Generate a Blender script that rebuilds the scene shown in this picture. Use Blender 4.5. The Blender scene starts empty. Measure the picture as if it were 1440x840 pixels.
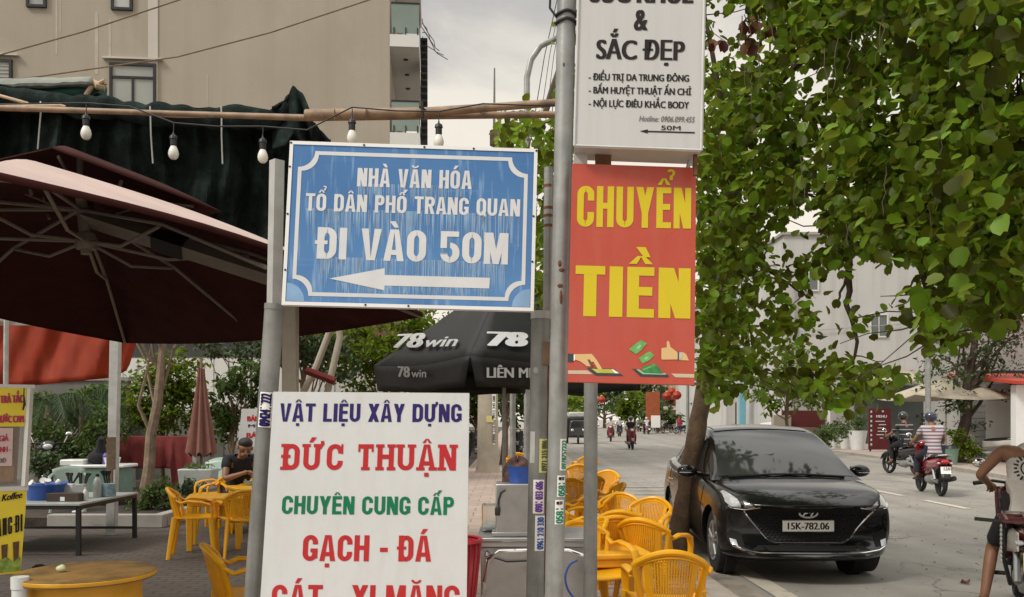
import bpy, bmesh, math, random
import numpy as np
from mathutils import Vector, Matrix, Euler
from mathutils.bvhtree import BVHTree

random.seed(7)
rng = np.random.default_rng(7)
SC = bpy.context.scene
COL = SC.collection
R = math.radians
V = Vector

# ------------------------------------------------------------------ camera, sky, sun, exposure
F, CX, YH, EYE = 1250.0, 720.0, 588.0, 1.5
cam = bpy.data.cameras.new('camera')
camo = bpy.data.objects.new('camera', cam)
COL.objects.link(camo)
camo.location = (0, 0, EYE)
camo.rotation_euler = (R(90), 0, 0)
cam.sensor_width = 36
cam.lens = 36 * F / 1440
cam.shift_y = (YH - 420) / 1440
cam.clip_end = 2000
SC.camera = camo

SUN_EL, SUN_AZ = 46.0, 236.0       # azimuth clockwise from +Y (the view direction)
w = bpy.data.worlds.new('World')
SC.world = w
w.use_nodes = True
nt = w.node_tree
nt.nodes.clear()
def wn(t, **k):
    n = nt.nodes.new(t)
    for a, b in k.items(): setattr(n, a, b)
    return n
out = wn('ShaderNodeOutputWorld')
sky = wn('ShaderNodeTexSky', sky_type='NISHITA', sun_disc=False)
sky.sun_elevation = R(SUN_EL); sky.sun_rotation = R(SUN_AZ)
bg1 = wn('ShaderNodeBackground'); bg1.inputs[1].default_value = 0.07
nt.links.new(sky.outputs[0], bg1.inputs[0])
tc = wn('ShaderNodeTexCoord')
sep = wn('ShaderNodeSeparateXYZ'); nt.links.new(tc.outputs['Generated'], sep.inputs[0])
mp = wn('ShaderNodeMapping'); mp.inputs['Scale'].default_value = (1, 1, 2.2)
nt.links.new(tc.outputs['Generated'], mp.inputs[0])
nz = wn('ShaderNodeTexNoise'); nz.inputs['Scale'].default_value = 3.4; nz.inputs['Detail'].default_value = 6; nz.inputs['Roughness'].default_value = .55
nz.inputs['Distortion'].default_value = .4
nt.links.new(mp.outputs[0], nz.inputs['Vector'])
ma = wn('ShaderNodeMath', operation='MULTIPLY_ADD')       # cloud edges move the height bands about
nt.links.new(nz.outputs[0], ma.inputs[0]); ma.inputs[1].default_value = .46
ms = wn('ShaderNodeMath', operation='SUBTRACT'); nt.links.new(sep.outputs[2], ms.inputs[0]); ms.inputs[1].default_value = .225
nt.links.new(ms.outputs[0], ma.inputs[2])
rp = wn('ShaderNodeValToRGB')
nt.links.new(ma.outputs[0], rp.inputs[0])
cr = rp.color_ramp
cr.elements[0].position = 0.0; cr.elements[0].color = (.86, .80, .70, 1)
cr.elements[1].position = 1.0; cr.elements[1].color = (1.45, 1.41, 1.33, 1)
for p, c in ((.20, (.86, .79, .68)), (.35, (.80, .75, .66)), (.43, (.52, .50, .475)), (.49, (.42, .415, .41)), (.55, (.50, .49, .48)), (.66, (1.15, 1.13, 1.08))):
    e = cr.elements.new(p); e.color = (*c, 1)
bg2 = wn('ShaderNodeBackground'); bg2.inputs[1].default_value = 0.95
nt.links.new(rp.outputs[0], bg2.inputs[0])
mx = wn('ShaderNodeMixShader'); mx.inputs[0].default_value = .95
nt.links.new(bg1.outputs[0], mx.inputs[1]); nt.links.new(bg2.outputs[0], mx.inputs[2])
nt.links.new(mx.outputs[0], out.inputs[0])

sl = bpy.data.lights.new('sun', 'SUN')
sl.energy = 2.0; sl.angle = R(14); sl.color = (1, .95, .87)
so = bpy.data.objects.new('sun', sl); COL.objects.link(so)
so.rotation_euler = (R(90 - SUN_EL), 0, R(180 - SUN_AZ))
SC.view_settings.view_transform = 'Standard'
SC.view_settings.look = 'None'
SC.view_settings.gamma = 1
SC.view_settings.exposure = 0.28
SC.render.engine = 'CYCLES'
SC.cycles.max_bounces = 8
SC.cycles.transparent_max_bounces = 12

# ------------------------------------------------------------------ helpers
def at(px, py, d):
    return V(((px - CX) / F * d, d, EYE + (YH - py) / F * d))
def gd(py, z=0.0):
    return (EYE - z) * F / (py - YH)
def gat(px, py, z=0.0):
    return at(px, py, gd(py, z))

def mat(name, col, rough=.6, metal=0, var=.12, scale=4, bump=0, bscale=40, spec=.5, coat=0, transl=0, island=0, second=None, sscale=2, samt=.5, alpha=1, trans=0, streak=None, tboost=1.0):
    m = bpy.data.materials.new(name); m.use_nodes = True
    n = m.node_tree.nodes; l = m.node_tree.links
    b = n['Principled BSDF']
    b.inputs['Roughness'].default_value = rough
    b.inputs['Metallic'].default_value = metal
    b.inputs['Specular IOR Level'].default_value = spec
    b.inputs['Coat Weight'].default_value = coat
    b.inputs['Coat Roughness'].default_value = .05
    b.inputs['Alpha'].default_value = alpha
    b.inputs['Transmission Weight'].default_value = trans
    c = V(col[:3])
    tcn = n.new('ShaderNodeTexCoord')
    src = None
    if var or second:
        nz = n.new('ShaderNodeTexNoise'); nz.inputs['Scale'].default_value = scale; nz.inputs['Detail'].default_value = 5
        l.new(tcn.outputs['Object'], nz.inputs['Vector'])
        rp = n.new('ShaderNodeValToRGB'); l.new(nz.outputs[0], rp.inputs[0])
        rp.color_ramp.elements[0].position = .3; rp.color_ramp.elements[1].position = .7
        rp.color_ramp.elements[0].color = (*(c * (1 - var)), 1)
        rp.color_ramp.elements[1].color = (*(c * (1 + var)), 1)
        src = rp.outputs[0]
        if second:
            n2 = n.new('ShaderNodeTexNoise'); n2.inputs['Scale'].default_value = sscale; n2.inputs['Detail'].default_value = 8; n2.inputs['Roughness'].default_value = .65
            l.new(tcn.outputs['Object'], n2.inputs['Vector'])
            r2 = n.new('ShaderNodeValToRGB'); l.new(n2.outputs[0], r2.inputs[0])
            r2.color_ramp.elements[0].position = 1 - samt - .08; r2.color_ramp.elements[1].position = 1 - samt + .08
            mxn = n.new('ShaderNodeMix'); mxn.data_type = 'RGBA'
            l.new(r2.outputs[0], mxn.inputs[0]); l.new(src, mxn.inputs[6]); mxn.inputs[7].default_value = (*second[:3], 1)
            src = mxn.outputs[2]
    if streak:      # (colour, how much, how fine): runs of dirt or fading straight down
        sm = n.new('ShaderNodeMapping'); sm.inputs['Scale'].default_value = (streak[2], streak[2], streak[2] * .05); l.new(tcn.outputs['Object'], sm.inputs[0])
        n3 = n.new('ShaderNodeTexNoise'); n3.inputs['Scale'].default_value = 1; n3.inputs['Detail'].default_value = 6; n3.inputs['Roughness'].default_value = .6; l.new(sm.outputs[0], n3.inputs['Vector'])
        r3 = n.new('ShaderNodeMapRange'); r3.inputs[1].default_value = .46; r3.inputs[2].default_value = .78; r3.inputs[4].default_value = streak[1]; l.new(n3.outputs[0], r3.inputs[0])
        m3 = n.new('ShaderNodeMix'); m3.data_type = 'RGBA'; l.new(r3.outputs[0], m3.inputs[0])
        if src: l.new(src, m3.inputs[6])
        else: m3.inputs[6].default_value = (*c, 1)
        m3.inputs[7].default_value = (*streak[0], 1); src = m3.outputs[2]
    if island:
        g = n.new('ShaderNodeNewGeometry')
        hs = n.new('ShaderNodeHueSaturation')
        if src: l.new(src, hs.inputs['Color'])
        else: hs.inputs['Color'].default_value = (*c, 1)
        mr = n.new('ShaderNodeMapRange'); mr.inputs[3].default_value = 1 - island; mr.inputs[4].default_value = 1 + island
        l.new(g.outputs['Random Per Island'], mr.inputs[0]); l.new(mr.outputs[0], hs.inputs['Value'])
        m2 = n.new('ShaderNodeMath'); m2.operation = 'MULTIPLY_ADD'; m2.inputs[1].default_value = .07; m2.inputs[2].default_value = .465
        l.new(g.outputs['Random Per Island'], m2.inputs[0]); l.new(m2.outputs[0], hs.inputs['Hue'])
        src = hs.outputs[0]
    if src: l.new(src, b.inputs['Base Color'])
    else: b.inputs['Base Color'].default_value = (*c, 1)
    if bump:
        nb = n.new('ShaderNodeTexNoise'); nb.inputs['Scale'].default_value = bscale; nb.inputs['Detail'].default_value = 4
        l.new(tcn.outputs['Object'], nb.inputs['Vector'])
        bp = n.new('ShaderNodeBump'); bp.inputs['Strength'].default_value = bump; bp.inputs['Distance'].default_value = .02
        l.new(nb.outputs[0], bp.inputs['Height']); l.new(bp.outputs[0], b.inputs['Normal'])
    if transl:
        t = n.new('ShaderNodeBsdfTranslucent')
        if src:
            gm = n.new('ShaderNodeGamma'); gm.inputs[1].default_value = tboost; l.new(src, gm.inputs[0]); l.new(gm.outputs[0], t.inputs[0])
        else: t.inputs[0].default_value = (*c, 1)
        mxs = n.new('ShaderNodeMixShader'); mxs.inputs[0].default_value = transl
        l.new(b.outputs[0], mxs.inputs[1]); l.new(t.outputs[0], mxs.inputs[2])
        l.new(mxs.outputs[0], n['Material Output'].inputs[0])
    m['src'] = 1
    return m

class MB:
    """collects shapes into one mesh"""
    def __init__(s): s.v = []; s.f = []; s.mi = []; s.cur = 0
    def add(s, vs, fs):
        o = len(s.v); s.v += [tuple(p) for p in vs]
        for f in fs: s.f.append([i + o for i in f]); s.mi.append(s.cur)
        return s
    def box(s, c, size, rot=None, taper=(1, 1)):
        x, y, z = (a / 2 for a in size)
        vs = [V((sx * x * (taper[0] if sz > 0 else 1), sy * y * (taper[1] if sz > 0 else 1), sz * z)) for sz in (-1, 1) for sy in (-1, 1) for sx in (-1, 1)]
        if rot is not None:
            m = rot if isinstance(rot, Matrix) else Euler(rot).to_matrix()
            vs = [m @ p for p in vs]
        vs = [p + V(c) for p in vs]
        return s.add(vs, [(0, 2, 3, 1), (4, 5, 7, 6), (0, 1, 5, 4), (2, 6, 7, 3), (0, 4, 6, 2), (1, 3, 7, 5)])
    def quad(s, a, b, c, d): return s.add([a, b, c, d], [(0, 1, 2, 3)])
    def tube(s, pts, rad, n=10, cap=True, flat=1.0, up=None):
        pts = [V(p) for p in pts]
        if not hasattr(rad, '__len__'): rad = [rad] * len(pts)
        rings = []; prev = None
        for i, p in enumerate(pts):
            if i == 0: t = pts[1] - p
            elif i == len(pts) - 1: t = p - pts[-2]
            else: t = (pts[i + 1] - p).normalized() + (p - pts[i - 1]).normalized()
            t.normalize()
            if prev is None:
                a = V(up) if up else (V((0, 0, 1)) if abs(t.z) < .9 else V((1, 0, 0)))
            else: a = prev
            a = (a - t * a.dot(t)).normalized(); prev = a
            b = t.cross(a)
            rings.append([p + (a * math.cos(2 * math.pi * k / n) * flat + b * math.sin(2 * math.pi * k / n)) * rad[i] for k in range(n)])
        vs = [q for r in rings for q in r]; fs = []
        for i in range(len(pts) - 1):
            for k in range(n):
                k2 = (k + 1) % n
                fs.append((i * n + k, i * n + k2, (i + 1) * n + k2, (i + 1) * n + k))
        if cap:
            fs.append(tuple(range(n - 1, -1, -1))); o = (len(pts) - 1) * n; fs.append(tuple(o + k for k in range(n)))
        return s.add(vs, fs)
    def lathe(s, prof, n=24, c=(0, 0, 0), m=None, cap=True):
        vs = []; fs = []
        for r, z in prof:
            for k in range(n):
                p = V((r * math.cos(2 * math.pi * k / n), r * math.sin(2 * math.pi * k / n), z))
                if m is not None: p = m @ p
                vs.append(p + V(c))
        for i in range(len(prof) - 1):
            for k in range(n):
                k2 = (k + 1) % n
                fs.append((i * n + k, i * n + k2, (i + 1) * n + k2, (i + 1) * n + k))
        if cap:
            fs.append(tuple(range(n - 1, -1, -1))); o = (len(prof) - 1) * n; fs.append(tuple(o + k for k in range(n)))
        return s.add(vs, fs)
    def grid(s, fn, nu, nv):
        vs = [fn(i / nu, j / nv) for j in range(nv + 1) for i in range(nu + 1)]
        fs = [(j * (nu + 1) + i, j * (nu + 1) + i + 1, (j + 1) * (nu + 1) + i + 1, (j + 1) * (nu + 1) + i) for j in range(nv) for i in range(nu)]
        return s.add(vs, fs)
    def ell(s, c, r, n=14, m=None):
        vs = []; fs = []; h = n // 2
        for j in range(h + 1):
            a = math.pi * (j + (.02 if j == 0 else -.02 if j == h else 0)) / h
            for k in range(n):
                b = 2 * math.pi * k / n
                p = V((r[0] * math.sin(a) * math.cos(b), r[1] * math.sin(a) * math.sin(b), -r[2] * math.cos(a)))
                if m is not None: p = m @ p
                vs.append(p + V(c))
        for j in range(h):
            for k in range(n):
                fs.append((j * n + k, j * n + (k + 1) % n, (j + 1) * n + (k + 1) % n, (j + 1) * n + k))
        return s.add(vs, fs)
    def prism(s, poly, d):
        """poly: list of 3D points in a plane; d: extrusion vector"""
        n = len(poly); d = V(d); poly = [V(p) for p in poly]
        vs = poly + [p + d for p in poly]
        return s.add(vs, [tuple(range(n - 1, -1, -1)), tuple(range(n, 2 * n))] + [(k, (k + 1) % n, n + (k + 1) % n, n + k) for k in range(n)])
    def build(s, name, m=None, parent=None, smooth=True, bevel=0, loc=None, ang=35, sub=0, solid=0):
        me = bpy.data.meshes.new(name)
        me.from_pydata(s.v, [], s.f)
        ms = m if isinstance(m, (list, tuple)) else [m]
        for q in ms:
            if q: me.materials.append(q)
        if len(ms) > 1: me.polygons.foreach_set('material_index', s.mi)
        bm = bmesh.new(); bm.from_mesh(me)
        if len(bm.faces) < 60000 and not solid: bmesh.ops.recalc_face_normals(bm, faces=bm.faces)
        bm.to_mesh(me); bm.free()
        o = bpy.data.objects.new(name, me); COL.objects.link(o)
        if smooth:
            me.polygons.foreach_set('use_smooth', [True] * len(me.polygons)); me.set_sharp_from_angle(angle=R(ang))
        if parent: o.parent = parent
        if loc is not None: o.location = loc
        if solid:
            q = o.modifiers.new('s', 'SOLIDIFY'); q.thickness = solid; q.offset = 0
        if bevel:
            q = o.modifiers.new('b', 'BEVEL'); q.width = bevel; q.segments = 2; q.limit_method = 'ANGLE'; q.angle_limit = R(40)
        if sub:
            q = o.modifiers.new('u', 'SUBSURF'); q.levels = q.render_levels = sub
        return o

def tag(o, label=None, cat=None, group=None, kind=None):
    if label: o['label'] = label
    if cat: o['category'] = cat
    if group: o['group'] = group
    if kind: o['kind'] = kind
    return o
def thing(name, label, cat, loc=(0, 0, 0), rz=0, group=None, scale=1):
    o = bpy.data.objects.new(name, None); COL.objects.link(o)
    o.location = loc; o.rotation_euler = (0, 0, rz); o.scale = (scale,) * 3
    o.empty_display_size = .2
    return tag(o, label, cat, group)
def dup(root, loc=None, rz=None, label=None, group=None):
    def cp(o, par):
        c = o.copy(); COL.objects.link(c); c.parent = par
        for ch in list(o.children): cp(ch, c)
        return c
    c = cp(root, root.parent)
    if loc is not None: c.location = loc
    if rz is not None: c.rotation_euler = (0, 0, rz)
    return tag(c, label, None, group)
def structure(o): o['kind'] = 'structure'; return o

# ---- lettering
_tc = {}
def glyphs(body, off=0.0, space=1.0, shear=0.0):
    k = (body, off, space, shear)
    if k in _tc: return _tc[k]
    c = bpy.data.curves.new('t', 'FONT'); c.body = body; c.offset = off; c.space_character = space; c.shear = shear
    c.resolution_u = 4
    o = bpy.data.objects.new('t', c); COL.objects.link(o)
    dg = bpy.context.evaluated_depsgraph_get()
    me = bpy.data.meshes.new_from_object(o.evaluated_get(dg))
    vs = np.array([v.co[:2] for v in me.vertices]); fs = [list(p.vertices) for p in me.polygons]
    bpy.data.objects.remove(o); bpy.data.curves.remove(c); bpy.data.meshes.remove(me)
    _tc[k] = (vs, fs)
    return vs, fs
CAPH = [None]
def caph():
    if CAPH[0] is None: CAPH[0] = float(glyphs('H')[0][:, 1].max())
    return CAPH[0]
def letters(mb, body, width, cap, place, bold=0.0, off=0.0, space=1.0, shear=0.0, lift0=.0015, copies=None):
    """place(x, y, lift) -> 3D ; bold = extra stem width as part of the cap height"""
    vs, fs = glyphs(body, off, space, shear)
    ch = caph() + 2 * off
    b = bold * cap
    x0, x1 = vs[:, 0].min(), vs[:, 0].max()
    sx = (width - b) / (x1 - x0); sy = cap / ch
    n = copies or (1 if b == 0 else 5)
    for i in range(n):
        dx = 0 if n == 1 else b * i / (n - 1)
        P = [place((p[0] - x0) * sx + dx, (p[1] + off) * sy, lift0 + i * .00018) for p in vs]
        mb.add(P, fs)
class Face:
    """a flat board face: px() hits it along the camera ray"""
    def __init__(s, o, u, v):
        s.o = V(o); s.u = V(u).normalized(); s.n = V(u).cross(V(v)).normalized()
        if s.n.dot(V((0, 0, EYE)) - s.o) < 0: s.n = -s.n
        s.v = V(v).normalized()
    def px(s, x, y, lift=0):
        c = V((0, 0, EYE)); d = V(((x - CX) / F, 1, (YH - y) / F))
        t = s.n.dot(s.o - c) / s.n.dot(d)
        return c + d * t + s.n * lift
    def text(s, body, p0, p1, cap, m, parent, bold=.1, lift0=.0015, name='lettering', lean=None, **k):
        A, B = s.px(*p0), s.px(*p1)
        T = s.px(p0[0] + (lean or 0), p0[1] - cap) - A
        u = (B - A).normalized(); v = s.v if lean is None else T.normalized(); ch = T.length
        mb = MB()
        letters(mb, body, (B - A).length, ch, lambda x, y, l: A + u * x + v * y + s.n * l, bold, lift0=lift0, **k)
        return mb.build(name, m, parent, smooth=False, solid=0)
    def poly(s, pts, m, parent, lift=.0015, name='pictogram'):
        mb = MB(); mb.add([s.px(x, y, lift) for x, y in pts], [tuple(range(len(pts)))])
        return mb.build(name, m, parent, smooth=False)
def quad_board(TL, TR, BR, BL, d):
    """3D parallelogram whose picture is the four pixel corners, top left at depth d"""
    ray = lambda p: np.array([(p[0] - CX) / F, 1, (YH - p[1]) / F])
    a, b, c, e = ray(TL), ray(TR), ray(BR), ray(BL)
    # a*1 - b*x + c*y - e*z = 0
    x, y, z = np.linalg.solve(np.array([b, -c, e]).T, a)
    C = np.array([0, 0, EYE])
    return [V(C + a * d), V(C + b * x * d), V(C + c * y * d), V(C + e * z * d)]

def skin_mesh(nodes, edges, sub=2):
    """grows one continuous surface over a skeleton: nodes = {key: (pos, radius)}, first key is the root"""
    keys = list(nodes); ix = {k: i for i, k in enumerate(keys)}
    me = bpy.data.meshes.new('sk'); me.from_pydata([nodes[k][0] for k in keys], [(ix[a], ix[b]) for a, b in edges], [])
    o = bpy.data.objects.new('sk', me); COL.objects.link(o)
    o.modifiers.new('k', 'SKIN')
    for i, k in enumerate(keys):
        r = nodes[k][1]; r = r if hasattr(r, '__len__') else (r, r)
        me.skin_vertices[0].data[i].radius = r
        me.skin_vertices[0].data[i].use_root = (i == 0)
    q = o.modifiers.new('u', 'SUBSURF'); q.levels = q.render_levels = sub
    dg = bpy.context.evaluated_depsgraph_get(); dg.update()
    m2 = bpy.data.meshes.new_from_object(o.evaluated_get(dg))
    vs = [v.co.copy() for v in m2.vertices]; fs = [list(p.vertices) for p in m2.polygons]
    bpy.data.objects.remove(o); bpy.data.meshes.remove(me); bpy.data.meshes.remove(m2)
    return vs, fs

# ---- leaves
LEAF_ROUND = (np.array([[0, 0, 0], [-.28, .10, .06], [-.46, .42, .16], [-.39, .78, .15], [-.17, 1.0, .0], [0, .86, -.02], [.17, 1.0, .0], [.39, .78, .15], [.46, .42, .16], [.28, .10, .06]], float),
              [(0, 5, 4, 3, 2, 1), (0, 9, 8, 7, 6, 5)])
LEAF_OVAL = (np.array([[0, 0, 0], [-.22, .35, .05], [-.18, .7, .05], [0, 1, -.04], [.18, .7, .05], [.22, .35, .05]], float), [(0, 3, 2, 1), (0, 5, 4, 3)])
LEAF_LONG = (np.array([[0, 0, 0], [-.07, .4, .02], [0, 1, -.12], [.07, .4, .02]], float), [(0, 3, 2, 1)])
def leaf_mesh(name, centers, size, m, parent, tmpl=LEAF_ROUND, droop=.5, spread=None, out=None, smin=.6):
    """centers (N,3); every leaf turned at random, drooping, one mesh"""
    C = np.asarray(centers); N = len(C)
    az = rng.uniform(0, 2 * np.pi, N)
    pt = rng.normal(-droop, .45, N)               # pitch of the leaf's length
    rl = rng.normal(0, .55, N)
    sz = size * rng.uniform(smin, 1.25, N)
    T, fs = tmpl
    t = T[None] * sz[:, None, None]
    x, y, z = t[..., 0], t[..., 1], t[..., 2]
    cr_, sr_ = np.cos(rl)[:, None], np.sin(rl)[:, None]
    x, z = x * cr_ + z * sr_, -x * sr_ + z * cr_
    cp_, sp_ = np.cos(pt)[:, None], np.sin(pt)[:, None]
    y, z = y * cp_ - z * sp_, y * sp_ + z * cp_
    ca, sa = np.cos(az)[:, None], np.sin(az)[:, None]
    x, y = x * ca - y * sa, x * sa + y * ca
    P = np.stack([x, y, z], -1) + C[:, None]
    nv = len(T)
    me = bpy.data.meshes.new(name)
    me.vertices.add(N * nv); me.vertices.foreach_set('co', P.astype(np.float32).ravel())
    L = []; S = []; pos = 0
    base = np.arange(N)[:, None] * nv
    fl = np.concatenate([np.array(f) for f in fs]); ln = np.array([len(f) for f in fs])
    loops = (base + fl[None]).ravel()
    me.loops.add(len(loops)); me.loops.foreach_set('vertex_index', loops.astype(np.int32))
    tot = np.tile(ln, N); st = np.concatenate([[0], np.cumsum(tot)[:-1]])
    me.polygons.add(len(tot)); me.polygons.foreach_set('loop_start', st.astype(np.int32)); me.polygons.foreach_set('loop_total', tot.astype(np.int32))
    me.update(calc_edges=True)
    if m: me.materials.append(m)
    o = bpy.data.objects.new(name, me); COL.objects.link(o)
    if parent: o.parent = parent
    return o
def blob(n, c, r, hollow=.35):
    """points in an ellipsoid, denser to the outside"""
    u = rng.normal(size=(n, 3)); u /= np.linalg.norm(u, axis=1)[:, None]
    q = (hollow + (1 - hollow) * rng.random(n) ** .6)[:, None]
    return np.array(c) + u * q * np.array(r)
def spl(pts, k=6):
    P = [V(p) for p in pts]; r = []
    for i in range(len(P) - 1):
        a, b, c, d = P[max(0, i - 1)], P[i], P[i + 1], P[min(len(P) - 1, i + 2)]
        for j in range(k):
            t = j / k; r.append(.5 * (2 * b + (c - a) * t + (2 * a - 5 * b + 4 * c - d) * t * t + (3 * b - a - 3 * c + d) * t ** 3))
    return r + [P[-1]]
def bent(p0, p1, k=6, wob=.06, sag=0):
    p0, p1 = V(p0), V(p1); L = (p1 - p0).length; r = []
    for i in range(k + 1):
        t = i / k; q = p0.lerp(p1, t) + V((0, 0, -sag * 4 * t * (1 - t)))
        if 0 < i < k: q += V((random.uniform(-1, 1), random.uniform(-1, 1), random.uniform(-1, 1))) * wob * L
        r.append(q)
    return r
# ---- condensed block capitals drawn stroke by stroke (painted sign lettering)
import unicodedata
def rr_pts(x0, y0, x1, y1, rx, ry, k=6):
    """outline of a rounded box, counter-clockwise from the middle of its right side"""
    P = [(x1, (y0 + y1) / 2)]
    for cx, cy, a0 in ((x1 - rx, y1 - ry, 0), (x0 + rx, y1 - ry, 90), (x0 + rx, y0 + ry, 180), (x1 - rx, y0 + ry, 270)):
        P += [(cx + rx * math.cos(R(a0 + 90 * i / k)), cy + ry * math.sin(R(a0 + 90 * i / k))) for i in range(k + 1)]
        if a0 == 90: P.append((x0, (y0 + y1) / 2))
    P.append((x1, (y0 + y1) / 2)); return P
def ring(x0, y0, x1, y1, s, h, r=None, a=0, b=None, start=None, end=None, k=6):
    w_, H_ = x1 - x0, y1 - y0
    ro = min(w_ * .5, H_ * .5) if r is None else r
    rx = min(ro, w_ / 2); ry = min(ro, H_ / 2)
    O = rr_pts(x0, y0, x1, y1, rx, ry, k); I = rr_pts(x0 + s, y0 + h, x1 - s, y1 - h, max(.001, min(rx, w_ / 2) - s * .92), max(.001, min(ry, H_ / 2) - h * .92), k)
    n = len(O); b = n - 1 if b is None else b
    O, I = O[a:b + 1], I[a:b + 1]
    if start is not None: O[0] = (O[0][0], start); I[0] = (I[0][0], start)
    if end is not None: O[-1] = (O[-1][0], end); I[-1] = (I[-1][0], end)
    return ('strip', O, I)
K6 = 6
WID = dict(zip('ABCDEGHIKLMNOPQRSTUVXY', (1.06, 1.0, .98, 1.0, .86, 1.0, 1.0, None, 1.02, .82, 1.26, 1.02, 1.0, .96, 1.0, 1.0, .96, .94, 1.0, 1.04, 1.04, 1.04)))
def block(c, W, s, h, slab=0):
    """strokes of one capital in a box W wide and 1 high"""
    q = lambda *p: ('poly', list(p)); B = lambda x0, y0, x1, y1: q((x0, y0), (x1, y0), (x1, y1), (x0, y1))
    r = min(W * .5, .30); P = []
    if c == 'A':
        a = s * .98; t_ = s * .62
        P = [q((0, 0), (a, 0), (W / 2 + .01, 1), (W / 2 - t_, 1)), q((W - a, 0), (W, 0), (W / 2 + t_, 1), (W / 2 - .01, 1)), B(W * .24, .19, W * .76, .19 + h * .95)]
    elif c in 'BPR':
        P = [B(0, 0, s, 1)]
        if c == 'B': P += [ring(0, .47, W * .97, 1, s, h, r * .8, 0, None, None, None), ring(0, 0, W, .47 + h, s, h, r * .8)]
        else:
            P += [ring(0, .42, W, 1, s, h, r * .85)]
            if c == 'R': P += [q((W * .42, .44), (W * .42 + s * .9, .46), (W, 0), (W - s * 1.08, 0))]
    elif c in 'CG':
        n = 4 * (K6 + 1) + 2
        P = [ring(0, 0, W, 1, s, h, r, 0, None, .64, .36)]
        if c == 'G': P += [B(W - s, .1, W, .48), B(W * .52, .48 - h * .9, W, .48)]
    elif c == 'D': P = [B(0, 0, s, 1), ring(0, 0, W, 1, s, h, r)]
    elif c in 'EL':
        P = [B(0, 0, s, 1), B(s * .9, 0, W, h)]
        if c == 'E': P += [B(s * .9, 1 - h, W, 1), B(s * .9, .52 - h / 2, W * .93, .52 + h / 2)]
    elif c == 'H': P = [B(0, 0, s, 1), B(W - s, 0, W, 1), B(s * .9, .52 - h / 2, W - s * .9, .52 + h / 2)]
    elif c == 'I': P = [B(0, 0, W, 1)]
    elif c == 'K': P = [B(0, 0, s, 1), q((s * .9, .30), (s * .9, .62), (W - s * 1.1, 1), (W, 1)), q((W * .38, .50), (W * .38 + s, .66), (W, 0), (W - s * 1.12, 0))]
    elif c == 'M': P = [B(0, 0, s * .92, 1), B(W - s * .92, 0, W, 1), q((s * .3, 1), (s * 1.25, 1), (W / 2 + s * .42, 0), (W / 2 - s * .42, 0)), q((W - s * 1.25, 1), (W - s * .3, 1), (W / 2 + s * .42, 0), (W / 2 - s * .42, 0))]
    elif c == 'N': P = [B(0, 0, s * .95, 1), B(W - s * .95, 0, W, 1), q((0, 1), (s * 1.2, 1), (W, 0), (W - s * 1.2, 0))]
    elif c in 'OQ0':
        P = [ring(0, 0, W, 1, s, h, r)]
        if c == 'Q': P += [q((W * .48, .22), (W * .48 + s * .7, .30), (W * 1.02, .02), (W * .9, -.08))]
    elif c == 'S' or c == '5':
        if c == 'S': P = [ring(0, .5 - h / 2, W, 1, s, h, r * .95, 0, 23, .70, None), ring(0, 0, W, .5 + h / 2, s, h, r * .95)]
        P = [ring(0, .455, W, 1, s, h, r * .95, 0, 3 * (K6 + 1) + 1, .70, None), ring(0, 0, W, .455 + h, s, h, r * .95)] if c == 'S' else \
            [B(0, .46, s * .92, 1), B(s * .5, 1 - h, W * .95, 1), ring(0, 0, W, .64, s, h, r)]
        if c == 'S':
            f = P[1]; O, I = f[1], f[2]; O2 = O[8:15] if 0 else None
            a = rr_pts(0, 0, W, .455 + h, min(r * .95, W / 2), min(r * .95, (.455 + h) / 2)); i_ = rr_pts(s, h, W - s, .455, max(.001, min(r * .95, W / 2) - s * .92), max(.001, min(r * .95, (.455 + h) / 2) - h * .92))
            n = len(a); seq = list(range(1 + K6, 0, -1)); lo = list(range(0, 8)); 
            top = list(range(7, -1, -1)) + list(range(n - 2, n - 2 - 2 * (K6 + 1) , -1)) + [2 * K6 + 3]
            O = [a[j] for j in top]; I = [i_[j] for j in top]; O[-1] = (O[-1][0], .31); I[-1] = (I[-1][0], .31)
            P[1] = ('strip', O, I)
        if c == '5':
            a = rr_pts(0, 0, W, .64, min(r, W / 2), min(r, .32)); i_ = rr_pts(s, h, W - s, .64 - h, max(.001, min(r, W / 2) - s * .92), max(.001, min(r, .32) - h * .92)); n = len(a)
            top = list(range(8, -1, -1)) + list(range(n - 2, n - 2 - 2 * (K6 + 1), -1)) + [2 * K6 + 3]
            O = [a[j] for j in top]; I = [i_[j] for j in top]; O[-1] = (O[-1][0], .26); I[-1] = (I[-1][0], .26)
            P[2] = ('strip', O, I)
    elif c == 'T': P = [B(W / 2 - s / 2, 0, W / 2 + s / 2, 1 - h * .9), B(0, 1 - h, W, 1)]
    elif c == 'U':
        n = 4 * (K6 + 1) + 3
        P = [ring(0, 0, W, 1.6, s, h, r, 2 * K6 + 3, None)]
        k_, O, I = P[0]; O[0] = (O[0][0], 1); I[0] = (I[0][0], 1); O[-1] = (O[-1][0], 1); I[-1] = (I[-1][0], 1)
    elif c == 'V': P = [q((0, 1), (s * 1.0, 1), (W / 2 + .01, 0), (W / 2 - s * .6, 0)), q((W - s, 1), (W, 1), (W / 2 + s * .6, 0), (W / 2 - .01, 0))]
    elif c == 'X': P = [q((0, 0), (s * 1.12, 0), (W, 1), (W - s * 1.12, 1)), q((0, 1), (s * 1.12, 1), (W, 0), (W - s * 1.12, 0))]
    elif c == 'Y': P = [q((0, 1), (s * 1.08, 1), (W / 2 + s / 2, .42), (W / 2 - s / 2, .36)), q((W - s * 1.08, 1), (W, 1), (W / 2 + s / 2, .36), (W / 2 - s / 2, .42)), B(W / 2 - s / 2, 0, W / 2 + s / 2, .44)]
    elif c == '-': P = [B(0, .36, W, .36 + h)]
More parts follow.
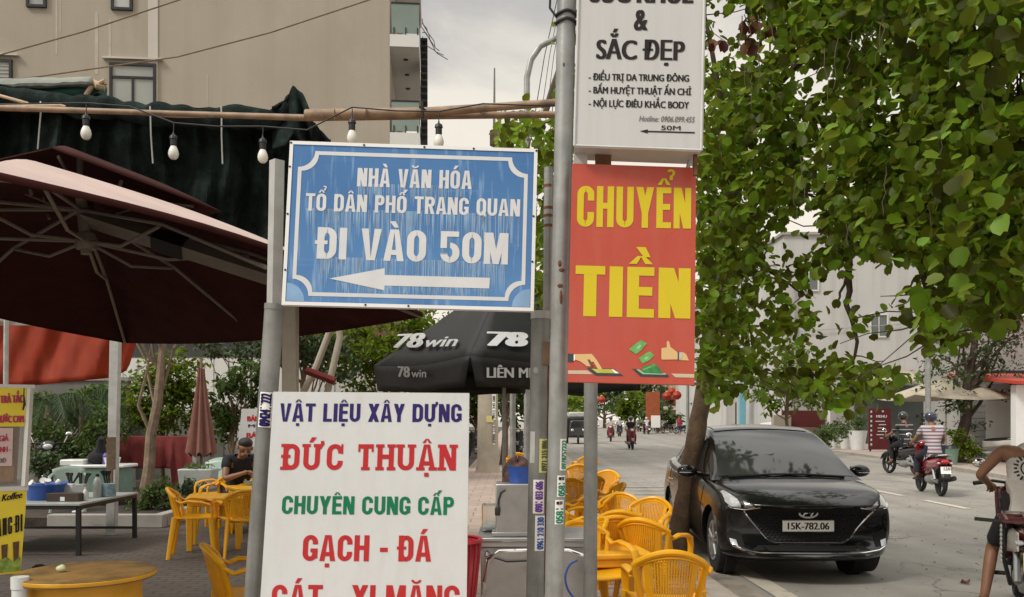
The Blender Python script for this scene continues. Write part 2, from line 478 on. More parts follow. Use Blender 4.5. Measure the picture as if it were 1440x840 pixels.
    if slab:
        e = slab; t = h * .72
        ends = {'H': ((s / 2, 0), (s / 2, 1), (W - s / 2, 0), (W - s / 2, 1)), 'N': ((s / 2, 0), (s / 2, 1), (W - s / 2, 1)), 'U': ((s / 2, 1), (W - s / 2, 1)), 'D': ((s / 2 - e * .3, 0), (s / 2 - e * .3, 1)), 'T': ((W / 2, 0),), 'A': ((s * .5, 0), (W - s * .5, 0))}
        for x, y in ends.get(c, ()): P.append(B(x - s / 2 - e, y if y == 0 else 1 - t, x + s / 2 + e, t if y == 0 else 1))
        if c == 'T': P += [B(0, .70, e * 1.2, 1), B(W - e * 1.2, .70, W, 1)]
        if c == 'C': P += [B(W - e * 1.2, .62, W, 1)]
    return P
def marks(base, ms, W, s, h):
    q = lambda *p: ('poly', list(p)); P = []; cx = W / 2; y = 1.06; a = min(.17, s * 1.0); up = 0
    if '\u0302' in ms:
        g = max(.16, s * .95); P += [q((cx - g, y), (cx - g * .35, y), (cx + .01, y + .16), (cx - g * .30, y + .16)), q((cx + g * .35, y), (cx + g, y), (cx + g * .30, y + .16), (cx - .01, y + .16))]; up = 1
    if '\u0306' in ms:
        g = max(.15, s); P += [('strip', [(cx + g * math.cos(t), y + .15 + .15 * math.sin(t)) for t in np.linspace(-3.14, 0, 9)], [(cx + g * .5 * math.cos(t), y + .15 + .07 * math.sin(t)) for t in np.linspace(-3.14, 0, 9)])]; up = 1
    if up: xx, yy = cx + max(.16, s * .8), y + .10
    else: xx, yy = cx, y
    if '\u0301' in ms: P.append(q((xx - a * .75, yy), (xx + a * .05, yy), (xx + a * .95, yy + .20), (xx - a * .15, yy + .20)))
    if '\u0300' in ms:
        if up: xx = cx + .06; yy = y + .14
        P.append(q((xx + a * .75, yy), (xx - a * .05, yy), (xx - a * .95, yy + .20), (xx + a * .15, yy + .20)))
    if '\u0309' in ms:
        g = .085; O = []; I = []
        for t in np.linspace(2.7, -1.3, 9): O.append((xx + g * 1.25 * math.cos(t), yy + .20 + g * 1.1 * math.sin(t))); I.append((xx + g * .45 * math.cos(t), yy + .20 + g * .40 * math.sin(t)))
        P += [('strip', O, I), q((xx - .035, yy + .02), (xx + .045, yy + .02), (xx + .055, yy + .14), (xx - .025, yy + .14))]
    if '\u0323' in ms: P.append(q((cx - .085, -.24), (cx + .085, -.24), (cx + .085, -.09), (cx - .085, -.09)))
    if '\u031b' in ms: P.append(q((W - s * .3, .80), (W + .02, .80), (W + .15, 1.0), (W + .13, 1.12), (W + .01, 1.12), (W + .01, 1.0), (W - s * .3, .97)))
    return P
def block_text(mb, body, width, cap, place, stem=.17, horiz=.15, gap=.07, lift0=.0015, slab=0, word=.30):
    """stem etc. as shares of the cap height"""
    items = []
    for ch in body:
        if ch == ' ': items.append((' ', [], 'sp')); continue
        ds = unicodedata.normalize('NFD', ch); b = ds[0]; m_ = list(ds[1:]); bar = False
        if b == 'Đ': b, bar = 'D', True
        items.append((b, m_, bar))
    k = width / cap
    fixed = 0; flex = 0
    for b, m_, bar in items:
        if b == ' ': fixed += word - gap
        elif b == 'I': fixed += stem * 1.05
        elif b == '-': fixed += stem * 1.5
        else:
            if '\u031b' in m_: fixed += .11
            flex += WID.get(b, 1.0) if b != '0' else 1.0
    fixed += gap * (len(items) - 1)
    u = (k - fixed) / flex; x = 0; n = 0
    for b, m_, bar in items:
        if b == ' ': x += word; continue
        W = stem * 1.05 if b == 'I' else stem * 1.5 if b == '-' else WID.get(b, 1.0) * u
        P = block(b, W, min(stem, W * .44) if b != 'I' else stem, horiz, slab)
        P = P + marks(b, m_, W, stem, horiz)
        if bar: P.append(('poly', [(-.07, .46), (stem * 1.45, .46), (stem * 1.45, .46 + horiz * .7), (-.07, .46 + horiz * .7)]))
        for i, e in enumerate(P):
            l = lift0 + i * .00016
            if e[0] == 'poly': mb.add([place((x + a) * cap, c * cap, l) for a, c in e[1]], [tuple(range(len(e[1])))])
            else:
                N = len(e[1]); mb.add([place((x + a) * cap, c * cap, l) for a, c in e[1] + e[2]], [(j, j + 1, N + j + 1, N + j) for j in range(N - 1)])
        x += W + gap + (.11 if '\u031b' in m_ else 0)
def face_block(s, body, p0, p1, cap, m, parent, name='lettering', **k):
    A, B = s.px(*p0), s.px(*p1); T = s.px(p0[0], p0[1] - cap) - A; u = (B - A).normalized(); v = s.v
    mb = MB(); block_text(mb, body, (B - A).length, T.length, lambda x, y, l: A + u * x + v * y + s.n * l, **k)
    return mb.build(name, m, parent, smooth=False)
Face.block = face_block
# ------------------------------------------------------------------ materials
M = {}
M['galv_dark'] = mat('dull galvanised steel', (.23, .235, .225), .5, .3, .18, 9, .05, 60, second=(.30, .30, .285), sscale=5, samt=.42, streak=((.14, .12, .10), .5, 30))
M['galv'] = mat('galvanised steel', (.31, .32, .31), .42, .35, .18, 9, .05, 60, streak=((.17, .15, .125), .45, 34), second=(.40, .41, .39), sscale=5, samt=.42)
M['galv_light'] = mat('weathered pale steel', (.46, .46, .44), .5, .15, .15, 10, second=(.30, .28, .25), sscale=6, samt=.3)
M['rust'] = mat('rust', (.16, .065, .03), .85, 0, .4, 25, .2)
M['white_paint'] = mat('white paint', (.78, .78, .77), .45, 0, .03, 3)
M['sign_white'] = mat('white sign sheet', (.55, .555, .55), .4, 0, .03, 2.5, .35, 3, second=(.555, .55, .53), sscale=3, samt=.35, streak=((.46, .44, .40), .45, 22))
M['box_white'] = mat('light box sheet', (.52, .52, .51), .35, 0, .02, 2, streak=((.42, .41, .38), .4, 24))
M['box_rim'] = mat('light box rim', (.52, .52, .50), .45, .1, .1, 6, second=(.38, .37, .34), sscale=8, samt=.3)
M['sign_red'] = mat('red sign sheet', (.47, .066, .034), .42, 0, .06, 3, .35, 4, second=(.46, .075, .052), sscale=2, samt=.45, streak=((.50, .12, .085), .4, 18))
M['yellow_letter'] = mat('yellow letters', (.62, .49, .025), .65, 0, .04, 4, spec=.2)
M['red_letter'] = mat('red letters', (.42, .022, .024), .65, 0, .06, 6, spec=.2)
M['navy_letter'] = mat('navy letters', (.022, .014, .11), .65, 0, .06, 6, spec=.2)
M['green_letter'] = mat('green letters', (.004, .15, .065), .65, 0, .06, 6, spec=.2)
M['black_letter'] = mat('dark letters', (.022, .018, .018), .65, 0, .05, 6, spec=.2)
M['grey_letter'] = mat('grey letters', (.16, .15, .15), .65, 0, .05, 6, spec=.2)
M['white_letter'] = mat('white letters', (.63, .64, .65), .65, 0, .05, 8, spec=.2)
M['silver_letter'] = mat('silver print', (.42, .42, .42), .5, 0, .2, 20)
M['dark_metal'] = mat('dark metal', (.02, .02, .02), .45, .3, .1, 10)
M['black_plastic'] = mat('black plastic', (.014, .014, .015), .4, 0, .1, 20)
M['rubber'] = mat('tyre rubber', (.017, .017, .017), .85, 0, .25, 30, .15)
M['chrome'] = mat('chrome', (.75, .75, .75), .12, 1, 0)
M['badge'] = mat('satin badge silver', (.78, .78, .78), .38, .5, 0)
M['steel'] = mat('brushed stainless', (.42, .42, .41), .32, .75, .08, 14, .03, 90)
M['orange'] = mat('orange plastic', (.90, .46, .008), .34, 0, .06, 6, second=(.86, .39, .006), sscale=3, samt=.35, transl=.22)
def wear(m, amt=.10):
    n = m.node_tree.nodes; l = m.node_tree.links; b = n['Principled BSDF']; src = b.inputs['Base Color'].links[0].from_socket
    oi = n.new('ShaderNodeObjectInfo'); tcn = n.new('ShaderNodeTexCoord'); z = n.new('ShaderNodeTexNoise'); z.inputs['Scale'].default_value = 9; z.inputs['Detail'].default_value = 7; z.inputs['Roughness'].default_value = .7; z.noise_dimensions = '4D'
    l.new(tcn.outputs['Object'], z.inputs['Vector']); w8 = n.new('ShaderNodeMath'); w8.operation = 'MULTIPLY'; w8.inputs[1].default_value = 40; l.new(oi.outputs['Random'], w8.inputs[0]); l.new(w8.outputs[0], z.inputs['W'])
    hs = n.new('ShaderNodeHueSaturation'); l.new(src, hs.inputs['Color'])
    mr = n.new('ShaderNodeMapRange'); mr.inputs[3].default_value = 1 - amt; mr.inputs[4].default_value = 1 + amt * .5; l.new(oi.outputs['Random'], mr.inputs[0]); l.new(mr.outputs[0], hs.inputs['Value'])
    g = n.new('ShaderNodeMapRange'); g.inputs[1].default_value = .52; g.inputs[2].default_value = .78; g.inputs[4].default_value = .45; l.new(z.outputs[0], g.inputs[0])
    x = n.new('ShaderNodeMix'); x.data_type = 'RGBA'; l.new(g.outputs[0], x.inputs[0]); l.new(hs.outputs[0], x.inputs[6]); x.inputs[7].default_value = (.58, .32, .06, 1)
    l.new(x.outputs[2], b.inputs['Base Color']); return m
wear(M['orange'])
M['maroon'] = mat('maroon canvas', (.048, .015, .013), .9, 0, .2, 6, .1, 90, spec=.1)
M['paled'] = mat('sky-lit tone canvas', (.52, .40, .36), .85, 0, .08, 4, .1, 90, spec=.2)  # skylight on the maroon canvas, put into the sheet's colour
M['alu'] = mat('bronze grey aluminium', (.22, .195, .165), .5, .3, .08, 10)
M['beige_metal'] = mat('beige metal', (.42, .38, .31), .5, .2, .08, 10)
M['black_canvas'] = mat('black canvas', (.009, .009, .010), .6, 0, .25, 5, .12, 60, second=(.035, .033, .031), sscale=2.2, samt=.33)
M['net'] = mat('dark shade net', (.012, .020, .018), .95, 0, .5, 7, .9, 85, second=(.030, .050, .042), sscale=4, samt=.38, spec=.15)
M['tarp_green'] = mat('green tarpaulin', (.012, .085, .06), .6, 0, .4, 6, .3, 20)
M['tarp_grey'] = mat('grey tarpaulin', (.20, .21, .18), .7, 0, .2, 5, .3, 20)
M['strap'] = mat('beige cloth strap', (.46, .33, .22), .8, 0, .15, 10, .2)
M['bamboo'] = mat('dry bamboo', (.26, .17, .10), .55, 0, .3, 8, second=(.14, .09, .055), sscale=6, samt=.4)
M['orange_tarp'] = mat('orange tarpaulin', (.38, .040, .007), .6, 0, .15, 3, .25, 8, transl=.25)
M['pale_cloth'] = mat('pale pink cloth', (.45, .35, .32), .8, 0, .1, 4, transl=.2)
M['red_cloth'] = mat('dusty red cloth', (.17, .022, .020), .85, 0, .2, 5, .2, 20)
M['pink_cloth'] = mat('faded pink canvas', (.20, .085, .062), .85, 0, .15, 6, .1)
M['concrete'] = mat('concrete', (.33, .31, .28), .9, 0, .12, 3, .15, 30, second=(.25, .24, .22), sscale=1.5, samt=.4)
M['leaf'] = mat('bauhinia leaves', (.100, .142, .006), .45, 0, 0, transl=.58, island=.7, spec=.25, tboost=.74)
M['leaf_dark'] = mat('shrub leaves', (.068, .112, .016), .5, 0, 0, tboost=.85, transl=.42, island=.5)
M['leaf_olive'] = mat('olive leaves', (.055, .085, .026), .55, 0, 0, transl=.3, island=.5)
M['leaf_yellow'] = mat('yellow green leaves', (.17, .26, .018), .5, 0, 0, tboost=.65, transl=.55, island=.45)
M['leaf_dry'] = mat('dry brown leaves', (.15, .055, .03), .7, 0, 0, transl=.25, island=.4)
M['palm'] = mat('palm fronds', (.035, .070, .016), .5, 0, 0, transl=.3, island=.4)  # green darkened to carry the yard's shade
M['bark'] = mat('grey brown bark', (.15, .098, .06), .9, 0, .3, 8, .6, 30, second=(.21, .155, .105), sscale=9, samt=.38)
M['bark_pale'] = mat('pale bark', (.22, .16, .11), .9, 0, .3, 8, .5, 30)
M['twig'] = mat('twigs', (.09, .065, .045), .9, 0, .2, 10)
M['wood'] = mat('weathered wood', (.22, .155, .10), .8, 0, .25, 8, .2)
M['wood_dark'] = mat('dark wood', (.05, .03, .02), .7, 0, .3, 8)
M['glass_dark'] = mat('dark window glass', (.02, .024, .026), .06, 0, 0, spec=.6)
M['glass_grey'] = mat('grey window glass', (.13, .145, .14), .08, 0, .1, 1, spec=.6)
M['skin'] = mat('skin', (.33, .17, .105), .55, 0, .08, 12)
M['skin_dark'] = mat('tanned skin', (.24, .115, .065), .5, 0, .08, 12)
M['hair'] = mat('black hair', (.012, .01, .009), .6, 0, .2, 40, .4, 90)
M['black_cloth'] = mat('black cotton', (.014, .014, .017), .9, 0, .2, 10, .2)
M['grey_cloth'] = mat('heather grey cotton', (.54, .51, .465), .9, 0, .06, 30, .15, 30)
M['navy_cloth'] = mat('dark navy cloth', (.018, .017, .032), .9, 0, .2, 10, .2)
M['red_bike'] = mat('red bike paint', (.22, .012, .018), .25, 0, .08, 6, coat=.6)
M['maroon_bike'] = mat('dark maroon bike paint', (.085, .010, .012), .3, 0, .1, 6, coat=.4)
M['white_bike'] = mat('cream bike paint', (.62, .60, .54), .3, 0, .05, 6, coat=.4)
M['black_bike'] = mat('black bike paint', (.014, .014, .015), .25, 0, .1, 6, coat=.6)
M['plate_white'] = mat('white plate', (.90, .89, .85), .4, 0, .05, 10)
M['plate_yellow'] = mat('yellow plate', (.68, .62, .25), .4, 0, .06, 10)
M['blue_plastic'] = mat('blue plastic', (.03, .09, .36), .35, 0, .15, 8)
M['green_paint'] = mat('grey green plastic', (.16, .25, .20), .4, 0, .1, 8)
M['grey_plastic'] = mat('grey plastic', (.36, .38, .36), .45, 0, .1, 8)
M['white_plastic'] = mat('white plastic', (.70, .72, .70), .35, 0, .05, 8)
M['red_plastic'] = mat('red plastic', (.36, .02, .03), .35, 0, .1, 8)
M['yellow_barrel'] = mat('yellow painted drum', (.72, .36, .02), .5, 0, .12, 6, .1, 30, second=(.45, .22, .03), sscale=5, samt=.33)
M['ply'] = mat('stained plywood', (.26, .15, .045), .55, 0, .3, 5, .1, 30, second=(.13, .08, .03), sscale=4, samt=.45)
M['cart_yellow'] = mat('yellow cart film', (.80, .63, .03), .4, 0, .05, 5)
M['cart_white'] = mat('white cart frame', (.62, .62, .58), .45, 0, .06, 6)
M['red_light'] = mat('red lens', (.45, .012, .012), .2, 0, .1, 20, coat=.5)
M['clear_lens'] = mat('clear lens', (.55, .57, .58), .1, .2, .15, 30, coat=1)
M['menu_red'] = mat('dark red board', (.10, .012, .014), .5, 0, .1, 4)
M['lantern'] = mat('red lantern', (.45, .04, .018), .5, 0, .1, 8, transl=.3)
M['cream_canvas'] = mat('cream canvas', (.55, .49, .38), .85, 0, .08, 4, transl=.25)
M['clear'] = mat('clear plastic', (.80, .82, .80), .08, 0, 0, trans=1)

def brick_mat(name, c1, c2, mort, scale, bw, bh, rough=.85, dirt=(.2, .17, .14), dsc=.6, damt=.45, rot=0, mortar=.012):
    m = bpy.data.materials.new(name); m.use_nodes = True
    n = m.node_tree.nodes; l = m.node_tree.links; b = n['Principled BSDF']
    tcn = n.new('ShaderNodeTexCoord'); mpn = n.new('ShaderNodeMapping'); mpn.inputs['Rotation'].default_value = (0, 0, R(rot))
    l.new(tcn.outputs['Object'], mpn.inputs[0])
    br = n.new('ShaderNodeTexBrick'); l.new(mpn.outputs[0], br.inputs['Vector'])
    br.inputs['Color1'].default_value = (*c1, 1); br.inputs['Color2'].default_value = (*c2, 1); br.inputs['Mortar'].default_value = (*mort, 1)
    br.inputs['Scale'].default_value = scale; br.inputs['Brick Width'].default_value = bw; br.inputs['Row Height'].default_value = bh
    br.inputs['Mortar Size'].default_value = mortar; br.inputs['Mortar Smooth'].default_value = .3
    nz = n.new('ShaderNodeTexNoise'); nz.inputs['Scale'].default_value = dsc; nz.inputs['Detail'].default_value = 8; nz.inputs['Roughness'].default_value = .7
    l.new(tcn.outputs['Object'], nz.inputs['Vector'])
    rp = n.new('ShaderNodeValToRGB'); l.new(nz.outputs[0], rp.inputs[0])
    rp.color_ramp.elements[0].position = 1 - damt - .15; rp.color_ramp.elements[1].position = 1 - damt + .2
    mxn = n.new('ShaderNodeMix'); mxn.data_type = 'RGBA'; l.new(rp.outputs[0], mxn.inputs[0])
    l.new(br.outputs[0], mxn.inputs[6]); mxn.inputs[7].default_value = (*dirt, 1)
    l.new(mxn.outputs[2], b.inputs['Base Color']); b.inputs['Roughness'].default_value = rough
    bp = n.new('ShaderNodeBump'); bp.inputs['Strength'].default_value = .4; bp.inputs['Distance'].default_value = .01; bp.invert = True
    l.new(br.outputs['Fac'], bp.inputs['Height']); l.new(bp.outputs[0], b.inputs['Normal'])
    return m
M['paver'] = brick_mat('pink pavers', (.43, .325, .265), (.36, .28, .235), (.20, .16, .135), 1, .4, .4, dirt=(.30, .245, .205))
M['paver_dark'] = brick_mat('shade-toned dark pavers', (.098, .076, .062), (.08, .063, .052), (.04, .032, .027), 1, .22, .11, dirt=(.058, .046, .038), dsc=1.1)  # parasol shade over the yard is put into this dark colour
M['paver_far'] = brick_mat('pavers across the road', (.40, .32, .27), (.34, .28, .24), (.2, .17, .15), 1, .4, .4, dirt=(.27, .225, .20))

def asphalt():
    m = mat('grey asphalt', (.262, .245, .215), .88, 0, .10, .9, .25, 120, second=(.205, .19, .168), sscale=.55, samt=.36)
    n = m.node_tree.nodes; l = m.node_tree.links; b = n['Principled BSDF']
    src = b.inputs['Base Color'].links[0].from_socket
    tcn = n.new('ShaderNodeTexCoord'); mpn = n.new('ShaderNodeMapping'); mpn.inputs['Scale'].default_value = (1.6, .05, 1)
    l.new(tcn.outputs['Object'], mpn.inputs[0])
    a = n.new('ShaderNodeTexNoise'); a.inputs['Scale'].default_value = 1.0; a.inputs['Detail'].default_value = 6
    l.new(mpn.outputs[0], a.inputs['Vector'])
    g = n.new('ShaderNodeTexNoise'); g.inputs['Scale'].default_value = 160; g.inputs['Detail'].default_value = 2
    l.new(tcn.outputs['Object'], g.inputs['Vector'])
    m1 = n.new('ShaderNodeMapRange'); m1.inputs[1].default_value = .3; m1.inputs[2].default_value = .7; m1.inputs[3].default_value = .84; m1.inputs[4].default_value = 1.16
    l.new(a.outputs[0], m1.inputs[0])
    m2 = n.new('ShaderNodeMapRange'); m2.inputs[1].default_value = .3; m2.inputs[2].default_value = .7; m2.inputs[3].default_value = .72; m2.inputs[4].default_value = 1.28
    l.new(g.outputs[0], m2.inputs[0])
    mm = n.new('ShaderNodeMath'); mm.operation = 'MULTIPLY'; l.new(m1.outputs[0], mm.inputs[0]); l.new(m2.outputs[0], mm.inputs[1])
    hs = n.new('ShaderNodeHueSaturation'); l.new(src, hs.inputs['Color']); l.new(mm.outputs[0], hs.inputs['Value'])
    # hairline cracks, only in some stretches
    vo = n.new('ShaderNodeTexVoronoi'); vo.feature = 'DISTANCE_TO_EDGE'; vo.inputs['Scale'].default_value = .42
    wz = n.new('ShaderNodeTexNoise'); wz.inputs['Scale'].default_value = 1.6; wz.inputs['Detail'].default_value = 5; l.new(tcn.outputs['Object'], wz.inputs['Vector'])
    wa = n.new('ShaderNodeVectorMath'); wa.operation = 'MULTIPLY_ADD'; l.new(wz.outputs['Color'], wa.inputs[0]); wa.inputs[1].default_value = (1.4, 1.4, 0); l.new(tcn.outputs['Object'], wa.inputs[2])
    l.new(wa.outputs[0], vo.inputs['Vector'])
    ck = n.new('ShaderNodeMapRange'); ck.inputs[1].default_value = .004; ck.inputs[2].default_value = .012; ck.inputs[3].default_value = 1; ck.inputs[4].default_value = 0; l.new(vo.outputs['Distance'], ck.inputs[0])
    pz_ = n.new('ShaderNodeTexNoise'); pz_.inputs['Scale'].default_value = .28; l.new(tcn.outputs['Object'], pz_.inputs['Vector'])
    pm_ = n.new('ShaderNodeMapRange'); pm_.inputs[1].default_value = .48; pm_.inputs[2].default_value = .60; l.new(pz_.outputs[0], pm_.inputs[0])
    cm = n.new('ShaderNodeMath'); cm.operation = 'MULTIPLY'; l.new(ck.outputs[0], cm.inputs[0]); l.new(pm_.outputs[0], cm.inputs[1])
    cm2 = n.new('ShaderNodeMath'); cm2.operation = 'MULTIPLY'; cm2.inputs[1].default_value = .6; l.new(cm.outputs[0], cm2.inputs[0])
    cx_ = n.new('ShaderNodeMix'); cx_.data_type = 'RGBA'; l.new(cm2.outputs[0], cx_.inputs[0]); l.new(hs.outputs[0], cx_.inputs[6]); cx_.inputs[7].default_value = (.07, .065, .058, 1)
    oz = n.new('ShaderNodeTexNoise'); oz.inputs['Scale'].default_value = 1.1; oz.inputs['Detail'].default_value = 3; l.new(tcn.outputs['Object'], oz.inputs['Vector'])
    om = n.new('ShaderNodeMapRange'); om.inputs[1].default_value = .66; om.inputs[2].default_value = .74; om.inputs[4].default_value = .5; l.new(oz.outputs[0], om.inputs[0])
    ox = n.new('ShaderNodeMix'); ox.data_type = 'RGBA'; l.new(om.outputs[0], ox.inputs[0]); l.new(cx_.outputs[2], ox.inputs[6]); ox.inputs[7].default_value = (.10, .093, .083, 1)
    l.new(ox.outputs[2], b.inputs['Base Color'])
    return m
M['asphalt'] = asphalt()
M['gutter'] = mat('gutter concrete', (.30, .26, .215), .9, 0, .15, 3, .2, 40, second=(.20, .17, .145), sscale=2, samt=.45)
M['kerb'] = mat('kerb stone', (.36, .315, .27), .85, 0, .12, 5, .2, 40, second=(.25, .215, .185), sscale=3, samt=.4)
M['paint'] = mat('worn road paint', (.50, .455, .37), .8, 0, .1, 5, second=(.27, .25, .22), sscale=5, samt=.36)
M['paint_thin'] = mat('very worn road paint', (.36, .325, .27), .85, 0, .1, 5, second=(.21, .195, .175), sscale=4, samt=.5)

# ------------------------------------------------------------------ ground, road, pavements
RZ = -.10
g = MB(); g.box((0, 250, -.6), (900, 900, .96)); structure(g.build('ground', M['concrete'], smooth=False))      # top at -0.12
KL = [(-6, 2.15), (4, 2.10), (6, 2.02), (7.5, 1.90), (10, 1.82), (13, 1.95), (16, 1.95), (25, 2.0), (40, 2.3), (60, 3.2), (90, 4.6), (150, 6.5)]
KR = [(-6, 12.2), (10, 12.2), (20, 12.4), (30, 14.0), (40, 14.8), (50, 15.1), (83, 15.4), (120, 16.5), (150, 18)]
def kx(tab, y): return float(np.interp(y, [a for a, b in tab], [b for a, b in tab]))
YS = [-6, 0, 3, 5, 6, 6.8, 7.5, 8.2, 9, 10, 11.5, 13, 14.5, 16, 18, 20, 22.5, 25, 28, 32, 36, 40, 45, 50, 60, 70, 80, 90, 110, 130, 150]
def strip(name, xa, xb, z, m, ys=YS):
    mb = MB(); mb.grid(lambda u, t: V(((xa(ys[int(round(t * (len(ys) - 1)))]) * (1 - u) + xb(ys[int(round(t * (len(ys) - 1)))]) * u), ys[int(round(t * (len(ys) - 1)))], z)), 1, len(ys) - 1)
    return structure(mb.build(name, m, smooth=False))
L = lambda y: kx(KL, y); RR = lambda y: kx(KR, y)
strip('road', lambda y: L(y) + .30, lambda y: RR(y) - .0, RZ, M['asphalt'])
strip('gutter', lambda y: L(y) + .002, lambda y: L(y) + .36, RZ + .006, M['gutter'])
strip('edge_line', lambda y: L(y) + .46, lambda y: L(y) + .66, RZ + .010, M['paint'], [2, 4, 6, 6.8, 7.5, 8.2, 9, 9.6])
def kerb(name, f, side):
    mb = MB()
    prof = [(0, 0.001), (0, -.118), (-side * .22, -.118), (-side * .22, .004), (-side * .03, .004)]
    vs = [V((f(y) + a, y, b)) for y in YS for a, b in prof]; n = len(prof)
    fs = [(i * n + k, i * n + (k + 1) % n, (i + 1) * n + (k + 1) % n, (i + 1) * n + k) for i in range(len(YS) - 1) for k in range(n)]
    mb.add(vs, fs); return structure(mb.build(name, M['kerb'], smooth=False))
kerb('kerb', L, 1); kerb('kerb', RR, -1)
strip('pavement', lambda y: -1.3, lambda y: L(y) - .22, 0, M['paver'])
strip('yard_paving', lambda y: -60, lambda y: -1.3, 0, M['paver_dark'])
strip('far_pavement', lambda y: RR(y) + .22, lambda y: 90, 0, M['paver_far'])
for i, y in enumerate((15.6, 16.6, 17.6, 18.6, 19.6, 20.6)):
    mb = MB(); mb.box((4.3, y, RZ + .008), (3.4, .34, .004)); structure(mb.build('road_marking', M['paint_thin'], smooth=False))
for a, b in ((15.6, 17.2), (18.2, 20.1), (22.5, 25)):
    mb = MB(); mb.box((8.0, (a + b) / 2, RZ + .008), (.15, b - a, .004)); structure(mb.build('lane_dash', M['paint'], smooth=False))
mb = MB()
for i in range(900):
    a, b = random.uniform(2.3, 11.5), random.uniform(7, 26)
    s = random.uniform(.006, .02); mb.ell((a, b, RZ + .004), (s, s, s * .5), 5)
tag(structure(mb.build('road_grit', M['gutter'])), kind='stuff')

# ------------------------------------------------------------------ buildings
M['apt'] = mat('grey beige render', (.36, .315, .25), .9, 0, .07, .35, .06, 20, second=(.40, .355, .29), sscale=.5, samt=.38, streak=((.29, .25, .20), .55, 1.6))
M['apt_pale'] = mat('paler render band', (.52, .48, .42), .9, 0, .08, 1)
M['apt_stain'] = mat('lime stain', (.43, .385, .32), .9, 0, .1, 3)
M['soffit'] = mat('painted soffit', (.62, .61, .58), .8, 0, .04, 1)
M['rail_glass'] = mat('greenish rail glass', (.20, .25, .22), .1, 0, .1, 1, spec=.6)
a = thing('apartment_building', 'tall windowless-looking grey beige apartment block with stacked glass balconies', 'building', (-3.44, 25, 0), R(5))
A = lambda mb, n, m, **k: mb.build(n, m, a, **k)
mb = MB(); mb.box((-13, 7, 9.5), (26, 14, 19)); A(mb, 'wall', M['apt'], smooth=False)
mb = MB(); mb.box((-6.45, -.012, 10), (.26, .03, 15)); A(mb, 'pale_band', M['apt_pale'], smooth=False)
for x, z0, z1, wd in ((-9.0, 11.4, 12.9, .05), (-8.9, 12.0, 12.9, .03), (-7.95, 10.9, 12.6, .09), (-7.6, 11.4, 12.4, .06), (-5.0, 8, 11, .03)):
    mb = MB(); mb.box((x, -.003, (z0 + z1) / 2), (wd, .006, z1 - z0)); A(mb, 'stain', M['apt_stain'], smooth=False)
def apx(x, y):      # pixel -> local wall x, z on the side wall
    a_ = (x - CX) / F; s_ = (a_ * 25 + 3.44) / (math.cos(R(5)) - a_ * math.sin(R(5))); d_ = 25 + s_ * math.sin(R(5)); return s_, EYE + (YH - y) / F * d_
def apt_window(x0, y0, x1, y1, mul, trans, m):
    a0, b1 = apx(x0, y0); a1, b0 = apx(x1, y1); cx, cz = (a0 + a1) / 2, (b0 + b1) / 2; wd, h = a1 - a0, b1 - b0
    f = MB()
    for sx in (-1, 1): f.box((cx + sx * (wd / 2 - .035), -.03, cz), (.07, .10, h))
    for sz in (-1, 1): f.box((cx, -.03, cz + sz * (h / 2 - .035)), (wd - .14, .10, .07))
    if trans: f.box((cx, -.03, b1 - h * .29), (wd - .14, .08, .06))
    if mul: f.box((cx, -.03, b0 + h * .36), (.06, .07, h * .66))
    fr = A(f, 'window', M['dark_metal'], smooth=False)
    g = MB(); g.box((cx, -.015, cz), (wd - .1, .03, h - .1)); g.build('pane', m, fr, smooth=False)
    s = MB(); s.box((cx, -.06, b1 + .12), (wd + .35, .12, .05)); s.build('hood', M['apt_pale'], fr, smooth=False)
M['curtain'] = mat('pane with pale blind behind', (.30, .31, .28), .12, 0, .1, 1, spec=.6)
M['pale_pane'] = mat('pale window pane', (.42, .43, .40), .1, 0, .1, 1, spec=.6)  # paler pane colour than the other windows
apt_window(155, 89, 220, 160, True, True, M['curtain'])
apt_window(38, -40, 66, 12, False, False, M['curtain'])
apt_window(157, -40, 187, 16, False, False, M['pale_pane'])
apt_window(-12, 84, 18, 125, False, False, M['curtain'])
mb = MB()
for k in range(7): mb.box((apx(0, 0)[0] - .0, -.04, apx(0, 88)[1] - k * .1), (.55, .02, .012))
A(mb, 'shutter_slats', M['apt_pale'], smooth=False)
for z in (6.2, 9.2, 11.96, 14.9):
    s = MB(); s.box((.40, 2.75, z + .17), (.84, 5.5, .34)); sl_ = A(s, 'balcony', M['soffit'], smooth=False)
    q = MB(); q.box((.44, .03, z + .80), (.76, .02, .82)); q.box((.80, 2.75, z + .80), (.02, 5.4, .82)); q.build('glass_rail', M['rail_glass'], sl_, smooth=False)
    q = MB()
    for k in range(4): q.lathe([(.07, 0), (.07, -.02)], 12, (.42, .9 + k * 1.15, z - .002))
    q.build('downlight', M['dark_metal'], sl_)
    q = MB(); q.box((.44, .03, z + 1.235), (.80, .05, .04)); q.box((.80, 2.75, z + 1.235), (.05, 5.4, .04))
    for k in range(3): q.box((.12 + k * .33, .01, z + .44), (.03, .03, .2))
    q.build('hand_rail', M['dark_metal'], sl_, smooth=False)
mb = MB()
for k in range(16): mb.box((.95, 1.4, 9.6 + k * .20), (.20, .9, .06))
for k in range(6): mb.box((.44, .15, 13.62 + k * .14), (.8, .05, .06))
for k in range(2): mb.box((.2 + .4 * k, .12, 13.95), (.05, .05, 1.1))
mb.box((.02, .1, 13.9), (.12, .2, 1.0))
A(mb, 'louvre', M['dark_metal'], smooth=False)
mb = MB(); mb.box((.02, 5.9, 8), (.3, 1, 16)); A(mb, 'pier', M['apt_pale'], smooth=False)
mb = MB()
for k in range(5): mb.tube(bent((.9, .3 + k * .3, 12.9), (1.15 + .12 * k, .2, 12.2 - .12 * k), 4, .08), .012, 5)
A(mb, 'dry_creeper', M['twig'])

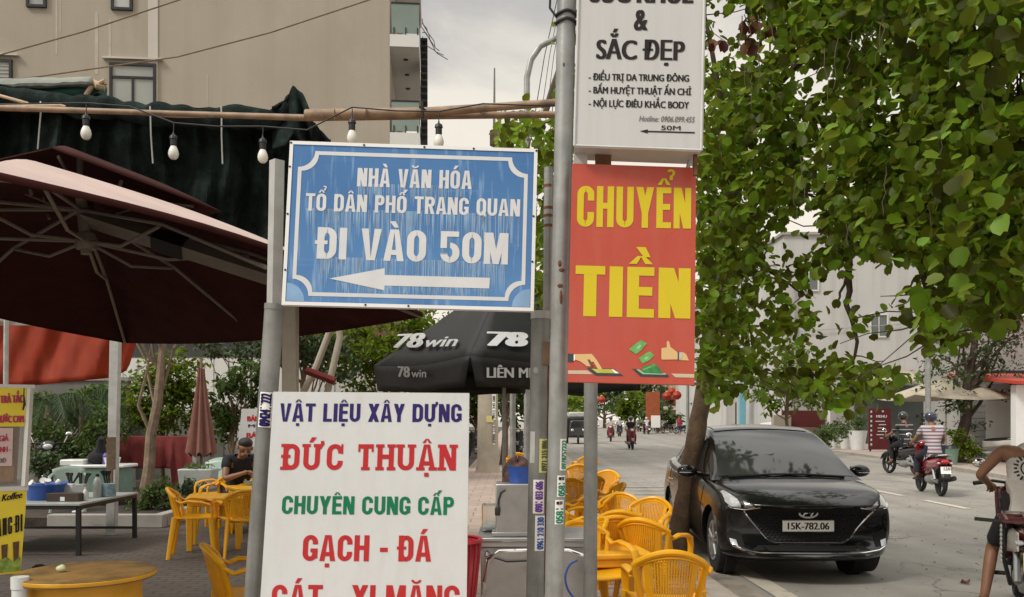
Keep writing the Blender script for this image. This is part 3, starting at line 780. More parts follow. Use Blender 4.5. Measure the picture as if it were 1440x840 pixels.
def shop(name, label, cat, x0, x1, y, depth, h, m, floors=1, rz=0, wins=(), door=None, sign=None, signtext=None, awn=None, group=None):
    """front faces -Y at y"""
    t = thing(name, label, cat, ((x0 + x1) / 2, y, 0), rz, group); W = x1 - x0
    b = MB(); b.box((0, depth / 2, h / 2), (W, depth, h)); b.build('wall', m, t, smooth=False)
    b = MB(); b.box((0, depth / 2, h + .08), (W + .3, depth + .3, .16)); b.build('roof', M['concrete'], t, smooth=False)
    for (wx, wz, ww, wh) in wins:
        f = MB()
        for s in (-1, 1): f.box((wx + s * ww / 2, -.03, wz), (.08, .12, wh + .08)); f.box((wx, -.03, wz + s * wh / 2), (ww - .08, .12, .08))
        f.box((wx, -.02, wz), (.05, .08, wh - .08))
        fr = f.build('window', M['cart_white'], t, smooth=False)
        q = MB(); q.box((wx, -.01, wz), (ww - .06, .03, wh - .06)); q.build('pane', M['glass_grey'], fr, smooth=False)
    if door:
        dx, dw, dh, dm = door
        q = MB(); q.box((dx, -.02, dh / 2), (dw, .06, dh)); q.build('doorway', dm, t, smooth=False)
        q = MB(); q.box((dx, -.03, dh + .06), (dw + .2, .12, .12))
        for s in (-1, 1): q.box((dx + s * (dw / 2 + .05), -.03, dh / 2), (.10, .12, dh))
        q.build('door_frame', M['apt_pale'], t, smooth=False)
    if sign:
        sx, sz, sw, sh, sm = sign
        q = MB(); q.box((sx, -.14, sz), (sw, .2, sh)); s_ = q.build('shop_sign', sm, t, smooth=False, bevel=.02)
    if awn:
        ax, az, aw, ad, am = awn
        q = MB(); q.grid(lambda u, v: V((ax - aw / 2 + aw * u, -.02 - ad * v, az - .55 * v - .05 * math.sin(u * 3.14) * v)), 8, 4); q.build('awning', am, t, solid=.02)
    return t
M['pale_wall'] = mat('pale grey wall', (.50, .49, .475), .9, 0, .05, .5, second=(.44, .43, .41), sscale=.8, samt=.35, streak=((.32, .31, .29), .6, 1.4))
M['yard_grey'] = mat('damp yard wall', (.20, .19, .17), .9, 0, .15, .8, .1, 10, second=(.13, .13, .11), sscale=.9, samt=.45, streak=((.09, .09, .075), .7, 1.6))  # wall grey darkened, with the trees' shade put into it
M['grey_wall'] = mat('raw grey wall', (.34, .33, .31), .9, 0, .1, .6, .1, 10, second=(.27, .26, .245), sscale=.8, samt=.42, streak=((.20, .19, .17), .6, 1.5))
M['dark_recess'] = mat('dark recess and shutter tone', (.055, .068, .062), .6, 0, .1, 2)
M['shutter'] = mat('grey roller shutter', (.27, .265, .25), .5, .2, .06, 3)
M['yellow_col'] = mat('yellow painted column', (.55, .38, .05), .6, 0, .15, 4, second=(.45, .14, .03), sscale=3, samt=.36)
M['blue_sign'] = mat('pale blue sign', (.17, .40, .48), .5, 0, .1, 3)
M['orange_sign'] = mat('orange red sign', (.34, .085, .03), .5, 0, .15, 3)
M['red_roof'] = mat('red roof sheet', (.48, .055, .03), .5, 0, .12, 3)
# right side of the street
t = shop('apartment_building', 'pale grey painted apartment block with bare side wall beyond the road', 'building', 15.9, 27.0, 52, 12, 12.2, M['pale_wall'],
     wins=((.0, 6.9, 1.0, 1.3), (-4.1, 9.6, 1.1, 1.3)), door=None)
mb = MB(); mb.box((-3.5, -.05, 1.75), (4.0, .08, 3.5)); mb.build('lower_wall', M['grey_wall'], t, smooth=False)
mb = MB(); mb.box((1.9, -.06, 1.7), (6.6, .10, 3.4)); mb.build('shutter', M['dark_recess'], t, smooth=False)  # flat dark sheet stands for the shaded recess along with its shutter
mb = MB(); mb.grid(lambda u, v: V((-1.3 + 3.2 * u, -.12 - 1.6 * v, 4.05 - .75 * v + .25 * u)), 8, 3); mb.build('awning', M['cream_canvas'], t, solid=.03)
mb = MB(); mb.box((-4.9, -.12, 5), (.1, .1, 9)); mb.tube([(-5.4, -.15, 6.5), (1.5, -.15, 7.0)], .02, 5); mb.box((-2.4, -.1, 4.1), (6.3, .14, .1)); mb.build('drain_pipe', M['grey_wall'], t)
t = shop('townhouse', 'narrow pale townhouse with turquoise parapet behind the pavement tree', 'building', 15.2, 18.6, 63, 12, 10.6, M['pale_wall'], wins=((-.9, 8.7, 1.0, 1.4), (.8, 5.6, 1.0, 1.3)), door=(0, 2.2, 2.6, M['glass_dark']), sign=(-.2, 4.2, 2.6, 1.3, M['blue_sign']))
mb = MB(); mb.box((0, -.12, 10.3), (3.4, .1, .5)); mb.build('parapet', M['blue_sign'], t, smooth=False)
for k, (x0, x1, y, h, m, lab, sm) in enumerate((
        (17.6, 22.0, 76, 8.5, M['grey_wall'], 'raw grey shophouse with red and orange signboard down the street', M['orange_sign']),
        (18.8, 24.0, 92, 9.5, M['pale_wall'], 'pale shophouse with a blue sign far down the street', M['blue_sign']),
        (18.6, 26.0, 112, 8.0, M['apt'], 'beige shophouse closing the street in the distance', M['orange_sign']))):
    shop('shophouse', lab, 'building', x0, x1, y, 10, h, m, wins=((-1, 5.6, 1, 1.3), (1, 5.6, 1, 1.3)), door=(0, 3, 2.8, M['glass_dark']), sign=(0, 3.7, (x1 - x0) * .8, .9, sm), awn=(0, 3.1, x1 - x0 - .6, 1.6, M['cream_canvas']))
# kiosk and shutter shop
t = shop('shutter_shop', 'low shop with a wide grey roller shutter behind the cream parasol', 'shop', 16.9, 30, 33.5, 3, 5.2, M['grey_wall'])
mb = MB()
for k in range(26): mb.box((-4.3, -.06 - .012 * (k % 2), .06 + k * .115), (4.4, .05, .11))
mb.build('roller_shutter', M['shutter'], t, smooth=False)
mb = MB(); mb.box((-4.2, -.1, 3.15), (4.8, .24, .26)); mb.build('shutter_box', M['dark_metal'], t, smooth=False)
t = thing('kiosk', 'red roofed kiosk with a yellow painted column at its corner', 'kiosk', (16.6, 28.6, 0))
mb = MB(); mb.box((2.4, 2.0, 1.35), (4.0, 2.6, 2.7)); mb.build('wall', M['pale_wall'], t, smooth=False)
mb = MB(); mb.grid(lambda u, v: V((-.75 + 6 * u, -.6 + 4.4 * v, 2.62 + .45 * v)), 14, 2); mb.build('roof', M['red_roof'], t, solid=.10, smooth=False)
mb = MB(); mb.box((-.32, .0, 1.28), (.30, .30, 2.56)); mb.build('white_post', M['white_paint'], t, smooth=False)
mb = MB(); mb.box((.07, .0, 1.28), (.40, .34, 2.56)); mb.build('column', M['yellow_col'], t, smooth=False)
mb = MB(); mb.box((1.5, .64, 1.1), (1.6, .06, 2.2)); mb.build('door', M['glass_dark'], t, smooth=False)
mb = MB(); mb.box((.66, .6, 1.15), (.1, .1, 2.3)); mb.box((2.35, .6, 1.15), (.1, .1, 2.3)); mb.box((1.5, .6, 2.33), (1.8, .1, .1)); mb.build('door_frame', M['alu'], t, smooth=False)
# left side, behind the yard
M['white_wall'] = mat('white corrugated wall', (.66, .64, .60), .7, 0, .06, 1)
t = thing('warehouse', 'white corrugated warehouse with a pale pink eave behind the yard plants', 'building', (-8.2, 22.4, 0))
mb = MB()
for k in range(46): mb.box((-3.2 + k * .19, .0 + .02 * (k % 2), 1.5), (.19, .14, 3.0))
mb.build('wall', M['white_wall'], t, smooth=False)
mb = MB(); mb.box((1.1, .3, 3.72), (9.2, .4, .35)); mb.build('eave', M['pink_cloth'], t, smooth=False)
mb = MB(); mb.box((1.1, .4, 3.3), (9.0, .3, .5)); mb.build('clerestory', M['glass_dark'], t, smooth=False)
mb = MB(); mb.box((-.5, -.5, .8), (3.2, .16, 1.6)); mb.build('low_wall', M['yard_grey'], t, smooth=False)
t = thing('yard_wall', 'old grey rendered yard wall behind the palms', 'wall', (-13, 21.5, 0))
mb = MB(); mb.box((0, 0, 1.2), (7.5, .2, 2.4)); mb.build('wall_face', M['yard_grey'], t, smooth=False)
mb = MB(); mb.box((0, 0, 2.44), (7.7, .3, .08)); mb.build('coping', M['concrete'], t, smooth=False)
# ------------------------------------------------------------------ poles and signs in front
def pole(name, label, p0, p1, r, m, upper=None, n=20):
    """round pole from p0 (foot) to p1 ; upper = (p2, r2, square)"""
    t = thing(name, label, 'pole', p0); b = V(p0)
    mb = MB(); mb.tube([V((0, 0, 0)), (V(p1) - b) * .5, V(p1) - b], r, n); mb.build('shaft', m, t)
    return t
def line_px(xa, ya, xb, yb, y): return xa + (xb - xa) * (y - ya) / (yb - ya)
def foot_px(xa, ya, xb, yb, d):
    y = YH + EYE * F / d; return at(line_px(xa, ya, xb, yb, y), y, d)
# pole that carries the blue and white signs
d = 3.62
t = pole('sign_post', 'leaning galvanised sign post carrying blue board and white board', foot_px(386, 432, 357, 840, d), at(386, 432, d), .039, M['galv_dark'])
b = t.location
mb = MB(); p0, p1 = at(385.5, 440, d) - b, at(389.5, 226, d) - b
mb.tube([p0, p1], .031, 4); mb.build('upper_tube', M['galv_light'], t, smooth=False)
mb = MB(); mb.tube([at(386.6, 428, d) - b, at(386, 436, d) - b], .0415, 20); mb.build('collar', M['galv_dark'], t)
def pole_px_sticker(t, xa, ya, xb, yb, d, r, y0, y1, ang0, ang1, base_m, rows, axis_up=True, hpx=None):
    """paper glued round the pole between picture heights y0 (top) and y1; rows = [(text, material, from, to)] across the sticker"""
    A, B = at(line_px(xa, ya, xb, yb, y1), y1, d), at(line_px(xa, ya, xb, yb, y0), y0, d)
    ax = (B - A).normalized(); H = (B - A).length
    e1 = V((0, -1, 0)); e1 = (e1 - ax * e1.dot(ax)).normalized(); e2 = ax.cross(e1)
    if e2.x < 0: e2 = -e2
    o = t.location
    def P(a, h, l): return A + ax * h + (e1 * math.cos(R(a)) + e2 * math.sin(R(a))) * (r + l) - o
    mb = MB(); mb.grid(lambda u, v: P(ang0 + (ang1 - ang0) * u, H * v, .0012), 8, 2)
    s = mb.build('sticker', base_m, t)
    for text, m, f0, f1, h0, h1 in rows:
        q = MB(); Wd = R(ang1 - ang0) * r
        cap = (f1 - f0) * Wd
        def place(x, y, l):           # reads upwards: x runs up the pole, the letters' top points to -e2
            return P(ang0 + (ang1 - ang0) * (f1 - y / Wd), H * h0 + x, .0018 + l)
        letters(q, text, H * (h1 - h0), cap, place, bold=.13)
        q.build('lettering', m, s, smooth=False)
    return s
pole_px_sticker(t, 386, 432, 357, 840, d, .041, 552, 601, -32, 42, M['plate_white'], [('0942411222', M['navy_letter'], .12, .9, .03, .97)])
# pole A: thick lower tube, thin upper tube
d = 3.72
t = pole('sign_post', 'short stepped galvanised post with rusty strap beside the red board', foot_px(760.5, 440, 753, 840, d), at(760.5, 440, d), .0395, M['galv_dark'])
b = t.location
mb = MB(); mb.tube([at(770, 446, d) - b, at(771.5, 236, d) - b], .0195, 14); mb.build('upper_tube', M['galv'], t)
mb = MB(); mb.tube([at(760.6, 438, d) - b, at(760.4, 449, d) - b], .0425, 20); mb.build('collar', M['galv_light'], t)
mb = MB(); p = at(770, 498, d) - b; mb.box(p + V((0, -.03, 0)), (.045, .03, .10), (0, R(2), 0)); mb.build('rusty_strap', M['bamboo'], t, bevel=.004)
mb = MB()
for (x, y0, y1, w_) in ((772, 512, 560, .010), (771.5, 555, 660, .006), (768.5, 660, 835, .009), (775, 486, 512, .014)):
    mb.tube([at(x, y0, d) - b + V((0, -.012, 0)), at(x - .6, (y0 + y1) / 2, d) - b + V((0, -.014, 0)), at(x - 1.5, y1, d) - b + V((0, -.012, 0))], [w_, w_ * 1.2, w_ * .6], 8)
for y in (262, 293, 304, 318): mb.tube([at(771, y - 2, d) - b, at(771, y + 2, d) - b], .0202, 14)
mb.build('rust_streak', M['rust'], t)
mb = MB(); p = at(753.5, 522, d) - b
mb.ell(p + V((0, -.036, 0)), (.012, .008, .016), 8); mb.build('bolt', M['galv_light'], t)
G = (760.5, 440, 753, 840)
M['st_yellow'] = mat('yellow sticker', (.62, .62, .25), .6, 0, .1, 20); M['st_purple'] = mat('violet ink', (.16, .05, .36), .6, 0, .1, 20)
M['st_blue'] = mat('blue ink', (.03, .10, .42), .6, 0, .1, 20); M['st_olive'] = mat('olive ink', (.10, .10, .02), .6, 0, .1, 20)
M['st_green'] = mat('green ink', (.005, .24, .14), .6, 0, .1, 20)
pole_px_sticker(t, *G, d, .0395, 617, 664, 5, 62, M['st_yellow'], [('0971 215 886', M['st_olive'], .25, .88, .04, .96)])
pole_px_sticker(t, *G, d, .0395, 674, 721, -28, 40, M['plate_white'], [('0901 033 686', M['st_purple'], .22, .86, .04, .96)])
pole_px_sticker(t, *G, d, .0395, 724, 773, -12, 50, M['plate_white'], [('0961 210 330', M['st_blue'], .22, .86, .04, .96)])
pole_px_sticker(t, *G, d, .0395, 607, 651, -58, -22, M['galv_light'], [])
# pole B, full height
d = 3.55; G = (797.0, 0, 779.0, 840)
t = pole('sign_post', 'tallest galvanised pole holding white light box and red board', foot_px(*G, d), at(line_px(*G, -260), -260, d), .0375, M['galv'])
b = t.location
pole_px_sticker(t, *G, d, .0375, 617, 661, 15, 66, M['plate_white'], [('0978757222', M['st_green'], .2, .85, .04, .96)])
for y0, y1 in ((668, 698), (702, 736)):
    A0 = 2 if y0 == 668 else -8
    s = pole_px_sticker(t, *G, d, .0375, y0, y1, A0, A0 + 56, M['plate_white'], [('0581', M['st_green'], .12, .9, .03, .66)])
    A, B = at(line_px(*G, y0 + 6.5), y0 + 6.5, d), None
    q = MB(); u = V((1, 0, .0))
    def pl(x, y, l, A=A, A0=A0):
        a = R(A0 + 8) + x / .0375; return A + V((math.sin(a) * (.0395 + l), -math.cos(a) * (.0395 + l), y)) - b
    letters(q, 'BEST', .026, .012, pl, bold=.2); q.build('lettering', M['black_letter'], s, smooth=False)
mb = MB()
for y in (22, 33):
    c = at(line_px(*G, y), y, d) - b
    mb.tube([c + V((math.cos(a) * .043, math.sin(a) * .043, .004 * math.sin(3 * a))) for a in np.linspace(0, 2 * math.pi, 17)], .006, 6, cap=False)
c = at(781, 22, d) - b
mb.tube([c, c + V((-.022, 0, .03)), c + V((-.02, 0, .09)), c + V((.01, 0, .14)), c + V((.03, .02, .3))], .005, 6)
mb.build('cable_tie', M['black_plastic'], t)
mb = MB()
for x, y, w_, h_ in ((786.5, 373, .008, .014), (789, 382, .012, .008), (787, 404, .012, .008), (788, 420, .006, .03), (792, 96, .004, .008)):
    c = at(x, y, d) - b; mb.ell(c + V((0, -.037, 0)), (w_, .004, h_), 8)
mb.build('rust_streak', M['rust'], t)
# pole C, shorter, behind the red board
d = 4.45
t = pole('sign_post', 'plain grey steel post standing behind the red board', foot_px(831, 540, 830, 840, d), at(831.6, 300, d), .0345, M['galv_dark'])

# ---- blue board
M['blue_print'] = None
def blue_mat():
    m = bpy.data.materials.new('bleached blue print'); m.use_nodes = True
    n = m.node_tree.nodes; l = m.node_tree.links; b_ = n['Principled BSDF']; b_.inputs['Roughness'].default_value = .4
    tcn = n.new('ShaderNodeTexCoord')
    def noise(sc, detail=4):
        mp_ = n.new('ShaderNodeMapping'); mp_.inputs['Scale'].default_value = sc; l.new(tcn.outputs['Object'], mp_.inputs[0])
        z = n.new('ShaderNodeTexNoise'); z.inputs['Scale'].default_value = 1; z.inputs['Detail'].default_value = detail; l.new(mp_.outputs[0], z.inputs['Vector']); return z.outputs[0]
    def ramp(src, a, b):
        r = n.new('ShaderNodeMapRange'); r.inputs[1].default_value = a; r.inputs[2].default_value = b; l.new(src, r.inputs[0]); return r.outputs[0]
    def mixc(f, a, c):
        x = n.new('ShaderNodeMix'); x.data_type = 'RGBA'; l.new(f, x.inputs[0])
        if isinstance(a, tuple): x.inputs[6].default_value = (*a, 1)
        else: l.new(a, x.inputs[6])
        if isinstance(c, tuple): x.inputs[7].default_value = (*c, 1)
        else: l.new(c, x.inputs[7])
        return x.outputs[2]
    c1 = mixc(ramp(noise((3, 3, 3)), .3, .7), (.042, .148, .365), (.062, .195, .43))
    c2 = mixc(ramp(noise((46, 46, 2.2), 6), .56, .78), c1, (.23, .38, .58))       # vertical bleaching runs
    c3 = mixc(ramp(noise((2, 2, 60)), .60, .85), c2, (.10, .26, .56))            # printing bands
    sx = n.new('ShaderNodeSeparateXYZ'); l.new(tcn.outputs['Object'], sx.inputs[0])
    fz = n.new('ShaderNodeMapRange'); fz.inputs[1].default_value = .10; fz.inputs[2].default_value = -.30; fz.inputs[4].default_value = .55; l.new(sx.outputs[2], fz.inputs[0])
    mz = n.new('ShaderNodeMath'); mz.operation = 'MULTIPLY'; l.new(fz.outputs[0], mz.inputs[0]); l.new(ramp(noise((5, 5, 3), 6), .30, .66), mz.inputs[1])
    c4 = mixc(mz.outputs[0], c3, (.15, .32, .60))          # print faded most along the lower half
    l.new(c4, b_.inputs['Base Color']); return m
M['blue_print'] = blue_mat()
M['streak'] = mat('bleached run', (.24, .385, .58), .45, 0, .15, 14)
M['blue_pale'] = mat('bleached pale blue', (.22, .37, .58), .45, 0, .15, 9)
def board(name, label, corners, d, thick, m_face, m_edge, back=None):
    TL, TR, BR, BL = quad_board(*corners, d)
    t = thing(name, label, 'sign', (TL + TR + BR + BL) / 4); o = t.location
    f = Face(TL, TR - TL, TL - BL)
    body = MB(); pts = [p - f.n * .0008 for p in (TL, BL, BR, TR)]
    body.prism([p - o for p in pts], -f.n * thick); body.build('panel', m_edge, t, smooth=False)
    q = MB(); q.add([p - o for p in (TL, BL, BR, TR)], [(0, 1, 2, 3)]); q.build('printed_face', m_face, t, smooth=False)
    f.o = f.o
    # children are built in world space, so shift them
    return t, f, (TL, TR, BR, BL)
def shift(t):
    """children built in world coordinates after the board: bring them under the thing's own origin"""
    for c in t.children:
        if c.get('w') : continue
def local(o, t):
    o.data.transform(Matrix.Translation(-V(t.location))); return o
class LFace:
    def __init__(s, f, t): s.f, s.t = f, t
    def text(s, *a, **k): return local(s.f.text(*a[:4], a[4], s.t, *a[5:], **k), s.t)
    def block(s, body, p0, p1, cap, m, **k): return local(s.f.block(body, p0, p1, cap, m, s.t, **k), s.t)
    def poly(s, pts, m, lift=.0015, name='pictogram'): return local(s.f.poly(pts, m, s.t, lift, name), s.t)
t, f, cs = board('direction_sign', 'blue board with white lettering and arrow pointing to the culture house', ((408, 198.5), (756, 210), (750.5, 438), (396, 429)), 3.52, .022, M['blue_print'], M['white_paint'])
lf = LFace(f, t)
def bl(u, v):      # position on the blue face as a share of its width and height
    TL, TR, BR, BL = cs; return TL.lerp(TR, u).lerp(BL.lerp(BR, u), v)
def fband(pts_out, pts_in, m, name, lift):
    mb = MB(); n = len(pts_out); o = V(t.location)
    vs = [bl(*p) + f.n * lift - o for p in pts_out] + [bl(*p) + f.n * lift - o for p in pts_in]
    mb.add(vs, [(i, (i + 1) % n, n + (i + 1) % n, n + i) for i in range(n)]); return mb.build(name, m, t, smooth=False)
def notch(iu, iv, r):
    P = []; asp = 1.53
    for (cu, cv, a0) in ((iu, iv, 90), (1 - iu, iv, 180), (1 - iu, 1 - iv, 270), (iu, 1 - iv, 0)):
        for k in range(9):
            a = R(a0 - 90 * k / 8)
            P.append((cu + r * math.cos(a), cv + r * asp * math.sin(a)))
    return P
# outer thin white edge
rim = [(0, 0), (1, 0), (1, 1), (0, 1)]
fband(rim, [(.014, .021), (.986, .021), (.986, .979), (.014, .979)], M['white_paint'], 'rim', .003)
def order(P):  # corners walk the outline clockwise: keep as produced
    return P
fband(notch(.037, .058, .066), notch(.052, .081, .066), M['white_letter'], 'border_line', .0012)
for cu, cv in ((.016, .976), (.984, .976)):
    mb = MB(); su = 1 if cu < .5 else -1; o = V(t.location)
    pts = [bl(cu, cv)] + [bl(cu + su * .072 * math.cos(R(a)), cv - .11 * math.sin(R(a))) for a in range(0, 91, 10)]
    mb.add([p + f.n * .001 - o for p in pts], [tuple(range(len(pts)))]); mb.build('bleached_corner', M['blue_pale'], t, smooth=False)
mb = MB(); o = V(t.location)
for (x0, x1, y, ln) in ((502, 663, 264, 26), (432, 730, 299, 46), (446, 712, 367, 42), (470, 688, 404, 14)):
    k = 0
    while k < (x1 - x0) / 2.1:
        x = x0 + random.random() * (x1 - x0); yy = y + (x - x0) * .03; l_ = ln * random.uniform(.25, 1.0); w_ = random.uniform(.3, 1.1); k += .75
        c = [f.px(x - w_, yy - 6, .0007), f.px(x + w_, yy - 6, .0007), f.px(x + w_ * .3 - l_ * .02, yy + l_, .0007), f.px(x - w_ * .3 - l_ * .02, yy + l_, .0007)]
        mb.add([p - o for p in c], [(0, 1, 2, 3)])
mb.build('bleached_run', M['streak'], t, smooth=False)
W_ = M['white_letter']
lf.block('NHÀ VĂN HÓA', (502, 262.5), (663, 266.5), 26, W_, stem=.19, horiz=.16, gap=.08, word=.34)
lf.block('TỔ DÂN PHỐ TRANG QUAN', (429.5, 296.5), (731, 305), 24.5, W_, stem=.19, horiz=.16, gap=.08, word=.36)
lf.block('ĐI VÀO 50M', (445, 364), (714, 372.5), 44.5, W_, stem=.22, horiz=.17, gap=.08, word=.36)
lf.poly([(463, 392.0), (541, 377.5), (541, 387), (689, 391), (688, 406), (541, 402), (540, 408.5)], W_, name='arrow')
mb = MB()
for u, v in ((.005, .012), (.297, .012), (.54, .012), (.74, .012), (.995, .012), (.006, .45), (.008, .79), (.005, .16), (.5, .988), (.33, .988), (.99, .42), (.99, .7)):
    mb.ell(bl(u, v) + f.n * .004 - V(t.location), (.0045, .003, .0045), 8)
mb.build('rivet', M['dark_metal'], t)
# ---- white building materials board
t, f, cs = board('advert_board', 'white board advertising building materials in navy, red and green', ((384.5, 551), (660, 553), (654.2, 985), (357, 985)), 3.48, .03, M['sign_white'], M['cart_white'])
lf = LFace(f, t)
lf.block('VẬT LIỆU XÂY DỰNG', (393, 593), (649, 594), 25.5, M['navy_letter'], stem=.195, horiz=.16, gap=.085, word=.34)
lf.block('CHUYÊN CUNG CẤP', (396, 723), (638, 724.5), 25.5, M['green_letter'], stem=.20, horiz=.17, gap=.085, word=.34)
lf.block('GẠCH - ĐÁ', (425, 789), (606, 790), 36.5, M['red_letter'], stem=.20, horiz=.165, gap=.08, word=.34)
lf.block('CÁT - XI MĂNG', (381, 859), (646, 860), 36.5, M['red_letter'], stem=.20, horiz=.165, gap=.08, word=.34)
lf.block('ĐỨC THUẬN', (397, 661), (641, 662), 36.5, M['red_letter'], stem=.19, horiz=.17, gap=.15, word=.42, slab=.065)
# ---- light box on top
t, f, cs = board('light_box_sign', 'white light box advertising health and beauty treatments', ((816.5, -92), (992, -88), (986, 212), (808, 205.5)), 3.42, .15, M['box_white'], M['box_rim'])
lf = LFace(f, t)
K = M['black_letter']
lf.text('SỨC KHỎE', (829, 3.5), (975, 5), 31, K, bold=.12)
lf.text('&', (891, 43), (911, 43), 29, K, bold=.1)
lf.text('SẮC ĐẸP', (838, 83), (963, 85.5), 26.5, K, bold=.11)
lf.text('- ĐIỀU TRỊ DA TRUNG ĐÔNG', (827.5, 113), (969, 115.2), 9.2, K, bold=.1)
lf.text('- BẤM HUYỆT THUẬT ẤN CHỈ', (827.5, 131.5), (972, 134.3), 9.2, K, bold=.1)
lf.text('- NỘI LỰC ĐIÊU KHẮC BODY', (827.5, 150), (969, 153), 9.2, K, bold=.1)
lf.text('Hotline: 0906.099.455', (898.5, 170.8), (977, 172.5), 7.6, M['grey_letter'], bold=.02, shear=.25)
lf.text('50M', (929.5, 183), (957, 183.6), 6, K, bold=.06)
lf.poly([(899.5, 184.8), (911, 182.2), (911, 184.2), (977, 186), (977, 188), (911, 186.2), (911, 188)], K, name='arrow')
mb = MB(); o = V(t.location); TL, TR, BR, BL = cs
for a, c in ((TL, BL), (TR, BR)): mb.tube([a + f.n * .002 - o, c + f.n * .002 - o], .006, 4)
mb.tube([BL + f.n * .002 - o, BR + f.n * .002 - o], .006, 4); mb.build('edge_trim', M['box_rim'], t, smooth=False)
mb = MB(); p = (BR - o); mb.box(p + V((-.012, .05, -.035)), (.014, .02, .09)); mb.build('bracket', M['rust'], t, smooth=False)
mb = MB(); mb.box(BL - o + V((.03, .10, -.02)), (.05, .05, .06)); mb.build('bracket', M['galv_light'], t, smooth=False)
mb = MB(); mb.box((BL + BR) / 2 - o + V((-.12, .10, -.03)), (.06, .03, .07)); mb.build('bracket', M['rust'], t, smooth=False)
# ---- red money transfer board
t, f, cs = board('advert_board', 'red money transfer board with big yellow letters', ((805, 230), (979, 236), (976.5, 541.5), (798, 537)), 3.42, .018, M['sign_red'], M['sign_red'])
lf = LFace(f, t)
lf.block('CHUYỂN', (811, 319), (971.5, 322), 57.5, M['yellow_letter'], stem=.155, horiz=.145, gap=.06)
lf.block('TIỀN', (808, 444.5), (970.6, 448.5), 71, M['yellow_letter'], stem=.25, horiz=.17, gap=.085)
z8 = lambda pts: [(780 + a * .1389, 460 + b_ * .1389) for a, b_ in pts]
M['hand_tan'] = mat('printed hand', (.68, .45, .20), .45, 0, .04, 5); M['note_green'] = mat('printed banknotes', (.14, .38, .10), .45, 0, .2, 40)
M['note_dark'] = mat('printed banknote pile', (.035, .22, .06), .45, 0, .3, 50); M['phone'] = mat('printed phone', (.035, .045, .055), .45, 0, .05, 5)
M['screen_mint'] = mat('printed phone screen', (.30, .55, .38), .45, 0, .05, 5); M['beige_bar'] = mat('printed beige bar', (.56, .47, .33), .45, 0, .04, 5)
M['screen_yel'] = mat('printed yellow screen', (.50, .50, .06), .45, 0, .2, 30); M['cuff_grey'] = mat('printed grey strap', (.50, .50, .47), .45, 0, .05, 5)
P_ = lambda pts, m, lift=.0015: lf.poly(z8(pts), m, lift)
P_([(135, 440), (330, 440), (385, 478), (135, 476)], M['beige_bar'], .0010)
P_([(1180, 472), (1412, 478), (1412, 514), (1222, 510)], M['beige_bar'], .0010)
P_([(322, 412), (600, 425), (698, 497), (415, 492)], M['phone'], .0014)
P_([(372, 424), (590, 430), (652, 470), (432, 466)], M['screen_yel'], .0018)
P_([(575, 430), (592, 430), (654, 470), (610, 470)], M['plate_white'], .0020)
P_([(132, 272), (192, 272), (192, 356), (132, 356)], M['phone'], .0016)
P_([(192, 280), (206, 278), (206, 340), (192, 342)], M['plate_white'], .0018)
P_([(206, 276), (375, 274), (425, 335), (482, 428), (440, 432), (392, 352), (366, 358), (366, 400), (326, 398), (262, 352), (206, 330)], M['hand_tan'], .0024)
P_([(330, 330), (352, 330), (400, 398), (366, 404)], M['rust'], .0028)
P_([(782, 424), (826, 426), (890, 472), (1100, 478), (1112, 470), (1158, 492), (1150, 510), (870, 502)], M['phone'], .0014)
P_([(828, 432), (850, 430), (905, 466), (1080, 474), (1120, 468), (1126, 484), (890, 478)], M['screen_mint'], .0018)
P_([(870, 432), (900, 402), (1000, 370), (1052, 404), (1092, 470), (912, 466)], M['note_dark'], .0022)
P_([(880, 430), (1010, 378), (1020, 392), (890, 444)], M['note_green'], .0026)
P_([(748, 226), (835, 160), (872, 132), (932, 168), (880, 232), (822, 276)], M['note_green'], .0022)
P_([(848, 316), (930, 262), (966, 250), (1008, 292), (958, 336), (890, 372)], M['note_green'], .0022)
P_([(826, 212), (860, 178), (882, 190), (848, 228)], M['screen_mint'], .0026)
P_([(904, 320), (934, 300), (950, 312), (922, 334)], M['screen_mint'], .0026)
P_([(1080, 216), (1134, 208), (1132, 154), (1146, 140), (1160, 156), (1172, 204), (1246, 262), (1244, 330), (1088, 332), (1078, 318)], M['hand_tan'], .0022)
P_([(1244, 258), (1298, 256), (1330, 276), (1358, 340), (1246, 336)], M['hand_tan'], .0018)
P_([(1244, 254), (1258, 252), (1258, 340), (1244, 338)], M['phone'], .0026)
P_([(1258, 260), (1290, 262), (1286, 320), (1258, 330)], M['cuff_grey'], .0028)
mb = MB(); o = V(t.location); TL, TR, BR, BL = cs
mb.tube([TL + (TR - TL) * .93 - o + V((0, .012, -.01)), TL + (TR - TL) * .97 - o + V((.01, .02, .09))], .008, 6); mb.build('hanger', M['galv_light'], t)
for k in (.05, .95): MB().box(TL.lerp(TR, k) - o + V((0, .02, -.1)), (.03, .02, .05)).build('bracket', M['galv_light'], t)
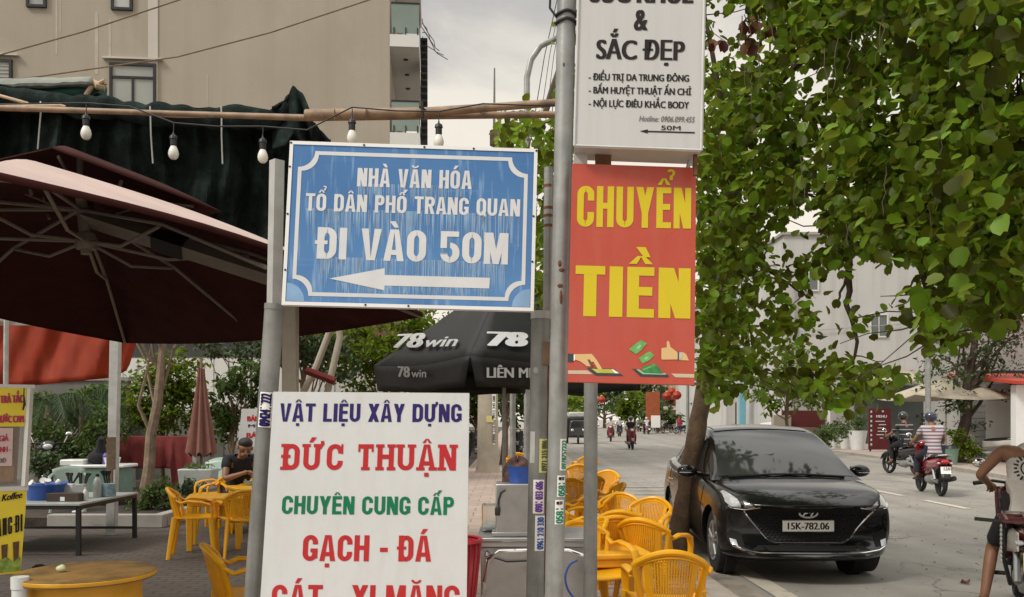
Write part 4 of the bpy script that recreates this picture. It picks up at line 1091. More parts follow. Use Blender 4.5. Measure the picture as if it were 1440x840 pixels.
# ------------------------------------------------------------------ big cantilever umbrella over the yard
Av, Bv, Cv, Dv = V((-1.92, 3.2, 2.40)), V((-.60, 5.9, 2.20)), V((-3.46, 7.95, 2.20)), V((-4.78, 5.25, 2.63))
cen = (Av + Bv + Cv + Dv) / 4; apex = cen + V((-.02, 0, .55))
t = thing('cantilever_umbrella', 'large maroon cantilever parasol with sun bleached top over the yard', 'umbrella', (cen.x, cen.y, 0)); o = V(t.location)
rim4 = [Av, Bv, Cv, Dv]
def canopy_pt(i, u, v, dz=0.0):
    a, b = rim4[i], rim4[(i + 1) % 4]
    e = a.lerp(b, u); q = apex.lerp(e, v)
    sag = .10 * math.sin(math.pi * v ** 1.15) - .07 * v * v * math.sin(math.pi * u) * (1 if i != 0 else -1.3)
    return q + V((0, 0, sag * 1.0 + dz)) - o
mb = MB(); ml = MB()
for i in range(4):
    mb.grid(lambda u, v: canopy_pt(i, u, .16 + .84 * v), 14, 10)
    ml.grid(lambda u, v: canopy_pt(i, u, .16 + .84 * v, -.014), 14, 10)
mb.build('canopy', M['paled'], t); ml.build('underside', M['maroon'], t)  # upper sheet carries the painted skylight, lower one keeps the maroon
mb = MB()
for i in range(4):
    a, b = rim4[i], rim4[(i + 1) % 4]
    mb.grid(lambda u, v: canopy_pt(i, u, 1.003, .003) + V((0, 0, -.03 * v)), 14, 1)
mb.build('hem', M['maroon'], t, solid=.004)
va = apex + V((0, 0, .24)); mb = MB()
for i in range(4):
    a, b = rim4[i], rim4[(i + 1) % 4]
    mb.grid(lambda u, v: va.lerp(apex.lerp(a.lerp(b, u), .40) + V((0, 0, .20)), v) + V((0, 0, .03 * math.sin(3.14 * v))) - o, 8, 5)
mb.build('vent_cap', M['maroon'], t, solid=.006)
hub = apex + V((.04, 0, -.30))
mb = MB()
for i in range(4):
    e = (rim4[i] + rim4[(i + 1) % 4]) / 2
    mb.tube([apex.lerp(e, .22) - o, apex.lerp(e, .26) + V((0, 0, .17)) - o], .010, 6); mb.tube([apex - o, apex.lerp(rim4[i], .32) + V((0, 0, .17)) - o], .009, 6)
mb.tube([apex + V((0, 0, -.1)) - o, va - V((0, 0, .02)) - o], .02, 8)
mb.build('vent_strut', M['alu'], t)
tips = rim4 + [(rim4[i] + rim4[(i + 1) % 4]) / 2 for i in range(4)]
for k, tip in enumerate(tips):
    r_ = MB(); r_.tube([apex + V((0, 0, -.10)) - o, apex.lerp(tip, .5) + V((0, 0, .0)) - o, tip + V((0, 0, -.03)) - o], .012, 6); rb = r_.build('rib', M['alu'], t)
    s_ = MB(); q = apex.lerp(tip, .48) + V((0, 0, -.02)) - o
    m_ = (hub - o).lerp(q, .5) + V((0, 0, -.07)); s_.tube([hub - o, m_, q], .011, 6); s_.build('strut', M['alu'], rb)
mb = MB(); mb.tube([apex + V((0, 0, .05)) - o, hub + V((0, 0, -.08)) - o], .032, 10); mb.lathe([(.06, -.05), (.07, 0), (.05, .05)], 12, hub - o); mb.build('hub', M['alu'], t)
pt = at(404, 420, 5.62); pb = V((pt.x, 5.62, 0))
mb = MB(); a0, a1 = apex + V((.02, .02, -.14)) - o, at(404, 396, 5.6) - o
dirv = (a1 - a0); mb.tube([a0, a1], .062, 4); arm_ = mb.build('arm', M['alu'], t, smooth=False)
mb = MB(); mb.tube([a0.lerp(a1, .42) - dirv.normalized() * .1, a0.lerp(a1, .42) + dirv.normalized() * .1], .075, 4); mb.build('clamp', M['dark_metal'], arm_, smooth=False)
mb = MB(); mb.box(pb + V((.02, 0, 1.21)) - o, (.09, .09, 2.42)); mb.build('post', M['beige_metal'], t, bevel=.008)
mb = MB(); mb.box(pb + V((0, 0, .04)) - o, (.7, .7, .08)); mb.build('base', M['concrete'], t, bevel=.01)
mb = MB(); D6 = 6.9
mb.tube([at(448, 430, D6) - o, at(476, 458, D6) - o, at(478, 475, D6) - o, at(463, 540, D6) - o, at(455, 575, D6) - o], .027, 10)
mb.tube([at(479, 428, D6 + .1) - o, at(468, 455, D6 + .1) - o, at(445, 515, D6 + .1) - o, at(415, 575, D6 + .1) - o], .027, 10)
mb.build('brace', M['beige_metal'], t)
mb = MB(); mb.tube([at(430, 521, D6 - .05) - o, at(470, 536, D6 - .05) - o], .030, 4); mb.build('cross_strap', M['red_cloth'], t, smooth=False)

# ------------------------------------------------------------------ shade net, bamboo, bulbs, wires
def ff(x, s=1.0): return math.sin(x * 2.3 * s) * .5 + math.sin(x * 5.1 * s + 1.3) * .3 + math.sin(x * 11.7 * s + .4) * .2
t = thing('shade_net', 'bunched dark green black shade net hanging over the bamboo rail', 'shade net', (-4.6, 7.2, 0)); o = V(t.location)
top = lambda px: float(np.interp(px, [-300, 0, 150, 250, 385, 403, 412, 425, 440, 462], [106, 120, 136, 148, 150, 138, 121, 134, 170, 196]))
bot = lambda px: float(np.interp(px, [-300, 0, 330, 380, 440, 470], [300, 310, 335, 345, 350, 345]))
def netp(u, v):
    px = -300 + 765 * u; y = top(px) + 22 + (bot(px) - top(px) - 22) * v
    dd = 7.25 + .10 * math.sin(px * .055 + v * 1.2) + .05 * math.sin(px * .131 - v * 2 + 1) + .025 * math.sin(px * .29 + v * 3) + .05 * math.sin(v * 9 + px * .02) + .2 * v
    return at(px + 4 * math.sin(v * 5 + px * .02), y, dd) - o
mb = MB(); mb.grid(netp, 240, 40); mb.build('curtain', M['net'], t, solid=.01)
pts = []; rad = []
for k in range(240):
    px = -300 + 722 * k / 239; pts.append(at(px, top(px) + 17 + 1.6 * math.sin(px * .07) + .8 * math.sin(px * .19), 7.08 + .02 * math.sin(px * .05)) - o); rad.append((.086 + .010 * math.sin(px * .061) + .007 * math.sin(px * .17 + 1)) * (1 if px < 390 else .6))
mb = MB(); mb.tube(pts, rad, 12); mb.build('rolled_edge', M['net'], t)
mb = MB(); P = []
mb.grid(lambda u, v: at(384 + 80 * u, top(384 + 80 * u) + (60 + 20 * u) * v + 1.5 * math.sin(u * 9 + v * 6), 7.0 + .07 * math.sin(u * 8 + v * 3) + .04 * math.sin(u * 17 - v * 5) + .1 * math.sin(3 * v)) - o, 40, 26); mb.build('bunched_peak', M['net'], t, solid=.02)
def net_roof(u, v):
    px = -300 + 700 * u; a = at(px, top(px) + 8, 7.1); return V((a.x * (1 + .35 * v), 7.1 + 2.6 * v, a.z - .25 * v + .08 * ff(u * 14 + v * 3))) - o
mb = MB(); mb.grid(net_roof, 40, 10); mb.build('roof_sheet', M['net'], t, solid=.01)
for (x, y0, y1, dx) in ((57, 143, 210, -4), (211, 150, 230, 4), (311, 150, 231, 2)):
    q = MB(); q.tube([at(x, y0, 6.86), at(x + .6, y0 + 14, 6.84), at(x + dx * .3, (y0 + y1) / 2, 6.88), at(x + dx, y1, 6.88)], .0062, 6)
    tag(q.build('cable_tie', M['grey_plastic']), {57: 'long white tie strip dangling from the net nearest the tarpaulin roll', 211: 'white tie strip dangling from the net between two bulbs near the parasol peak', 311: 'white tie strip dangling from the net next to the blue board'}[x], 'cable tie', 'white ties dangling from the net')
t = thing('rolled_tarpaulin', 'green and grey rolled tarpaulin tied with a beige cloth strap', 'tarpaulin', at(70, 128, 7.3)); o = V(t.location)
mb = MB(); mb.tube([at(px, 128 + 3 * ff(px * .1), 7.3) - o for px in range(-80, 146, 15)], [.075 + .012 * ff(px * .2) for px in range(-80, 146, 15)], 12); mb.build('green_roll', M['tarp_green'], t)
mb = MB(); mb.grid(lambda u, v: at(-60 + 190 * u, 113 - 3 * u + (16 * v) * (1 - .3 * u) + 1.2 * ff(u * 8 + v), 7.2 - .05 * math.sin(3 * v)) - o, 24, 6); mb.build('grey_cover', M['tarp_grey'], t, solid=.02)
mb = MB(); mb.tube([at(132, 112, 7.2) - o, at(129, 122, 7.18) - o, at(121, 134, 7.2) - o], .020, 8); mb.tube([at(127, 113, 7.2) - o, at(138, 121, 7.18) - o, at(148, 124, 7.2) - o], [.02, .034, .028], 10)
mb.tube([at(140, 118, 7.17) - o, at(147, 114, 7.17) - o, at(149, 119, 7.17) - o], [.02, .022, .01], 8); mb.build('cloth_strap', M['strap'], t)
mb = MB(); mb.tube([at(430, 162, 6.3), at(600, 158, 6.2), at(700, 150.5, 6.1), at(830, 141, 6.0)], [.040, .034, .028, .024], 12)
for px in (470, 515, 595, 676, 735): mb.tube([at(px - .8, np.interp(px, [430, 600, 700, 830], [162, 158, 150.5, 141]), 6.2), at(px + .8, np.interp(px, [430, 600, 700, 830], [162, 158, 150.5, 141]), 6.2)], .040 - (px - 430) * .00004, 12)
tag(mb.build('bamboo_pole', M['bamboo']), 'upper bamboo pole rising from the net to the tall sign post', 'bamboo pole', 'bamboo rails')
mb = MB(); mb.tube([at(-300, 160, 6.75), at(0, 152, 6.6), at(250, 160, 6.45), at(430, 166, 6.3), at(600, 163, 6.25), at(830, 161, 6.2)], [.022, .022, .02, .024, .026, .022], 12)
tag(mb.build('bamboo_pole', M['bamboo']), 'lower level bamboo rail running under the net', 'bamboo pole', 'bamboo rails')
mb = MB(); mb.tube([at(-60, 118, 6.7), at(40, 146, 6.65)], .012, 8); mb.tube([at(-60, 151, 6.6), at(85, 149, 6.6), at(92, 151, 6.6)], .014, 8); mb.tube([at(100, 153, 6.55), at(250, 164, 6.5), at(370, 163, 6.5)], .011, 8)
tag(mb.build('bamboo_strip', M['strap']), 'split bamboo strips lashed along the net edge', 'bamboo strip')
mb = MB(); mb.tube([at(594, 143, 6.1), at(594, 166, 6.1)], .012, 6); mb.tube([at(590, 150, 6.12), at(599, 156, 6.12)], .01, 6)
tag(mb.build('wire_lashing', M['dark_metal']), 'dark wire lashing joining the two bamboo poles', 'lashing')
M['bulb'] = mat('frosted bulb', (.72, .70, .62), .25, 0, .03, 5, spec=.5)
bulbs = [(121, 184, 'white bulb hanging just above the peak of the maroon parasol'), (244, 212, 'white bulb hanging between two white tie strips in front of the net'), (369.5, 217, 'white bulb hanging beside the upper end of the leaning sign post'),
         (495, 190, 'white bulb under the bamboo in front of the apartment wall'), (617, 196, 'white bulb under the bamboo against the bright sky')]
bulb0 = None
for px, py, lab in bulbs:
    p = at(px, py, 6.0)
    if bulb0 is None:
        bulb0 = thing('light_bulb', lab, 'light bulb', p, group='string of festoon bulbs')
        q = MB(); q.lathe([(.002, -.062), (.018, -.058), (.030, -.044), (.035, -.022), (.031, 0), (.022, .022), (.018, .030)], 18); q.build('glass', M['bulb'], bulb0)
        q = MB(); q.lathe([(.019, .030), (.022, .034), (.022, .075), (.028, .078), (.024, .098), (.008, .108), (.004, .125)], 14); q.build('socket', M['black_plastic'], bulb0)
        q = MB(); q.tube([(0, 0, .12), (.002, 0, .16), (0, 0, .19)], .0035, 5); q.build('wire', M['black_plastic'], bulb0)
    else: dup(bulb0, p, 0, lab)
mb = MB(); P = [at(-100, 148, 6.02)]
for i, (px, py, _) in enumerate(bulbs): P.append(at(px, py - 39, 6.02)); P.append(at(px + 62, py - 34 if i < 4 else py - 50, 6.02))
P.append(at(800, 150, 6.02)); mb.tube(P, .005, 5); tag(mb.build('bulb_cable', M['black_plastic']), 'black cable carrying the hanging bulbs under the bamboo', 'cable')
def wire(p, lab, r=.012, m='wood_dark'): mb = MB(); mb.tube(p, r, 5); return tag(mb.build('overhead_wire', M[m]), lab, 'wire')
wire([at(-60, 94, 14), at(120, 44, 14), at(255, -1, 14), at(330, -28, 14)], 'upper brown wire crossing the apartment wall between its windows', .012, 'wood')
wire([at(-60, 121, 14), at(60, 107, 14), at(250, 80, 14), at(380, 46, 14), at(525, -2, 14), at(600, -28, 14)], 'lower brown wire sagging across the apartment wall above the net', .012, 'wood')
for k, (x0, x1, r_) in enumerate(((782, 745, .008), (786, 755, .006), (790, 763, .006), (792, 772, .008))):
    wire([at(x0 + 8, -30, 15), at((x0 + x1) / 2 + 2, 80, 15), at(x1, 205, 15), at(x1 - 12, 330, 15)], ['thin grey wire dropping beside the curved lamp pipe, outermost of the bundle', 'thin wire dropping behind the tall post, second from the curved pipe', 'thin wire dropping behind the tall post, third from the curved pipe', 'thin wire dropping closest behind the tall post'][k], r_, 'dark_metal')
mb = MB(); mb.tube([at(765, 165, 14), at(776, 128, 14), at(800, 60, 14)], .05, 6); tag(mb.build('cable_bundle', M['twig']), 'thick twisted brown cable bundle behind the tall post', 'cable')
t = thing('street_lamp', 'grey swan neck lamp pipe rising behind the blue board', 'street lamp', V((at(741, 0, 13).x, 13, 0))); o = V(t.location)
mb = MB(); mb.tube([V((0, 0, 0)), at(741, 200, 13) - o, at(741, 110, 13) - o, at(747, 84, 13) - o, at(760, 65, 13) - o, at(782, 54, 13) - o, at(800, 50, 13) - o], .045, 10); mb.build('pipe', M['galv'], t)
mb = MB(); mb.box(at(806, 50, 13) - o, (.5, .16, .09)); mb.build('lamp_head', M['grey_plastic'], t, bevel=.02)
mb = MB(); x = at(695, 0, 30).x; mb.tube([(x, 30, 0), at(695, 200, 30), at(695.5, 96, 30)], [.07, .05, .025], 8); tag(mb.build('antenna_mast', M['galv']), 'thin grey antenna mast standing against the clouds', 'mast')
mb = MB(); mb.tube([at(695.5, 205, 29.9), at(695.5, 184, 29.9)], .16, 8); tag(mb.build('mast_box', M['wood']), 'small brown box on the antenna mast', 'box')

# ------------------------------------------------------------------ black four-sided umbrella with white print
P1, P0, P2 = V((-.40, 8.5, 2.10)), V((-1.60, 10.3, 2.11)), V((1.42, 9.68, 2.10)); P3 = P0 + P2 - P1
cc = (P0 + P2) / 2; ap = V((cc.x, cc.y, 3.12))
t = thing('parasol', 'black square parasol with white printed lettering over the orange chairs', 'umbrella', (cc.x, cc.y, 0)); o = V(t.location)
cor = [P0, P1, P2, P3]
mb = MB()
for i in range(4):
    a, b = cor[i], cor[(i + 1) % 4]
    mb.grid(lambda u, v: ap.lerp(a.lerp(b, u), v) - V((0, 0, .05 * math.sin(3.14 * u) * v * v)) + V((0, 0, -.02 * math.sin(3.14 * v))) - o, 12, 8)
mb.build('canopy', M['black_canvas'], t, solid=.005)
for i in range(4):
    a, b = cor[i], cor[(i + 1) % 4]; nn = (b - a).cross(V((0, 0, 1))).normalized()
    q = MB(); q.grid(lambda u, v: a.lerp(b, u) + V((0, 0, -.05 * math.sin(3.14 * u) - (.30 - .025 * abs(math.sin(6.28 * u))) * v)) + nn * (.03 * math.sin(9 * u + i) * v) * .6 + (a.lerp(b, .5) - a.lerp(b, u)).normalized() * (.10 * v * abs(u - .5) * 2 * (1 if i == 0 else .6)) - o, 16, 4)
    q.build('valance', M['black_canvas'], t, solid=.004)
mb = MB(); mb.tube([(0, 0, 0), (0, 0, 3.1)], .022, 10); mb.build('pole', M['galv'], t)
mb = MB(); mb.lathe([(.26, 0), (.26, .08), (.05, .10)], 20); mb.build('base', M['concrete'], t)
for c in cor:
    r_ = MB(); r_.tube([ap - V((0, 0, .06)) - o, c - V((0, 0, .03)) - o], .010, 5); r_.build('rib', M['dark_metal'], t)
def pface(a, b):
    if True:
        f = Face(a, b - a, ap - a); f.v = (ap - (a + b) / 2).normalized(); return f
fl, fr = pface(P0, P1), pface(P1, P2)
def ptext(f, body, p0, p1, cap, m, bold, sh=0, lift=.012, lean=0): return local(f.text(body, p0, p1, cap, m, t, bold, lift0=lift, shear=sh, lean=lean), t)
ptext(fl, '78', (552, 491), (594, 490.5), 19, M['silver_letter'], .26, 0, .02, 9); ptext(fl, 'win', (597, 490), (643, 489), 14, M['silver_letter'], .12, .15, .02, 6)
ptext(fr, '78', (681, 488.5), (741, 489.5), 20, M['white_letter'], .28, .0, .02, 3); ptext(fr, 'win', (744, 489), (812, 489), 16, M['white_letter'], .14, .2, .02, 2)
f0 = Face(P0, P1 - P0, V((0, 0, 1))); f1 = Face(P1, P2 - P1, V((0, 0, 1)))
ptext(f0, '78', (565.5, 530), (583, 531), 14.5, M['silver_letter'], .24, 0, .055); ptext(f0, 'win', (585, 531), (606, 531), 11, M['silver_letter'], .1, 0, .055)
ptext(f1, 'LIÊN MINH', (681, 531.5), (772, 531.5), 14, M['white_letter'], .12, 0, .045)

# ------------------------------------------------------------------ orange plastic chairs
ch0 = thing('plastic_chair', 'orange plastic armchair, back to the camera, nearest to the parked car', 'chair', (0, 0, 0), 0, 'orange plastic armchairs')
def bk(u, v):      # back surface, u -1..1, v 0..1
    wd = .150 + .058 * v ** .8
    return V((wd * u, -.185 - .085 * v + (.075 + .02 * v) * u * u, .40 + .345 * v - .085 * u * u * v * v))
mb = MB()
def slat(u0, u1, v0, v1, th=.006, n=6):
    for s in (0,):
        vs = []
        for j in range(n + 1):
            v = v0 + (v1 - v0) * j / n
            for u in (u0, u1):
                p = bk(u, v); vs += [p + V((0, th, 0)), p - V((0, th, 0))]
        fs = []
        for j in range(n):
            a = j * 4; b = a + 4
            fs += [(a, a + 2, b + 2, b), (a + 1, b + 1, b + 3, a + 3), (a, b, b + 1, a + 1), (a + 2, a + 3, b + 3, b + 2)]
        fs += [(0, 1, 3, 2), (n * 4, n * 4 + 2, n * 4 + 3, n * 4 + 1)]
        mb.add(vs, fs)
for k in range(15): u = -.56 + 1.12 * k / 14; slat(u - .022, u + .022, .10, .86)
for k in range(13): v = .16 + .66 * k / 12; mb.tube([bk(u, v) for u in np.linspace(-.58, .58, 9)], .0030, 4)
slat(-.78, -.60, .04, .90, .008); slat(.60, .78, .04, .90, .008)
mb.tube([bk(u, .05) for u in np.linspace(-1, 1, 13)], .022, 6)
for (w0, r_) in ((.90, .012),): mb.tube([bk(u, w0) for u in np.linspace(-.9, .9, 15)], r_, 6)
mb.tube([bk(-1, v) for v in np.linspace(0, .96, 9)] + [bk(u, .985) for u in np.linspace(-.9, .9, 17)] + [bk(1, v) for v in np.linspace(.96, 0, 9)], .019, 8)
mb.grid(lambda u, v: bk(-.88 + 1.76 * u, .86 + .13 * v) + V((0, .006, 0)), 16, 2)
mb.build('backrest', M['orange'], ch0)
mb = MB(); mb.grid(lambda u, v: V(((.235 - .045 * (1 - v)) * (2 * u - 1), -.20 + .42 * v, .415 + .018 * (2 * u - 1) ** 2 - .03 * max(0, v - .85) * 6 * .6)), 12, 12); mb.build('seat', M['orange'], ch0, solid=.016)
for s in (-1, 1):
    q = MB(); q.tube([bk(s * .98, .84), bk(s * 1.0, .72) + V((s * .016, .05, -.01)), V((s * .235, -.04, .615)), V((s * .240, .10, .60)), V((s * .238, .18, .575)), V((s * .236, .205, .52)), V((s * .232, .205, .42))], [.020, .026, .030, .030, .028, .024, .022], 10, flat=.55, up=(0, 0, 1))
    q.build('armrest', M['orange'], ch0)
    for y, y2, x, x2 in ((.20, .235, .235, .265), (-.17, -.235, .175, .225)):
        q = MB(); q.tube([(s * x, y, .44), (s * (x + x2) / 2, (y + y2) / 2, .22), (s * x2, y2, 0)], [.034, .030, .022], 8, flat=.7); q.build('leg', M['orange'], ch0)
def chz(py, top=.735): return (EYE - top) * F / (py - YH)
def chair(px, ytop, rz, lab, first=False, tilt=0, scale=1):
    d = chz(ytop); p = V(((px - CX) / F * d, d, 0))
    c = ch0 if first else dup(ch0, label=lab)
    c.location = p; c.rotation_euler = (0, 0, R(rz))
    return c
chair(938, 769, -4, '', True)
chair(917, 727, -32, 'orange plastic armchair turned towards the car, next to the tree trunk')
chair(851, 723, 12, 'orange plastic armchair behind the small yellow table, half covered by the grey post')
chair(905, 704, 150, 'orange plastic armchair facing the camera between tree trunk and grey post')
chair(868, 698, 165, 'orange plastic armchair showing its front, behind the one at the yellow table')
chair(846, 681, 100, 'orange plastic armchair seen sideways at the kerb beyond the others')
chair(822, 668, 20, 'orange plastic armchair beside the grey post in the farther half of the row')
chair(806, 690, 60, 'orange plastic armchair between the tall pole and the grey post')
chair(812, 653, 0, 'orange plastic armchair at the far end of the roadside row')
chair(803, 706, -60, 'orange plastic armchair just behind the tall pole with green stickers')
chair(728, 637, 0, 'lone far orange plastic armchair behind the two thin parasol poles')
chair(833, 741, 200, 'orange plastic armchair low behind the grey post, closest to the steel counter')
chair(831, 693, 75, 'orange plastic armchair turned towards the road just beyond the yellow table')
chair(814, 676, 200, 'orange plastic armchair facing us between tall pole and grey post, mid row')
chair(845, 664, 150, 'orange plastic armchair near the kerb in the far half of the row')
chair(824, 641, 10, 'small looking orange plastic armchair last but one along the kerb')
chair(803, 731, 100, 'orange plastic armchair pushed against the steel counter behind the tall pole')
chair(878, 716, -15, 'orange plastic armchair squeezed between the table chair and the tree side chair')
# the group by the tree bed
chair(272, 687, -75, 'orange plastic armchair in full side view at the yellow table in the yard')
chair(316, 669, 165, 'orange plastic armchair behind the yellow table near the seated man')
chair(340, 688, 28, 'orange plastic armchair with its back to us, partly behind the leaning post')
chair(350, 765, -68, 'orange plastic armchair low at the foot of the leaning sign post')
chair(303, 664, 130, 'orange plastic armchair farthest in the yard, right behind the yellow table')
def ptable(px, ytop, h, w_, lab, m, rz=0):
    d = (EYE - h) * F / (ytop - YH); t = thing('plastic_table', lab, 'table', ((px - CX) / F * d, d, 0), R(rz))
    q = MB(); q.box((0, 0, h - .02), (w_, w_, .04)); q.box((0, 0, h - .07), (w_ - .05, w_ - .05, .06)); q.build('tabletop', m, t, bevel=.012)
    for sx in (-1, 1):
        for sy in (-1, 1):
            q = MB(); q.box((sx * w_ * .42, sy * w_ * .42, (h - .10) / 2), (.06, .06, h - .10), taper=(1.3, 1.3)); q.build('leg', m, t, bevel=.008)
    return t
M['yellow_plastic'] = mat('yellow plastic', (.78, .40, .02), .35, 0, .06, 5)
ptable(857, 772, .54, .52, 'small square yellow plastic table beside the nearest orange chairs', M['yellow_plastic'], 8)
ptable(303, 697, .60, .62, 'square yellow plastic table among the yard chairs', M['yellow_plastic'], 15)

# ------------------------------------------------------------------ steel counter and what stands on it
d = 4.7; ct = thing('steel_counter', 'stainless steel street counter with bent pipe rail behind the poles', 'counter', (at(745, 0, d).x, d + .25, 0)); o = V(ct.location)
zt = at(0, 757, d).z
mb = MB(); mb.box((.02, 0, zt - .01), (.60, .5, .02)); mb.box((.02, 0, zt - .035), (.585, .485, .03)); mb.build('worktop', M['steel'], ct, bevel=.004)
mb = MB(); mb.box((.02, 0, (zt - .05 + .12) / 2), (.56, .46, zt - .05 - .12)); mb.build('cabinet', M['steel'], ct, bevel=.006)
for sx in (-1, 1):
    for sy in (-1, 1):
        q = MB(); q.box((.02 + sx * .265, sy * .215, .06), (.03, .03, .12)); q.build('leg', M['dark_metal'], ct)
mb = MB(); y = -.29
mb.tube([(-.24, -.22, zt - .30), (-.24, y, zt - .22), (-.22, y, zt - .11), (-.16, y, zt - .065), (0, y, zt - .06), (.2, y, zt - .06), (.29, y, zt - .09), (.315, y, zt - .16), (.318, y, zt - .32), (.318, -.22, zt - .36)], .011, 8); mb.build('pipe_rail', M['chrome'], ct)
mb = MB(); mb.tube([(-.225, -.235, zt - .07), (-.20, -.25, zt - .10), (-.12, -.25, zt - .125), (.0, -.245, zt - .12)], .004, 5); mb.build('cable', M['black_plastic'], ct)
mb = MB(); mb.lathe([(.012, 0), (.015, .01), (.006, .03)], 10, (-.225, -.245, zt - .085), Euler((R(90), 0, 0)).to_matrix()); mb.build('tap', M['chrome'], ct)
t = thing('steel_box', 'grey steel box warmer standing on the counter', 'box', V((at(723, 0, d).x, d + .2, zt))); 
mb = MB(); mb.box((.03, 0, .14), (.26, .24, .28)); mb.build('body', M['steel'], t, bevel=.006)
mb = MB(); mb.box((.03, 0, .012), (.30, .28, .02)); mb.build('tray', M['steel'], t, bevel=.003)
q = MB(); bx = V(t.location) + V((.05, 0, .281)); q.lathe([(.075, 0), (.085, .08), (.088, .09), (.08, .088), (.07, .01)], 20, bx, cap=False); q.lathe([(.0755, 0), (.001, .001)], 20, bx, cap=False)
tag(q.build('blue_tub', M['blue_plastic']), 'dark blue plastic tub on top of the steel box', 'tub')
q = MB(); q.grid(lambda u, v: bx + V((-.03 + .085 * math.cos(6.2832 * u) * math.sin(1.5708 * v + .05) * (1 + .14 * math.sin(31 * u + 9 * v)), .075 + .05 * math.sin(6.2832 * u) * math.sin(1.5708 * v + .05), .125 * math.cos(1.5708 * v) * (1 + .16 * math.sin(13 * u + 5 * v)))), 40, 12)
tag(q.build('cloth_bundle', mat('brown striped cloth', (.075, .038, .032), .9, 0, .7, 22, .4, 30)), 'brown crumpled cloth bundle behind the blue tub', 'cloth')
t = thing('power_cord', 'black power cord with plug hanging off the steel box', 'cord', (0, 0, 0))
q = MB(); q.tube([at(710, 690, d + .05), at(705, 693, d - .0), at(701.5, 703, d - .02), at(700.5, 715, d - .02)], .006, 6); q.build('cord', M['black_plastic'], t)
q = MB(); q.tube([at(700.5, 711, d - .02), at(700, 716, d - .02), at(699.5, 725, d - .02)], [.008, .016, .014], 8); q.build('plug', M['black_plastic'], t)
t = thing('glass_case', 'small clear plastic case beside the steel box', 'case', V((at(693, 0, d + .2).x, d + .3, zt + .0)))
q = MB(); q.box((0, 0, .075), (.125, .15, .15)); q.build('shell', M['clear'], t, bevel=.004)
q = MB(); q.box((0, 0, .03), (.10, .12, .05)); q.build('contents', M['white_plastic'], t, bevel=.02)
q = MB(); q.tube(spl([at(812, 788, 4.4), at(801, 795, 4.4), at(795, 812, 4.4), at(800, 832, 4.42), at(815, 846, 4.44), at(832, 838, 4.46), at(838, 815, 4.5), at(836, 800, 4.55)]), .0055, 8)
tag(q.build('blue_hose', M['blue_plastic']), 'looped blue hose hanging at the end of the steel counter', 'hose')
d = 4.5; t = thing('plastic_basket', 'red plastic basket on the ground beside the white board', 'basket', at(632, 0, d).xy.to_3d()); 
bz = at(0, 762, d).z
q = MB(); q.lathe([(.10, bz - .45), (.13, bz - .25), (.155, bz)], 24, cap=False); q.lathe([(.155, bz), (.17, bz + .005), (.165, bz + .015), (.15, bz + .012)], 24, cap=False); q.build('tub', M['red_plastic'], t, solid=.006)
q = MB()
for k in range(24):
    a = k / 24 * 6.283; q.tube([(.101 * math.cos(a), .101 * math.sin(a), bz - .45), (.134 * math.cos(a), .134 * math.sin(a), bz - .25), (.158 * math.cos(a), .158 * math.sin(a), bz)], .005, 4)
q.build('ribs', M['red_plastic'], t)
q = MB(); q.lathe([(.11, 0), (.11, bz - .45)], 20); q.build('stand', M['grey_plastic'], t)

# ------------------------------------------------------------------ drink cart, drum, pipe at the near left
d = 4.5
t = thing('drink_cart', 'yellow and white drinks cart with glass case at the picture edge', 'cart', V((at(0, 0, d).x - .35, d + .3, 0))); o = V(t.location)
z = lambda py: at(0, py, d).z
xr = lambda py: at(np.interp(py, [543, 688, 805], [44.5, 37, 29]), py, d).x - o.x
fy = -.30
def cart_face(y0, y1, dx=0, dy=0): return [V((-.55, fy + dy, z(y1))), V((xr(y1) + dx, fy + dy, z(y1))), V((xr(y0) + dx, fy + dy, z(y0))), V((-.55, fy + dy, z(y0)))]
mb = MB(); mb.prism(cart_face(688, 806), V((0, .6, 0))); mb.build('lower_cabinet', M['cart_yellow'], t, smooth=False)
mb = MB()
mb.prism(cart_face(541, 546, .008, -.004), V((0, .61, 0))); mb.prism(cart_face(684, 690, .006, -.004), V((0, .61, 0)))
a_, b_ = cart_face(546, 684)[1:3]
for yy in (0, .6): mb.tube([a_ + V((-.012, yy, 0)), b_ + V((-.012, yy, 0))], .016, 4)
mb.build('frame', M['cart_white'], t, smooth=False)
mb = MB(); q4 = cart_face(546, 600, -.028, -.002); mb.prism(q4, V((0, .012, 0))); mb.build('top_banner', M['cart_yellow'], t, smooth=False)
mb = MB(); q4 = cart_face(600, 684, -.028, .002); mb.prism(q4, V((0, .006, 0))); mb.build('glass', mat('cart glass', (.55, .57, .55), .06, 0, 0, alpha=.14), t, smooth=False)
mb = MB(); mb.prism(cart_face(546, 684, -.04, .22), V((0, .02, 0))); mb.build('back_panel', mat('back of case', (.26, .15, .05), .6, 0, .3, 6), t, smooth=False)
mb = MB(); mb.prism([at(-60, 602, d) - o + V((0, fy - .002 + .3 - .3, 0)), at(-60, 655, d) - o, at(18, 655, d) - o, at(20, 602, d) - o], V((0, -.004, 0))) if False else None
fc = Face(V((o.x, d - .002 + (o.y + fy - d), 0)), V((1, 0, 0)), V((0, 0, 1)))
def ctext(s, p0, p1, cap, m, bold, **k): return local(fc.text(s, p0, p1, cap, m, t, bold, lift0=k.pop('lift', .004), **k), t)
M['pinkpaper'] = mat('pale pink paper', (.66, .48, .46), .6, 0, .05, 5); M['crimson'] = mat('crimson ink', (.42, .02, .06), .5, 0, .1, 10)
local(fc.poly([(-60, 602), (19.5, 602), (18, 655), (-60, 655)], M['pinkpaper'], t, .003, 'price_sheet'), t)
ctext('CÀ PHÊ - TRÀ TẮC', (-26, 569), (33, 566), 10.5, M['crimson'], .16)
